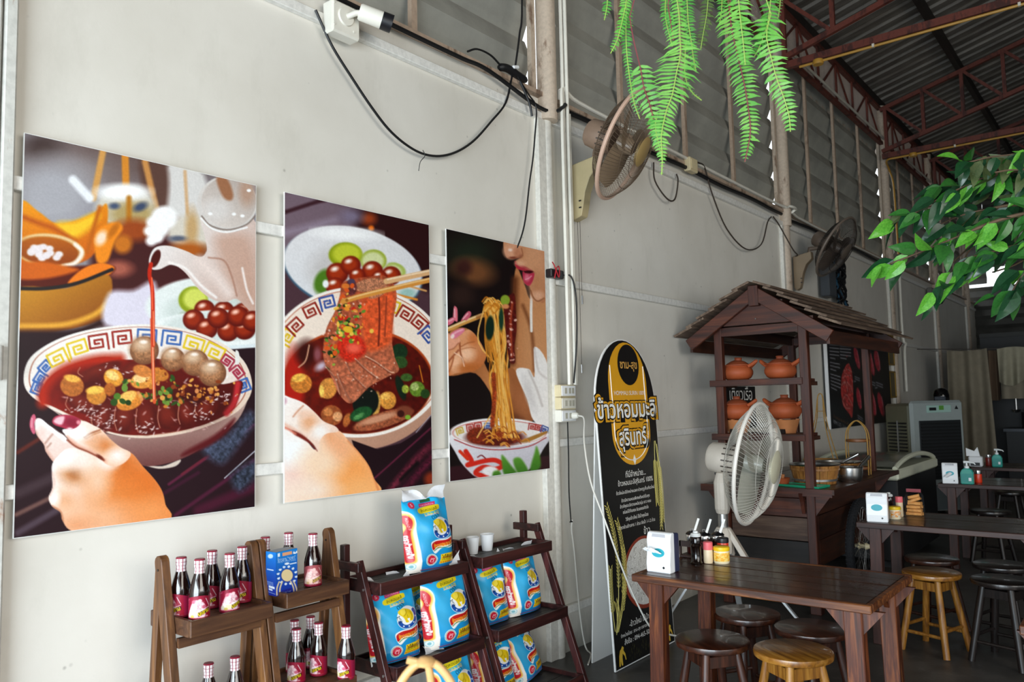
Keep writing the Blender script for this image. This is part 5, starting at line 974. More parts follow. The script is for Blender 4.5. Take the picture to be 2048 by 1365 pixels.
# ---------------- sauce bottles
def art_label():
    a = Art(110, 44, [(0, 0), (220, 0), (220, 88), (0, 88)], bgc='9c1f3e', seed=2)
    a.poly([(0, 0), (220, 0), (220, 88), (0, 88)], '8c1c3c', sm=False, col2='961226', ang=60)
    # wrap: white data panel | pink flash | picture | pink flash
    a.poly([(0, 0), (34, 0), (34, 88), (0, 88)], 'd9d6da', sm=False, soft=1)
    for k in range(14): a.line([(4, 8+k*5.6), (30-(k*7) % 9, 8+k*5.6)], 1.6, '8d8a94', soft=1)
    a.line([(34, 24), (60, 14), (90, 8)], 1.6, 'e88aa4', soft=1); a.ell(56, 50, 20, 40, 'b03a66', soft=30, a=.8)
    a.poly([(44, 66), (58, 66), (58, 84), (44, 84)], 'ececec', sm=False, soft=1); a.line([(46, 76), (51, 71), (56, 76)], 2, '333333', soft=1)
    a.poly([(84, 88), (92, 52), (108, 22), (124, 16), (140, 24), (152, 30), (160, 50), (150, 88)], 'e9b9c2', soft=3); a.poly([(96, 60), (110, 30), (122, 24), (128, 40), (116, 60)], 'f6e1e2', soft=3); a.poly([(126, 50), (140, 34), (152, 38), (148, 58), (132, 62)], 'f3d3d6', soft=3)
    for x, y, r, c in ((112, 22, 9, 'd56a80'), (136, 20, 8, 'f2c9cc'), (152, 44, 9, 'c65a74'), (104, 64, 12, 'f7f0e2'), (118, 70, 13, 'e9dcae'), (92, 74, 10, 'dfd6c0'), (106, 80, 8, 'c9b45a')): a.ell(x, y, r, r*.8, c, soft=3)
    for k in range(26): a.line([(96+a.rs.uniform(0, 60), 20+a.rs.uniform(0, 50)), (96+a.rs.uniform(0, 60), 20+a.rs.uniform(0, 50))], .9, ['8c2a44', 'ffffff', '5c3a44'][k % 3], soft=.8, a=.5)
    a.poly([(128, 66), (176, 48), (178, 62), (130, 82)], '1a1512', sm=False, soft=1); a.text('มะขาม', 152, 65, 46, 14, 'f2d21e', rot=-.36, bold=.03)
    a.line([(90, 56), (124, 62), (176, 44)], 1.6, 'ffffff', soft=1); a.text('250g', 158, 82, 26, 7, 'ffffff', bold=.02)
    a.line([(160, 12), (176, 40)], 2.4, 'f3e6ea', soft=1); a.poly([(184, 0), (220, 0), (220, 88), (190, 88)], '8e1a3c', sm=False, soft=2)
    a.line([(34, 87), (110, 86), (220, 87)], 2.5, 'c33b4a', soft=1); a.grain(.06); return a.out()
def art_label_pale():
    im = ART_LABEL.copy(); g = im.mean(-1, keepdims=True); return np.clip(im*.45+g*.25+np.array([.36, .22, .18])*.75, 0, 1)
ART_LABEL = art_label()
M_LABEL = m_print('label_print', .35)
def m_sauce():
    t = newmat('dark_sauce_glass'); t.set(color=lin('1c0a08'), rough=.06, coat=.6, spec=.6); return t.m
M_SAUCE = m_sauce(); M_CAPR = plain('cap_maroon', '8a1230', .35); M_CAPW = plain('cap_white_check', 'f0e6ea', .35)
def curved_print(name, img, parent, r, z0, z1, a0, a1, tilt=0.0):
    """picture wrapped round a vertical cylinder"""
    H, Wd = img.shape[:2]; ang = a0+(a1-a0)*np.arange(Wd)/(Wd-1); v = np.arange(H)/(H-1)
    A, V = np.meshgrid(ang, v); zt = z1+tilt*np.maximum(0, np.cos(A-(a0+.62*(a1-a0)))); co = np.stack([r*np.cos(A), r*np.sin(A), zt+(z0-zt)*V], -1).reshape(-1, 3)
    idx = np.arange(H*Wd).reshape(H, Wd); f = np.stack([idx[:-1, :-1], idx[1:, :-1], idx[1:, 1:], idx[:-1, 1:]], -1).reshape(-1, 4)
    me = bpy.data.meshes.new(name); me.from_pydata(co.tolist(), [], f.tolist()); ca = me.color_attributes.new('print', 'FLOAT_COLOR', 'POINT'); c = np.ones((H*Wd, 4), np.float32); c[:, :3] = srgb_lin(img.reshape(-1, 3)); ca.data.foreach_set('color', c.ravel())
    for p in me.polygons: p.use_smooth = True
    me.materials.append(M_LABEL); o = bpy.data.objects.new(name, me); COL.objects.link(o); o.parent = parent; return o
def make_bottle(img):
    t = thing('sauce_bottle', 'x', 'bottle', (0, 0, 0))
    MB().lathe([(0, 0), (.025, 0), (.0278, .004), (.0280, .085), (.0262, .098), (.0195, .125), (.0135, .147), (.0122, .158), (0, .158)], (0, 0, 0), 24).build('glass_body', M_SAUCE, t, smooth=True)
    mb = MB(); prof = [(.0142, .140), (.0136, .150), (.0132, .160), (.0145, .164), (.0148, .1845), (.0135, .1872), (0, .1872)]
    nk = 36; rows = [(.1398, .0148), (.1412, .0147), (.1502, .0139), (.1516, .0138), (.1606, .0134), (.1620, .0146), (.1712, .0149), (.1728, .0149), (.1826, .0149), (.1845, .0149)]
    for i, (z, r) in enumerate(rows):
        for k in range(nk): mb.v.append((r*math.cos(2*PI*k/nk), r*math.sin(2*PI*k/nk), z))
    for i in range(len(rows)-1):
        for k in range(nk):
            k2 = (k+1) % nk; mb.f.append((i*nk+k, i*nk+k2, (i+1)*nk+k2, (i+1)*nk+k)); mb.mi.append(1 if (i % 2 == 1 and k % 4 in (1, 2, 3)) else 0)
    mb.build('neck_wrap', [M_CAPR, M_CAPW], t); MB().lathe([(.0149, .1845), (.0135, .1872), (0, .1872)], (0, 0, 0), 24).build('cap', M_CAPR, t, smooth=True)
    curved_print('label', img, t, .0285, .010, .068, -PI*.98, PI*.72, .010)
    MB().lathe([(.0283, .003), (.0286, .004), (.0286, .011), (.0283, .012)], (0, 0, 0), 24).build('base_band', M_CAPR, t, smooth=True)
    return t
BOT = make_bottle(ART_LABEL); BOT_P = make_bottle(art_label_pale())
used = [False, False]
def bottle(x, y, z, rz, label, pale=False):
    src = BOT_P if pale else BOT; i = int(pale)
    if not used[i]: used[i] = True; o = src; o.location = (x, y, z); o.rotation_euler = (0, 0, rz); o.scale = (1.12, 1.12, 1); o['label'] = label; o['group'] = 'sauce bottles on the brown racks'; return o
    return dup(src, (x, y, z), rz, label, 'sauce bottles on the brown racks', (1.12, 1.12, 1))
zA, zB, zAl, zBl = .7455, .7575, .3855, .4255
F0 = -.55      # rotation that turns the picture towards the viewer
bottle(.168, 1.341, zA, F0-1.15, 'maroon sauce bottle at the left end of the top rack, white data panel showing')
bottle(.250, 1.358, zA, F0-.15, 'front left sauce bottle on the leftmost rack top, picture label facing')
bottle(.145, 1.462, zA, F0-.75, 'sauce bottle in the back row on the leftmost rack top, between two front ones')
bottle(.245, 1.466, zA, F0+.15, 'front right sauce bottle on the leftmost rack top, picture fully facing')
bottle(.165, 1.562, zA, F0-.8, 'sauce bottle at the right end of the leftmost rack top, before a leg head')
bottle(.125, 1.680, zB, F0-.6, 'sauce bottle half hidden by a rack leg, left of the blue box')
bottle(.115, 1.785, zB, F0-.3, 'sauce bottle behind the blue box, only its checked cap showing')
bottle(.212, 1.821, zB, F0-.2, 'sauce bottle with a faded pinkish label right of the blue box', True)
bottle(.181, 1.772, zBl, F0-.75, 'sauce bottle at the front of the lower tray below the blue box')
bottle(.182, 1.868, zBl, F0-1.0, 'sauce bottle in the middle of the lower tray under the faded bottle')
bottle(.078, 1.838, zBl, F0-.3, 'sauce bottle in the back row of the lower tray, behind the front left one')
bottle(.085, 1.905, zBl, F0-.4, 'sauce bottle directly behind the middle bottle of the lower tray')
bottle(.300, 1.900, zBl, F0-1.05, 'sauce bottle at the right end of the lower tray beside the rice bags')
bottle(.080, 1.690, zBl, F0-.2, 'sauce bottle behind a slanting leg on the lower tray, between the racks')
bottle(.158, 1.445, zAl, F0-.6, 'sauce bottle on the low tray of the leftmost rack, cut by the picture edge, left')
bottle(.168, 1.535, zAl, F0+.1, 'sauce bottle on the low tray of the leftmost rack, cut by the picture edge, right')
bottle(.130, 1.335, zAl, F0-.4, 'sauce bottle hidden behind the far left rack leg')
# ---------------- blue rice box
def art_box():
    a = Art(70, 120, [(360, 290), (745, 200), (715, 1130), (330, 1230)], bgc='1c6fc4', seed=4)
    a.poly([(330, 190), (760, 190), (760, 1240), (320, 1240)], '1f86d6', sm=False, col2='1a2f9a', ang=75)
    a.poly([(385, 312), (425, 300), (425, 375), (385, 388)], 'e8f2fa', sm=False); a.poly([(470, 300), (645, 262), (645, 330), (470, 372)], 'e2a27a', sm=False); a.poly([(660, 320), (680, 260), (700, 300), (735, 250), (742, 300), (700, 325)], 'eef4fa', sm=False)
    a.text('ข้าวสาร "ราคา"', 545, 420, 330, 90, 'cfe4f6', rot=-.2); a.text('RICE CAKE SAKE', 545, 480, 330, 34, 'a9cbee', rot=-.16); a.ell(545, 535, 45, 24, 'e6f0fa', rot=-.2); a.line([(605, 545), (710, 520)], 24, 'd4e4f4')
    a.ell(540, 790, 118, 148, '3a4a94', soft=8); a.ell(540, 788, 102, 130, 'e6cf9c', soft=6)
    for k in range(12):
        an = k*PI/6+.2; a.ell(540+165*math.cos(an), 790+190*math.sin(an), 24, 22, 'dbe8f6', soft=8, rot=an); a.ell(540+165*math.cos(an)+12, 790+190*math.sin(an)-12, 12, 22, 'dbe8f6', soft=8, rot=an+.8)
    for s, x in ((1, 345), (1, 400), (-1, 700), (-1, 650)): a.line([(x, 1200), (x, 1090), (x+s*20, 1000), (x+s*50, 920)], 26, 'd9c4a4', soft=10)
    a.poly([(430, 1110), (620, 1060), (620, 1150), (430, 1190)], '232a8a', sm=False); a.text('ข้าวสาร "ราคา"', 525, 1140, 160, 40, 'b9c8f0', rot=-.2); return a.out()
def art_box_side():
    a = Art(36, 120, [(160, 240), (350, 280), (325, 1230), (130, 1250)], bgc='1c6fc4', seed=4)
    a.poly([(100, 200), (360, 200), (360, 1270), (100, 1270)], '1f7fd0', sm=False, col2='1b2c94', ang=80); a.ell(245, 355, 50, 50, 'bcd4f0', soft=20); a.line([(180, 650), (285, 665)], 26, 'c4d8f0')
    for y in (930, 960, 990): a.line([(160, y), (280, y+12)], 10, '9ab4e4')
    a.poly([(195, 1015), (305, 1030), (305, 1080), (195, 1065)], 'e4ecf6', sm=False); a.poly([(195, 1080), (265, 1090), (265, 1130), (195, 1120)], 'd0dcf0', sm=False); a.line([(150, 1160), (310, 1185)], 12, '8aa4dc'); return a.out()
t = thing('rice_box', 'blue printed carton standing between the sauce bottles', 'box', (.212, 1.69, .7575))
bw_, bd_, bh_ = .094, .052, .148; c0 = Vector((.241, 1.645, .7575)); xd = Vector((-.10, .99, 0)).normalized(); nd = Vector((xd.y, -xd.x, 0))
MB().box(c0+xd*bw_/2-nd*bd_/2+Vector((0, 0, bh_/2)), (bd_, bw_, bh_), Matrix(((nd.x, xd.x, 0), (nd.y, xd.y, 0), (0, 0, 1)))).build('carton', plain('carton_blue', '1d62b8', .35), t)
print_grid('front_print', art_box(), t, c0+Vector((0, 0, bh_))+nd*.0006, xd*bw_, Vector((0, 0, -bh_)), M_LABEL)
print_grid('side_print', art_box_side(), t, c0+Vector((0, 0, bh_))-nd*bd_-xd*.0006, nd*bd_, Vector((0, 0, -bh_)), M_LABEL)
MB().poly([c0+Vector((0, 0, bh_+.0006)), c0+xd*bw_+Vector((0, 0, bh_+.0006)), c0+xd*bw_-nd*bd_+Vector((0, 0, bh_+.0006)), c0-nd*bd_+Vector((0, 0, bh_+.0006))]).build('carton_top', plain('carton_grey', '8f9ca8', .5), t)
# ---------------- rice bags
def art_bag():
    a = Art(120, 150, [(45, 130), (690, 90), (1002, 1095), (200, 1405)], bgc='1b9fda', seed=6)
    a.poly([(-50, 40), (1150, 0), (1150, 1500), (-50, 1550)], '27aee6', sm=False, col2='1784c2', ang=75); a.ell(350, 640, 110, 330, '6ac9f0', soft=160, a=.5, rot=-.2)  # the paler oval paints a highlight into the blue of the bag
    a.poly([(30, 300), (95, 285), (180, 345), (232, 450), (246, 560), (292, 800), (332, 1000), (390, 1420), (150, 1460), (130, 1120), (80, 800), (30, 560)], 'f8f1e6', soft=8)
    a.poly([(40, 330), (100, 315), (185, 380), (215, 480), (205, 600), (235, 760), (272, 1000), (280, 1130), (165, 1165), (120, 900), (85, 640), (100, 520), (50, 430)], 'f5b23c', soft=30, a=.9); a.poly([(50, 362), (100, 340), (168, 400), (192, 480), (178, 600), (208, 760), (246, 1000), (252, 1112), (178, 1142), (146, 950), (106, 640), (124, 520), (76, 430)], 'c5202c', soft=5)
    a.text('หอมมะลิ', 140, 470, 190, 34, 'f6dede', rot=1.25); a.text('ตราช้างหลับ', 182, 850, 420, 74, 'f2f2f2', rot=1.36, bold=.05); a.text('SURIN RICE', 150, 820, 330, 22, 'e9b6b6', rot=1.36); a.ell(235, 1230, 60, 68, '9fd0d8', soft=6); a.ell(235, 1230, 48, 56, 'e8f2f0', soft=6); a.ell(235, 1230, 26, 34, '86bcc6', soft=8)
    a.ell(180, 205, 46, 46, 'c8304a', soft=10); a.text('5', 180, 205, 30, 40, 'f2c8d0'); a.poly([(330, 140), (470, 120), (475, 150), (335, 170)], '1d5a3a', sm=False); a.poly([(300, 185), (520, 150), (520, 195), (300, 230)], 'c02a5c', sm=False); a.text('ข้าวสารคัดพิเศษ', 410, 190, 190, 26, 'f8d8e4', rot=-.16)
    a.poly([(280, 250), (540, 190), (590, 220), (560, 255), (300, 320)], 'e6cf24', soft=4); a.text('ข้าวหอมมะลิ', 430, 252, 230, 44, '2a3a1a', rot=-.22); a.text('SURIN RICE', 470, 312, 220, 40, 'e9d83a', rot=-.22, bold=.03); a.line([(370, 345), (560, 300)], 8, 'e4c4e4')
    # elephant in a horseshoe
    a.ell(612, 510, 150, 160, 'f2f4f4', soft=5, rot=-.3)
    hs = [(612+118*math.cos(t_), 505+138*math.sin(t_)) for t_ in np.linspace(-.75, 2.6, 16)]; a.line(hs, 66, 'f4f6f6', soft=4); a.line(hs, 52, '1f4fa4', soft=4)
    for k in (3, 6, 9, 12): a.ell(hs[k][0], hs[k][1], 11, 11, 'f4f6ff', soft=4)
    a.poly([(470, 420), (520, 385), (600, 390), (660, 420), (690, 480), (692, 545), (650, 560), (640, 520), (610, 530), (640, 575), (600, 580), (575, 535), (545, 500), (500, 470), (480, 450)], 'e8c61e', soft=4); a.poly([(500, 400), (560, 395), (575, 440), (540, 480), (505, 450)], 'f4da4a', soft=6); a.line([(575, 400), (585, 450), (560, 490)], 6, '8a7414'); a.line([(640, 430), (670, 490), (665, 540)], 6, '9a8418'); a.line([(600, 470), (620, 520)], 5, '8a7414'); a.text('ตรา', 505, 350, 110, 50, '22303a', rot=-.5); a.text('CIS', 500, 535, 50, 110, '22303a', rot=-.5)
    rb = [(470, 760), (560, 700), (680, 670), (790, 625), (835, 720), (700, 800), (560, 830), (520, 900)]
    a.poly([(460, 775), (540, 700), (680, 668), (795, 612), (842, 738), (770, 800), (640, 830), (540, 935)], 'f4f4f0', soft=5); a.poly([(478, 780), (550, 716), (690, 684), (788, 634), (815, 712), (700, 770), (580, 800), (508, 880)], 'c4201c', soft=4); a.line([(525, 890), (590, 830), (710, 800), (825, 735)], 12, '1f7a34', soft=3); a.text('ข้าวหอมมะลิ', 655, 755, 300, 84, 'f4a02c', rot=-.36, bold=.05)
    a.poly([(635, 940), (905, 838), (960, 990), (650, 1115)], 'f2c81e', sm=False, soft=6); a.text('โรงสีไฟจินตะเสริมโชค', 785, 935, 265, 70, '25200e', rot=-.34, bold=.02); a.line([(655, 1005), (915, 912)], 6, 'b8321e'); a.text('SURIN RICE MILL CO. LTD', 790, 988, 270, 28, '4a7a1e', rot=-.34)
    for k in range(8): a.ell(672+k*34, 1080-k*12, 11, 12, 'd8501c', soft=3)
    a.ell(505, 1058, 92, 112, 'f0f4f2', soft=4); a.ell(505, 1058, 82, 100, '1c6a4a', soft=3); a.ell(505, 1058, 76, 94, 'f0f2ee', soft=3); a.ell(505, 1058, 68, 85, 'c81e34', soft=4); a.text('ดี', 510, 1060, 70, 90, 'f2a8b4', bold=.02)
    a.line([(400, 1240), (640, 1160), (960, 1040)], 22, '2f6fb8', soft=10); a.line([(380, 1285), (640, 1195), (965, 1075)], 16, '9a2440', soft=6)
    a.grain(.04); return a.out()
ART_BAG = art_bag(); M_BAG = m_print('bag_print', .22); M_BAGW = plain('bag_white_plastic', 'e6e7ea', .3, 0, .05)
def make_bag(seed):
    t = thing('rice_bag', 'x', 'rice bag', (0, 0, 0)); H, Wd = ART_BAG.shape[:2]; rs = random.Random(seed)
    u, v = np.meshgrid(np.arange(Wd)/(Wd-1), 1-np.arange(H)/(H-1)); W0, H0 = .275, .305
    ph = [rs.uniform(0, 6) for _ in range(8)]
    half = W0/2*(1-.10*v**2-.05*(1-v)**6+.012*np.sin(7*v+ph[0])); y = (u-.5)*2*half; e = np.clip(1-np.abs(2*u-1)**3.2, 0, 1)
    prof = .052*(1-v**3)**.7*(.55+.45*np.clip(v*7, 0, 1))+.008*(1-v); x = prof*e**.8
    wr = .006*np.sin(11*v+5*u+ph[1])*np.clip(v*1.3-.2, 0, 1)+.005*np.sin(14*u-7*v+ph[2])*v**1.5+.004*np.sin(8*v-11*u+ph[3])*(1-e*.4)+.0022*np.sin(19*v+15*u+ph[4])*v
    x = x+wr*np.clip(e*3, 0, 1); z = v*H0+.004*np.sin(9*u+ph[5])*(v > .97)
    co = np.stack([x, y, z], -1).reshape(-1, 3); idx = np.arange(H*Wd).reshape(H, Wd); f = np.stack([idx[:-1, :-1], idx[1:, :-1], idx[1:, 1:], idx[:-1, 1:]], -1).reshape(-1, 4)
    me = bpy.data.meshes.new('front_sheet'); me.from_pydata(co.tolist(), [], f.tolist()); ca = me.color_attributes.new('print', 'FLOAT_COLOR', 'POINT'); c = np.ones((H*Wd, 4), np.float32); c[:, :3] = srgb_lin(ART_BAG.reshape(-1, 3)); ca.data.foreach_set('color', c.ravel())
    for p in me.polygons: p.use_smooth = True
    me.materials.append(M_BAG); o = bpy.data.objects.new('front_sheet', me); COL.objects.link(o); o.parent = t
    # back half
    n, m = 14, 12; vs = []; fs = []
    for i in range(m+1):
        vv = i/m; hf = W0/2*(1-.10*vv**2-.05*(1-vv)**6+.012*math.sin(7*vv+ph[0]))
        for j in range(n+1):
            uu = j/n; ee = max(0, 1-abs(2*uu-1)**3.2); vs.append((-.040*(1-vv**3)**.7*ee**.8*(.55+.45*min(1, vv*7))-.0005, (uu-.5)*2*hf, vv*H0))
    for i in range(m):
        for j in range(n): fs.append((i*(n+1)+j, (i+1)*(n+1)+j, (i+1)*(n+1)+j+1, i*(n+1)+j+1))
    MB().add(vs, fs).build('back_sheet', M_BAGW, t, smooth=True)
    # gathered clear white top with two ears
    vs = []; fs = []; n = 16; prof = [0, .25, .5, .75, 1]
    for i, q in enumerate(prof):
        for j in range(n+1):
            uu = j/n; ear = .05*(abs(2*uu-1)**1.5)+.012*math.sin(13*uu+ph[6]); vs.append((.012*math.sin(11*uu+5*q+ph[7])*q+.002, (uu-.5)*W0*(.87-.06*q+.10*q*abs(2*uu-1)), H0-.004+q*(.018+ear)))
    for i in range(4):
        for j in range(n): fs.append((i*(n+1)+j, i*(n+1)+j+1, (i+1)*(n+1)+j+1, (i+1)*(n+1)+j))
    MB().add(vs, fs).build('top_flap', M_BAGW, t, smooth=True)
    vs = []; n = 16
    MB().add([(.006+.004*math.sin(7*k)+(.003 if r else 0), (k/n-.5)*W0*.95, .002+(.010 if r else 0)) for r in (0, 1) for k in range(n+1)], [(k, k+1, n+2+k, n+1+k) for k in range(n)]).build('bottom_seam', M_BAGW, t)
    return t
BAGS = [make_bag(1), make_bag(5), make_bag(9)]; bag_used = [0, 0, 0]
def bag(i, x, y, z, lean, rz, label, sc=1.0, roll=0.0):
    o = BAGS[i] if not bag_used[i] else copy_tree(BAGS[i]); bag_used[i] = 1
    o.location = (x, y, z); o.rotation_euler = (roll, -lean, rz); o.scale = (sc, sc, sc); o['label'] = label; o['group'] = 'blue rice bags on the dark shelves'
bag(0, 0.207, 2.425, .708, .16, -.05, 'blue rice bag standing alone on the top tray under the second poster', .98, -.03)
bag(1, 0.247, 2.19, .406, .16, -.1, 'blue rice bag at the left of the middle tray, behind the slanting leg', .90)
bag(2, 0.172, 2.365, .406, .15, .0, 'blue rice bag wedged in the middle of the tray between two others', .88)
bag(1, 0.272, 2.455, .406, .13, -.02, 'front blue rice bag on the middle tray, whole front showing', .98, -.02)
bag(2, 0.217, 2.80, .406, .15, -.05, 'blue rice bag on the right shelf middle tray, behind the leg', .88)
bag(0, 0.227, 3.04, .406, .15, .0, 'blue rice bag on the right shelf middle tray, nearest the column', .90)
bag(0, 0.352, 2.42, .103, .20, .0, 'blue rice bag on the bottom tray at the lower picture edge, leftmost', .95)
bag(2, 0.262, 2.775, .103, .20, -.1, 'blue rice bag on the right shelf bottom tray, behind the leg', .90)
bag(1, 0.237, 3.05, .103, .35, .12, 'slumped blue rice bag on the right shelf bottom tray, tilting right', .88, .12)
# small white cups standing behind the empty top tray
for k, (y, r) in enumerate(((2.80, .03), (2.90, .034))):
    t = thing('paper_cup', ('left' if k == 0 else 'right')+' white paper cup standing on the empty top tray by the wall', 'cup', (.115, y, .7075))
    MB().lathe([(0, 0), (r*.72, 0), (r, .075), (r*.97, .075), (r*.7, .004), (0, .004)], (.115, y, .7075), 20).build('cup_wall', M_WHITE, t, smooth=True)
    MB().tube([(.115+r*math.cos(a), y+r*math.sin(a), .7825) for a in np.linspace(0, 2*PI, 20)[:-1]], .0018, 5, closed=True).build('rolled_rim', M_WHITE, t, smooth=True)
# ---------------- rattan chair back close to the camera
W_RAT = plain('rattan', 'c99e66', .45, 0, .15, 20)
def cp(px, py, dep): return CAM_POS+(AX_R*((px-1024)/CAM_F)+AX_U*((682.5-py)/CAM_F)+AX_F)*dep
A = cp(852, 1326, 1.25)
t = thing('bamboo_tripod', 'blurred bent bamboo tripod head at the bottom edge, close to the camera', 'tripod', (A.x, A.y, 0))
for k, (dx, dy) in enumerate(((-1.0, 0), (.95, .05), (.12, .3))):
    o_ = AX_R*dx+Vector((-.2, .5, 0))*dy; o_.z = 0
    pts = [A, A+o_*.020+Vector((0, 0, -.006)), A+o_*.045+Vector((0, 0, -.04)), A+o_*.075+Vector((0, 0, -.12)), A+o_*.17+Vector((0, 0, -.5)), A+o_*.28+Vector((0, 0, -A.z))]
    MB().tube(curve_pts(pts, 4), .0066 if k < 2 else .006, 10).build('bent_cane', W_RAT, t, smooth=True)
MB().tube([A+AX_R*(-.030)+Vector((0, 0, .004)), A+AX_R*(-.012)], .006, 8).build('peg', W_RAT, t, smooth=True)
MB().lathe([(0, -.006), (.014, -.004), (.016, .002), (.010, .008), (0, .009)], A, 12).build('knot', W_RAT, t, smooth=True)
# ================================================================== tables, stools and what stands on them
def m_tabletop(name, dark, mid, light):
    t = newmat(name); f = t.noise(t.coord((1.1, 26, 26)), 1.0, 6, .65, .8); g = t.noise(t.coord((2.5, 2.5, 2.5)), 2.0, 4, .6); s = t.noise(t.coord((4, 60, 60)), 1.0, 3, .7)
    c = t.ramp(f, [(.3, lin(dark)), (.52, lin(mid)), (.74, lin(light))]); c = t.mix(t.ramp(s, [(.66, (0, 0, 0)), (.74, (.55,)*3)]), c, lin('8a6a4c'))
    t.set(color=c, rough=t.ramp(g, [(.3, (.22,)*3), (.7, (.40,)*3)]), coat=.15); t.bump(f, .25, .003); return t.m
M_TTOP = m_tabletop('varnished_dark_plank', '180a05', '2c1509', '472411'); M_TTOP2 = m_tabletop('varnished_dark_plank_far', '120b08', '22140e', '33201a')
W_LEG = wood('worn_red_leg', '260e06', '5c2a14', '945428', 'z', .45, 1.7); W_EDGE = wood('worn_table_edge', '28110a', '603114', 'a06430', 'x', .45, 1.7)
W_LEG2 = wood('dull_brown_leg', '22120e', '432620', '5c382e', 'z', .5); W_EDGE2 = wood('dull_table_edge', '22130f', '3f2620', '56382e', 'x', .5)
def table(label, x0, x1, y0, y1, z, mt, me, ml, npl=5):
    t = thing('plank_table', label, 'table', ((x0+x1)/2, (y0+y1)/2, 0), group='dark plank dining tables')
    th = .030; w = (y1-y0-.05)/npl
    for k in range(npl):
        ya = y0+.025+k*w; MB().b2((x0+.022, ya+.0022, z-th+.002), (x1-.022, ya+w-.0022, z-.0006*((k*7) % 3))).build('plank', mt, t, bevel=.0025)
    for ya in (y0, y1-.025): MB().b2((x0, ya, z-th), (x1, ya+.025, z)).build('edge_board', me, t, bevel=.003)
    for xa in (x0, x1-.022): MB().b2((xa, y0+.0255, z-th), (xa+.022, y1-.0255, z)).build('edge_board', me, t, bevel=.003)
    for sx, x in ((1, x0+.09), (-1, x1-.075)):
        for sy, y in ((1, y0+.065), (-1, y1-.085)):
            MB().bar((x-.012*sx, y, 0), (x, y, z-th), .062, .058, up=(0, 1, 0)).build('leg', ml, t, bevel=.003)
            zt = z-th-.001
            for dx in (-1, 1): MB().poly([(x+dx*.031, y-.012, zt), (x+dx*.105, y-.012, zt), (x+dx*.031, y-.012, zt-.085)], .02, (0, -1, 0)).build('corner_brace', ml, t)
            MB().poly([(x+.012, y+sy*.029, zt), (x+.012, y+sy*.10, zt), (x+.012, y+sy*.029, zt-.085)], .02, (1, 0, 0)).build('corner_brace', ml, t)
    MB().b2((x0+.10, y0+.05, z-th-.045), (x0+.12, y1-.05, z-th)).build('cross_rail', ml, t); MB().b2((x1-.10, y0+.05, z-th-.045), (x1-.08, y1-.05, z-th)).build('cross_rail', ml, t)
    return t
TZ = .68
table('glossy dark plank table in front of the food cart with four stools under it', .884, 1.827, 2.928, 3.528, TZ, M_TTOP, W_EDGE, W_LEG)
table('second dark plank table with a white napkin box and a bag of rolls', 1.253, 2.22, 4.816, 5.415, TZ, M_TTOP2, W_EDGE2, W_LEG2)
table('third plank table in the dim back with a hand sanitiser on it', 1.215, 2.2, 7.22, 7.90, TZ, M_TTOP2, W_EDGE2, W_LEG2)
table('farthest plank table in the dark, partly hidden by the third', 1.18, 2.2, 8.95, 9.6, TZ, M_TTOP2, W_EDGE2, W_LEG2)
table('plank table cut off by the right picture edge, only a corner showing', 2.25, 3.2, 3.0, 3.6, .665, M_TTOP, W_EDGE, W_LEG)
# ---------------- stools
def stool_mats(name, d, m, l): return wood(name+'_seat', d, m, l, 'x', .32, 1.1, coat=.25), wood(name+'_leg', d, m, l, 'z', .42, 1.8)
ST_D = stool_mats('dark_stool', '1a0b06', '38190d', '5a2f1c'); ST_G = stool_mats('golden_stool', '5c340e', '9a6420', 'c08a3a'); ST_B = stool_mats('blackened_stool', '100c0b', '1e1715', '2e2421')
def make_stool(ms):
    t = thing('round_stool', 'x', 'stool', (0, 0, 0)); H, r = .425, .150; sm, lm = ms
    MB().lathe([(0, H-.030), (r*.90, H-.030), (r*.985, H-.024), (r, H-.012), (r*.985, H-.003), (r*.94, H), (0, H)], (0, 0, 0), 40).build('seat', sm, t, smooth=True)
    ft = {}
    for k in range(4):
        a = PI/4+k*PI/2; c, s = math.cos(a), math.sin(a); top = Vector((c*.095, s*.095, H-.03)); bot = Vector((c*.175, s*.175, 0)); ft[k] = (top, bot)
        MB().tube([top, top.lerp(bot, .5), bot], [.0165, .0185, .0175], 12).build('leg', lm, t, smooth=True)
    for k in range(4):
        (ta, ba), (tb, bb) = ft[k], ft[(k+1) % 4]
        q = .10; MB().bar(ta.lerp(ba, q), tb.lerp(bb, q), .018, .046).build('apron', lm, t, bevel=.002)
        q = .66 if k % 2 else .74; MB().tube([ta.lerp(ba, q), tb.lerp(bb, q)], .0095, 8).build('stretcher', lm, t, smooth=True)
    return t
SRC = {k: [make_stool(m), 0] for k, m in (('d', ST_D), ('g', ST_G), ('b', ST_B))}
def stool(k, x, y, rz, label):
    s, u = SRC[k]
    if u == 0: SRC[k][1] = 1; s.location = (x, y, 0); s.rotation_euler = (0, 0, rz); s['label'] = label; s['group'] = 'round wooden stools'
    else: dup(s, (x, y, 0), rz, label, 'round wooden stools')
stool('d', 1.160, 3.088, -.62, 'dark round stool under the near left corner of the front table')
stool('d', 1.112, 3.552, -.55, 'dark round stool behind the front table, nearest the tripod fan')
stool('d', 1.430, 3.475, -.50, 'dark round stool half hidden behind the front golden stool')
stool('g', 1.474, 3.135, -.58, 'golden wooden stool under the front table at the bottom edge')
stool('g', 1.606, 4.925, -.30, 'golden wooden stool standing whole in front of the second table')
stool('d', 1.525, 5.345, -.35, 'dark round stool directly behind the whole golden stool')
stool('b', 1.946, 4.915, -.30, 'blackened stool at the right edge in front of the second table')
stool('b', 1.888, 5.345, -.25, 'blackened stool behind another at the right edge of the second table')
stool('b', 1.50, 7.74, -.2, 'dim stool under the third table near the picture edge')
stool('b', 1.45, 9.30, -.2, 'dim stool under the farthest table')
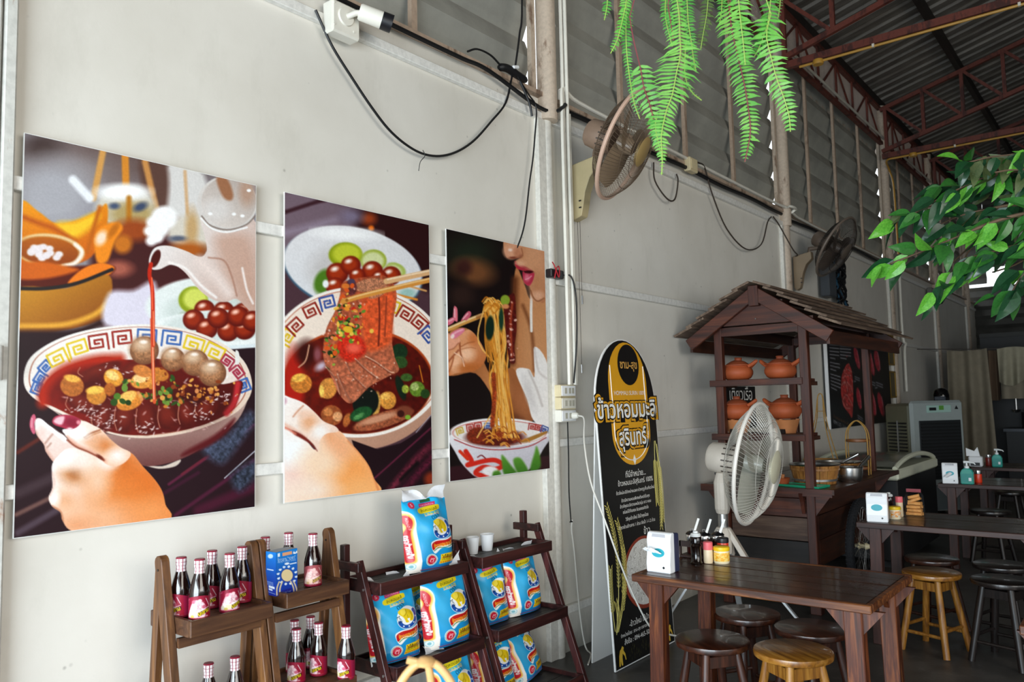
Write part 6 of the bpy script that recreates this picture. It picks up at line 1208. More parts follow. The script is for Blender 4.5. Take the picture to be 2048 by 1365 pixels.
# ---------------- napkin boxes
M_NAVY = plain('navy_plastic', '2c3350', .35); M_TEAL = plain('teal_print', '1fa3b4', .4); M_TISSUE = plain('tissue', 'f2f4f6', .8)
def napkin(label, x, y, z, rz, tissue):
    t = thing('napkin_box', label, 'napkin box', (x, y, z), rz, group='white napkin boxes on the tables'); w, h, d = .112, .165, .085
    pr = [(0, 0), (-.002, .04), (.008, .10), (.006, .135), (.014, .158), (.022, h), (.045, h), (.045, 0)]      # depth profile of the white front
    MB().poly([(-w/2, a, b) for a, b in pr], w, (-1, 0, 0)).build('front_shell', M_WHITE, t, world=False, bevel=.004)
    pr2 = [(.0455, 0), (.045, h-.002), (d, h-.006), (d+.004, .1), (d, 0)]
    MB().poly([(-w/2+.001, a, b) for a, b in pr2], w-.002, (-1, 0, 0)).build('back_shell', M_NAVY, t, world=False, bevel=.004)
    ov = [(.030*math.cos(a), -.0032+.010*0, .082+.018*math.sin(a)) for a in np.linspace(0, 2*PI, 24)[:-1]]
    fy = lambda zz: -.002+(zz-.04)/.06*.010 if zz > .04 else -.002
    MB().poly([(a, fy(c)-.0012, c) for a, b, c in ov], .0008, (0, -1, 0)).build('slot', M_TEAL, t, world=False)
    MB().poly([(.028+.006*math.cos(a), -.0034, .024+.006*math.sin(a)) for a in np.linspace(0, 2*PI, 5)[:-1]], .001, (0, -1, 0)).build('mark', M_BLACKPL, t, world=False)
    MB().poly([(-.036, .0065, .128), (.036, .0065, .128), (.03, .012, .158), (-.03, .012, .158)], .003, (0, -1, 0)).build('window', plain('grey_window', 'b4b4ba', .2), t, world=False)
    if tissue:
        vs, fs, n = [], [], 8
        for i in range(5):
            q = i/4
            for j in range(n+1):
                u = j/n-.5; vs.append((u*.05*(1-.3*q)-.028*q+.004*math.sin(9*u+4*q), -.002-.040*q-.006*math.sin(6*u), .086+(.018*q if tissue == 1 else -.03*q)+.006*math.cos(8*u+q*2)))
        for i in range(4):
            for j in range(n): fs.append((i*(n+1)+j, i*(n+1)+j+1, (i+1)*(n+1)+j+1, (i+1)*(n+1)+j))
        MB().add(vs, fs).build('tissue', M_TISSUE, t, world=False, smooth=True)
    return t
napkin('white napkin box with a tissue sticking out on the front table', .968, 3.006, TZ, -.02, 1)
napkin('white napkin box with a teal oval on the second table', 1.355, 4.868, TZ, .12, 0)
napkin('white napkin box with a drooping tissue on the third table', 1.305, 7.24, TZ, .15, 2)
# ---------------- condiments on the front table
M_CLEAR = newmat('clear_glass'); M_CLEAR.set(color=(.95, .97, .97), rough=.03, trans=1.0, ior=1.45); M_CLEAR = M_CLEAR.m
M_SOY = plain('soy_sauce', '120a08', .1); M_STEEL = plain('stainless_steel', 'dcdcda', .26, 1.0, .05); M_REDL = plain('red_plastic', 'c8281c', .35)
def lathe_part(name, prof, c, mat, t, n=24): return MB().lathe(prof, c, n).build(name, mat, t, smooth=True)
def soy(label, x, y, z, s=1.0):
    t = thing('soy_bottle', label, 'bottle', (x, y, z)); c = (x, y, z)
    lathe_part('glass', [(a*s, b*s) for a, b in ((0, 0), (.026, 0), (.027, .006), (.0225, .012), (.0225, .07), (.026, .078), (.0225, .085), (.021, .088), (.026, .092), (.026, .112), (.023, .118), (0, .118))], c, M_SOY, t)
    lathe_part('stopper', [(a*s, b*s) for a, b in ((0, .118), (.022, .118), (.024, .124), (.02, .132), (.012, .134), (.010, .142), (0, .142))], c, plain('cloudy_glass', 'd5d8d6', .12), t)
def shaker(label, x, y, z, body, lid, r, h, lh, band=None, lidr=1.02):
    t = thing('condiment_jar', label, 'jar', (x, y, z)); c = (x, y, z)
    lathe_part('jar_body', [(0, 0), (r*.94, 0), (r, .006), (r, h-lh-.004), (r*.96, h-lh), (0, h-lh)], c, body, t)
    lathe_part('lid', [(0, h-lh), (r*lidr, h-lh), (r*(lidr+.03), h-lh+.004), (r*(lidr+.01), h-.003), (r*.9, h), (0, h)], c, lid, t)
    if band: lathe_part('paper_band', [(r*1.005, h*.14), (r*1.012, h*.15), (r*1.012, (h-lh)*.86), (r*1.005, (h-lh)*.88)], c, band, t)
    return t
def m_band(name, a, b):
    t = newmat(name); f = t.noise(t.coord((60, 60, 90)), 1, 3, .6); t.set(color=t.ramp(f, [(.4, lin(a)), (.58, lin(b))]), rough=.4); return t.m
soy('dark soy sauce bottle with a glass stopper beside the pink-lidded shaker', 1.015, 3.267, TZ)
shaker('pepper shaker with a pink lid between the soy bottle and yellow jar', 1.050, 3.312, TZ, plain('cream_powder', 'dcc7a4', .4), plain('pink_lid', 'e0666c', .4), .0205, .092, .034)
shaker('yellow-lidded jar at the front of the condiment set', 1.098, 3.345, TZ, plain('jar_cream', 'e6d6b4', .35), plain('yellow_lid', 'e8bf18', .35), .0345, .072, .018, m_band('orange_label', 'e9a018', 'f0d070'))
shaker('red jar with a black lid behind the yellow-lidded jar', 1.075, 3.412, TZ, plain('chilli_red', 'd83a1c', .3), M_BLACKPL, .026, .098, .022)
t = thing('condiment_caddy', 'dark rack holding lidded steel condiment pots on the front table', 'caddy', (1.0, 3.45, TZ))
MB().b2((.885, 3.36, TZ), (1.04, 3.50, TZ+.012)).build('rack_base', W_EDGE2, t, bevel=.002)
for y in (3.36, 3.49): MB().b2((.885, y, TZ+.05), (1.04, y+.01, TZ+.075)).build('rack_rail', W_EDGE2, t)
for x in (.885, 1.032): MB().b2((x, 3.36, TZ+.012), (x+.008, 3.37, TZ+.075)).build('rack_post', W_EDGE2, t)
t2s = (('left', .920, 3.425), ('middle', .978, 3.43), ('right', 1.030, 3.462))
for nm, x, y in t2s:
    p = thing('condiment_pot', 'lidded stainless condiment pot, %s of three in the dark rack' % nm, 'pot', (x, y, TZ+.0125)); c = (x, y, TZ+.0125)
    lathe_part('pot_glass', [(0, 0), (.024, 0), (.026, .004), (.027, .058), (0, .058)], c, plain('chilli_glass', '3a1410', .08), p); lathe_part('steel_collar', [(.0272, .058), (.0285, .060), (.0285, .084), (.027, .086), (0, .086)], c, M_STEEL, p); lathe_part('lid', [(.0290, .086), (.0300, .088), (.022, .096), (.010, .101), (0, .1015)], c, plain('dark_steel_lid', '3a3c40', .2, .9), p)
    MB().tube([(x-.006, y, c[2]+.100), (x-.006, y, c[2]+.110), (x+.006, y, c[2]+.110), (x+.006, y, c[2]+.100)], .002, 6).build('lid_loop', M_STEEL, p)
    MB().bar((x+.012, y-.01, c[2]+.085), (x+.030, y+.012, c[2]+.158), .011, .002, up=(0, 1, .2)).build('spoon_handle', M_STEEL, p)
# second table
shaker('yellow-lidded jar right behind the napkin box on the second table', 1.402, 5.06, TZ, plain('jar_cream', 'e6d6b4', .35), plain('yellow_lid', 'e8bf18', .35), .0345, .072, .018, m_band('orange_label2', 'e08a14', 'd8d0b8'))
shaker('pepper shaker with a pink lid on the second table', 1.405, 5.165, TZ, plain('cream_powder', 'dcc7a4', .4), plain('pink_lid', 'e0666c', .4), .0205, .118, .034)
soy('soy sauce bottle with a glass stopper on the second table', 1.355, 5.14, TZ, 1.0)
t = thing('snack_bag', 'clear bag stuffed with golden wafer rolls on the second table', 'snack bag', (1.47, 5.26, TZ))
W_ROLL = plain('wafer_roll', 'c98e4c', .6, 0, .2, 40); rr = random.Random(3)
for k in range(6):
    for j in range(2 if k < 5 else 1):
        z = TZ+.011+k*.0205; x = 1.47+rr.uniform(-.004, .004); y = 5.235+j*.026; a = rr.uniform(-.25, .25)+(.5 if k > 3 else 0); d = Vector((math.cos(a), math.sin(a)*.25, (.35 if k > 3 else 0)*math.sin(a*3))).normalized()*.042*(1-.05*k)
        MB().tube([Vector((x, y, z))-d, Vector((x, y, z))+d], .0102, 10).build('wafer_roll', W_ROLL, t, smooth=True)
M_BAGC = newmat('clear_film'); M_BAGC.set(color=(.95, .95, .95), rough=.12, trans=1.0, ior=1.03); M_BAGC = M_BAGC.m
MB().add([(1.42, 5.215, TZ+.002), (1.52, 5.215, TZ+.002), (1.52, 5.285, TZ+.002), (1.42, 5.285, TZ+.002), (1.425, 5.22, TZ+.12), (1.515, 5.22, TZ+.12), (1.515, 5.28, TZ+.12), (1.425, 5.28, TZ+.12), (1.44, 5.248, TZ+.15), (1.50, 5.248, TZ+.15)], [(0, 1, 5, 4), (1, 2, 6, 5), (2, 3, 7, 6), (3, 0, 4, 7), (4, 5, 9, 8), (6, 7, 8, 9), (5, 6, 9), (7, 4, 8)]).build('film', M_BAGC, t, smooth=True)
MB().b2((1.43, 5.244, TZ+.138), (1.51, 5.252, TZ+.158)).build('top_label', plain('maroon_card', '7a1c28', .5), t)
# hand sanitisers
M_SANI = plain('teal_gel', '2f9a8c', .15); M_SANL = plain('teal_label', '1f8c84', .4); M_PUMP = plain('pump_white', 'e8ecec', .35)
def sanitiser(label, x, y, z, s=1.0):
    t = thing('hand_sanitiser', label, 'sanitiser', (x, y, z)); c = (x, y, z)
    pr = [(-.042, 0), (.042, 0), (.044, .012), (.044, .085), (.034, .108), (.016, .120), (-.016, .120), (-.034, .108), (-.044, .085), (-.044, .012)]
    MB().poly([(x+a*s, y-.024*s, z+b*s) for a, b in pr], .048*s, (0, -1, 0)).build('bottle_body', M_SANI, t, bevel=.006)
    MB().b2((x-.036*s, y-.0262*s, z+.018*s), (x+.036*s, y-.0245*s, z+.078*s)).build('label', M_SANL, t); MB().b2((x+.012*s, y-.0272*s, z+.026*s), (x+.03*s, y-.0263*s, z+.05*s)).build('label_panel', M_WHITE, t)
    lathe_part('pump_collar', [(0, .120*s), (.016*s, .120*s), (.016*s, .136*s), (.007*s, .140*s), (.006*s, .160*s), (0, .160*s)], c, M_PUMP, t, 16)
    MB().tube([(x-.02*s, y, z+.166*s), (x+.012*s, y, z+.168*s), (x+.05*s, y, z+.160*s), (x+.058*s, y, z+.148*s)], [.010*s, .008*s, .005*s, .004*s], 8).build('pump_head', M_PUMP, t, smooth=True)
sanitiser('teal hand sanitiser bottle with a white pump on the third table', 1.425, 7.262, TZ, 1.05)
sanitiser('small teal hand sanitiser on the farthest table in the dark', 1.39, 9.08, TZ, 1.0)
shaker('red chilli jar beside the sanitiser on the third table', 1.475, 7.42, TZ, plain('chilli_red', 'd83a1c', .3), M_STEEL, .028, .10, .03)
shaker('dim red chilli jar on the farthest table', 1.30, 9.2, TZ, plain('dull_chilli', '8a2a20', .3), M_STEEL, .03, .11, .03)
t = thing('tissue_stand', 'grey folded napkins standing in a white holder on the farthest table', 'napkin holder', (1.2, 9.05, TZ))
MB().b2((1.15, 9.02, TZ), (1.27, 9.10, TZ+.10)).build('holder', M_WHITE, t, bevel=.01); MB().b2((1.17, 9.012, TZ+.01), (1.25, 9.019, TZ+.04)).build('slot', M_BLACKPL, t)
MB().poly([(1.13, 9.05, TZ+.101), (1.25, 9.05, TZ+.101), (1.23, 9.06, TZ+.19), (1.20, 9.06, TZ+.15), (1.13, 9.055, TZ+.18)], .01, (0, -1, 0)).build('napkins', M_TISSUE, t)
# ================================================================== the food cart and its kitchenware
W_CART = wood('cart_red_brown', '1e0a05', '4c2012', '6e361e', 'z', .5); W_CARTY = wood('cart_red_brown_long', '200d07', '42200f', '5e301a', 'y', .55); W_CARTX = wood('cart_red_brown_cross', '260f08', '4f2313', '73391f', 'x', .5); W_CGREY = wood('cart_worn_plank', '33211a', '5a4234', '7a6350', 'x', .65); W_SHING = wood('roof_board', '443426', '766050', 'a08a74', 'y', .8); W_COUNT = wood('counter_board', '2a1910', '4c3020', '6a4a34', 'y', .35)
ct = thing('food_cart', 'dark red wooden noodle cart with a boarded gable roof and spoked wheel', 'food cart', (.55, 6.0, 0))
for x in (.25, .846):
    for y in (5.3, 6.75): MB().b2((x-.028, y-.028, 0.0 if y < 6 else .05), (x+.028, y+.028, 1.90)).build('post', W_CART, ct, bevel=.004)
for x in (.25, .846): MB().b2((x-.035, 5.27, 0.0), (x+.035, 5.335, .10)).build('post_foot', W_CART, ct, bevel=.004)
# roof
AX, AZ, EL, ER, EZ = .56, 2.165, .03, 1.09, 1.822
for sx, ex in ((-1, EL), (1, ER)):
    d = Vector((ex-AX, 0, EZ-AZ)); L = d.length; d.normalize(); nb = Vector((-d.z, 0, d.x)) if sx > 0 else Vector((d.z, 0, -d.x))
    if nb.z < 0: nb = -nb
    n = 6; s = L/n
    for k in range(n):
        a = Vector((AX, 0, AZ))+d*(k*s-.02 if k else 0)+nb*.020; b = Vector((AX, 0, AZ))+d*((k+1)*s+.022)+nb*.046
        y0, y1 = 5.15-.012*((k*3) % 2), 7.02+.03*((k*5) % 3)-.03*(n-k)/n; tn = nb*.015
        MB().add([(a.x, y0, a.z), (b.x, y0, b.z), (b.x+tn.x, y0, b.z+tn.z), (a.x+tn.x, y0, a.z+tn.z), (a.x, y1, a.z), (b.x, y1, b.z), (b.x+tn.x, y1, b.z+tn.z), (a.x+tn.x, y1, a.z+tn.z)], [(0, 1, 2, 3), (7, 6, 5, 4), (0, 4, 5, 1), (3, 2, 6, 7), (1, 5, 6, 2), (0, 3, 7, 4)]).build('roof_board', W_SHING, ct)
    for y in (5.20, 6.97):
        MB().bar(Vector((AX-.005*sx, y, AZ-.045)), Vector((ex-.04*sx, y, EZ-.035)), .028, .085, up=nb).build('barge_board', W_CARTX, ct, bevel=.003)
    MB().b2((ex-.065 if sx > 0 else ex+.045, 5.2, EZ-.085), (ex-.045 if sx > 0 else ex+.065, 6.98, EZ+.005)).build('fascia', W_CARTY, ct)
    for q in (.33, .7):
        p = Vector((AX, 0, AZ))+d*(L*q)-nb*.012; MB().b2((p.x-.016, 5.22, p.z-.016), (p.x+.016, 6.95, p.z+.016)).build('roof_batten', W_CARTY, ct)
MB().b2((AX-.035, 5.18, AZ-.14), (AX+.035, 5.235, AZ+.0)).build('king_block', W_CART, ct, bevel=.003)
MB().poly([(AX-.24, 5.225, 1.905), (AX+.27, 5.225, 1.905), (AX, 5.225, AZ-.06)], .018, (0, -1, 0)).build('gable_panel', W_CARTX, ct)
MB().poly([(AX-.30, 6.93, 1.88), (AX+.30, 6.93, 1.88), (AX, 6.93, AZ-.06)], .018, (0, 1, 0)).build('gable_panel', W_CARTX, ct)
for z in (2.05, 1.94): MB().lathe([(0, 0), (.005, 0), (0, -.003)], (AX, 5.2065, z), 8, axis='y').build('screw', M_METAL, ct)
for y in (5.3, 6.75): MB().b2((.22, y-.02, 1.84), (.88, y+.02, 1.90)).build('top_beam', W_CARTX, ct)
for x in (.25, .846): MB().b2((x-.02, 5.33, 1.84), (x+.02, 6.72, 1.90)).build('top_beam', W_CARTY, ct)
# pot shelves
for z in (1.532, 1.158):
    MB().b2((.185, 5.255, z-.045), (.835, 5.285, z)).build('shelf_edge', W_CARTX, ct, bevel=.002)
    for k in range(3): MB().b2((.21, 5.33+.10*k, z-.022), (.80, 5.425+.10*k, z-.002)).build('shelf_board', W_CARTX, ct)
    for x in (.21, .80): MB().b2((x-.015, 5.33, z-.05), (x+.015, 5.63, z-.023)).build('shelf_bearer', W_CARTY, ct)
# counter
for k in range(6):
    x0 = .10+.15*k; MB().b2((x0+.0012, 5.24, .782), (x0+.1488, 6.86, .806-.001*(k % 2))).build('counter_board', W_COUNT, ct, bevel=.002)
MB().b2((.10, 5.225, .76), (1.0, 5.24, .808)).build('counter_edge', W_CARTX, ct); MB().b2((1.0, 5.225, .775), (1.014, 6.87, .808)).build('counter_edge', W_CARTY, ct)
for x, s in ((.87, 1), (.225, -1)):
    for y in (5.30, 6.75): MB().poly([(x, y+.012, .778), (x+s*.115, y+.012, .778), (x+s*.01, y+.012, .64), (x, y+.012, .62)], .024, (0, 1, 0)).build('knee_bracket', W_CARTX, ct)
for x in (.80, .30): MB().poly([(x-.012, 5.272, .778), (x-.012, 5.215, .778), (x-.012, 5.245, .72), (x-.012, 5.272, .64)], .024, (-1, 0, 0)).build('knee_bracket', W_CART, ct)
# body planks, front and right side
for z0, z1, m in ((.735, .768, W_CARTX), (.61, .732, W_CARTX), (.455, .605, W_CGREY), (.30, .45, wood('cart_black_plank', '0c0908', '181210', '2a211d', 'x', .6))):
    MB().b2((.281, 5.32, z0), (.815, 5.34, z1)).build('body_plank', m, ct, bevel=.002)
for z0, z1 in ((.63, .765), (.47, .625), (.30, .465)):
    MB().b2((.855, 5.332, z0), (.872, 6.72, z1)).build('body_plank', W_CARTY, ct, bevel=.002); MB().b2((.225, 5.332, z0), (.242, 6.72, z1)).build('body_plank', W_CARTY, ct)
MB().b2((.27, 5.345, .30), (.83, 6.72, .32)).build('body_floor', W_CARTX, ct); MB().b2((.27, 6.73, .30), (.82, 6.75, .76)).build('body_back', W_CARTX, ct)
# wheel
M_TYRE = plain('tyre_rubber', '17171a', .85, 0, .2, 30); wc = Vector((.945, 6.02, .335)); R = .305
w = MB().tube([wc+Vector((0, R*math.cos(a), R*math.sin(a))) for a in np.linspace(0, 2*PI, 49)[:-1]], .030, 12, closed=True).build('wheel', M_TYRE, ct, smooth=True)
kn = MB()
for k in range(72):
    for s in (-1, 0, 1):
        a = 2*PI*(k+.5*(s != 0))/72; c = wc+Vector((s*.019, (R+.027-.008*abs(s))*math.cos(a), (R+.027-.008*abs(s))*math.sin(a))); kn.box(c, (.010, .013, .010), Matrix.Rotation(a, 3, 'X'))
kn.build('tread', M_TYRE, w)
MB().tube([wc+Vector((0, (R-.036)*math.cos(a), (R-.036)*math.sin(a))) for a in np.linspace(0, 2*PI, 49)[:-1]], .010, 8, closed=True).build('rim', M_METAL, w, smooth=True)
MB().lathe([(0, -.05), (.012, -.05), (.014, -.03), (.024, -.028), (.024, -.02), (.015, -.015), (.015, .015), (.024, .02), (.024, .028), (.012, .05), (0, .05)], wc, 14, axis='x').build('hub', M_CREAMPL, w, smooth=True)
sp = MB()
for k in range(28):
    a = 2*PI*k/28; b = a+(.5 if k % 2 else -.5); s = .022 if k % 4 < 2 else -.022; sp.tube([wc+Vector((s, .022*math.cos(b), .022*math.sin(b))), wc+Vector((0, (R-.038)*math.cos(a), (R-.038)*math.sin(a)))], .0016, 4)
sp.build('spokes', M_METAL, w)
# ---------------- clay pots
M_CLAY = plain('terracotta', 'a64e26', .62, 0, .14, 9, .1); M_CLAY2 = plain('pale_terracotta', 'c07a48', .7, 0, .12, 9, .1); M_CLAYD = plain('terracotta_dark', '8c4020', .65, 0, .14, 9)
def clay_pot(label, x, y, z, s=1.0, lid_tilt=0.0):
    t = thing('clay_pot', label, 'clay pot', (x, y, z), group='lidded terracotta pots on the cart'); c = (x, y, z)
    b = lathe_part('pot_body', [(a*s, q*s) for a, q in ((0, 0), (.065, 0), (.092, .014), (.108, .042), (.109, .062), (.100, .084), (.088, .094), (.092, .100), (.108, .104), (.108, .108), (.088, .106), (.080, .100), (0, .098))], c, M_CLAY, t, 32)
    st = MB().lathe([(a*s, q*s) for a, q in ((.086, .104), (.082, .112), (.050, .134), (.026, .142), (.024, .152), (.028, .158), (.024, .162), (0, .162))], (0, 0, 0), 28)
    st.xf(Matrix.Translation(c) @ Matrix.Rotation(lid_tilt, 4, 'Y')).build('lid', M_CLAYD, t, smooth=True)
    for sd in (-1, 1): MB().tube(curve_pts([(x+sd*.090*s, y-.03*s, z+.094*s), (x+sd*.118*s, y-.012*s, z+.112*s), (x+sd*.140*s, y, z+.130*s), (x+sd*.118*s, y+.012*s, z+.112*s), (x+sd*.090*s, y+.03*s, z+.094*s)], 4), .0125*s, 8).build('handle', M_CLAY, t, smooth=True)
def clay_stove(label, x, y, z):
    t = thing('clay_stove', label, 'clay stove', (x, y, z), group='small terracotta stoves'); c = (x, y, z)
    lathe_part('stove_body', [(0, 0), (.066, 0), (.068, .012), (.092, .084), (.096, .092), (.088, .092), (.082, .080), (.06, .02), (0, .02)], c, M_CLAY2, t, 28)
    MB().b2((x-.022, y-.092, z+.0), (x+.022, y-.062, z+.030)).build('fire_hole', plain('soot', '1c0f0a', .9), t)
    for k in range(3): a = 2*PI*k/3+.5; MB().box((x+.078*math.cos(a), y+.078*math.sin(a), z+.092), (.022, .018, .010), a).build('pot_rest', M_CLAY2, t)
clay_pot('terracotta pot with handles and a tilted lid on the upper cart shelf, left', .322, 5.43, 1.532, 1.0, .06)
clay_pot('terracotta pot with handles on the upper cart shelf, right', .632, 5.43, 1.532, .98)
clay_stove('small clay stove under the left pot on the lower cart shelf', .308, 5.43, 1.158); clay_stove('small clay stove under the right pot, beside the fan guard', .650, 5.43, 1.158)
clay_pot('terracotta pot sitting on a clay stove, lower cart shelf left', .306, 5.43, 1.2562, 1.0); clay_pot('terracotta pot sitting on a clay stove, lower cart shelf right', .650, 5.43, 1.2562, 1.02)
t = thing('clay_mortar', 'small terracotta bowl with a pestle knob on the cart counter', 'bowl', (.608, 5.42, .8065)); c = (.608, 5.42, .8065)
lathe_part('bowl', [(0, 0), (.040, 0), (.046, .010), (.055, .044), (.058, .048), (.052, .048), (.046, .036), (0, .034)], c, M_CLAY, t); MB().tube([(c[0]+.005, c[1], c[2]+.034), (c[0]+.012, c[1], c[2]+.072)], [.010, .012], 10).build('pestle', M_CLAY2, t, smooth=True)
# ---------------- wooden tubs with steel basins
W_STAVE = wood('tub_stave', '7a481f', 'ad7436', 'd09a52', 'z', .5, 1.6)
def tub(label, x, y, z, r0, r1, h, steel=True, n=18):
    t = thing('wooden_tub', label, 'tub', (x, y, z), group='wooden tubs on the cart counter')
    for k in range(n):
        a0, a1 = 2*PI*k/n+.012, 2*PI*(k+1)/n-.012; vs = []
        for zz, r in ((0, r0), (h, r1)):
            for a, rr_ in ((a0, r), (a1, r), (a1, r-.014), (a0, r-.014)): vs.append((x+rr_*math.cos(a), y+rr_*math.sin(a), z+zz))
        MB().add(vs, [(0, 3, 2, 1), (4, 5, 6, 7), (0, 1, 5, 4), (1, 2, 6, 5), (2, 3, 7, 6), (3, 0, 4, 7)]).build('stave', W_STAVE, t)
    for q in (.22, .80):
        r = r0+(r1-r0)*q+.002; MB().lathe([(r, z+h*q-.008), (r+.002, z+h*q-.007), (r+.0025, z+h*q+.007), (r, z+h*q+.008)], (x, y, 0), 36).build('hoop', M_METAL if q < .5 else W_STAVE, t, smooth=True)
    if steel: lathe_part('basin', [(r1+.004, h+.001), (r1+.008, h+.006), (r1+.002, h+.010), (r1-.016, h+.004), (r1-.03, h-.05), (r1-.07, h-.09), (0, h-.095)], (x, y, z), M_STEEL, t, 40)
    else: lathe_part('woven_lid', [(0, h-.01), (r1-.015, h-.008), (r1-.012, h+.004), (0, h+.002)], (x, y, z), plain('woven_bamboo', 'a8772c', .6, 0, .2, 40), t, 36)
tub('wooden stave tub with a steel basin at the front of the cart counter', .765, 5.63, .8065, .135, .165, .125); tub('second wooden tub with a steel basin behind the front one', .80, 6.03, .8065, .13, .16, .115)
t = thing('steel_pot', 'round stainless pot with a ladle handle leaning out on the cart counter', 'pot', (.955, 5.86, .8065)); c = (.945, 5.82, .8065)
lathe_part('pot_body', [(0, 0), (.060, 0), (.074, .016), (.082, .05), (.084, .098), (.089, .102), (.084, .105), (.079, .098), (.076, .05), (.06, .012), (0, .008)], c, M_STEEL, t, 36)
MB().tube([(c[0]+.03, c[1]-.01, c[2]+.02), (c[0]+.05, c[1]+.07, c[2]+.105), (c[0]+.085, c[1]+.17, c[2]+.165)], [.006, .010, .013], 10).build('ladle_handle', M_STEEL, t, smooth=True)
t = thing('steel_ladle', 'steel ladle resting in the rear wooden tub, handle raised', 'ladle', (.82, 6.02, .86)); MB().tube([(.78, 6.0, .850), (.86, 6.0, .935), (.95, 6.02, .985)], [.006, .010, .014], 10).build('handle', M_STEEL, t, smooth=True); MB().lathe([(0, 0), (.03, .008), (.038, .025), (.036, .026), (.028, .012), (0, .004)], (.765, 6.0, .838), 18).build('bowl', M_STEEL, t, smooth=True)
t = thing('green_tray', 'flat green plastic tray under the front tub on the cart counter', 'tray', (.72, 5.5, .8065)); q = [(.575, 5.425, .8068), (.87, 5.318, .8068), (.885, 5.36, .8068), (.61, 5.50, .8068)]
MB().poly([(a, b, c_+.008) for a, b, c_ in ((.55, 5.36, .8068), (.905, 5.27, .8068), (.925, 5.43, .8068), (.66, 5.475, .8068))], .008, (0, 0, 1)).build('tray_plate', plain('tray_green', '1f9a72', .4), t)
MB().tube([(.55, 5.36, .816), (.905, 5.27, .816), (.925, 5.43, .816), (.66, 5.475, .816)], .004, 6, closed=True).build('tray_rim', plain('tray_green', '1f9a72', .4), t)
# bamboo carriers with tall handles
M_BAMB = plain('bamboo_cane', 'a8803c', .5, 0, .2, 25)
t = thing('bamboo_carrier', 'bamboo basket with a tall pinched loop handle on the cart counter', 'basket', (.55, 6.44, .8065))
lathe_part('basket', [(0, 0), (.10, 0), (.12, .03), (.128, .10), (.132, .104), (.122, .104), (.112, .03), (0, .012)], (.55, 6.44, .8065), plain('woven_bamboo', 'a8772c', .6, 0, .2, 40), t, 32)
for s in (-1, 1): MB().tube(curve_pts([(.55-.12, 6.44+s*.05, .90), (.55-.07, 6.44+s*.035, 1.06), (.55-.02, 6.44+s*.02, 1.24), (.55+.0, 6.44, 1.405), (.55+.035, 6.44-s*.0, 1.41), (.55+.045, 6.44+s*.02, 1.26), (.55+.07, 6.44+s*.035, 1.10), (.55+.115, 6.44+s*.05, .90)], 5), .0042, 6).build('loop_handle', M_BAMB, t, smooth=True)
MB().b2((.545, 6.432, 1.285), (.595, 6.448, 1.290)).build('cross_tie', M_BAMB, t)
t = thing('bamboo_carrier', 'two-tier bamboo carrier with a rounded loop handle on the cart counter', 'basket', (.86, 6.34, .8065))
for z in (.85, 1.055): lathe_part('tier', [(0, 0), (.075, 0), (.082, .006), (.082, .020), (.074, .020), (.072, .008), (0, .007)], (.86, 6.34, z), plain('tier_wood', '7a4a22', .5), t, 28)
for s in (-1, 1): MB().tube(curve_pts([(.86-.075, 6.34+s*.03, .81), (.86-.078, 6.34+s*.03, 1.06), (.86-.06, 6.34+s*.02, 1.16), (.86, 6.34+s*.012, 1.215), (.86+.06, 6.34+s*.02, 1.16), (.86+.078, 6.34+s*.03, 1.06), (.86+.075, 6.34+s*.03, .81)], 6), .0045, 6).build('loop_handle', M_BAMB, t, smooth=True)
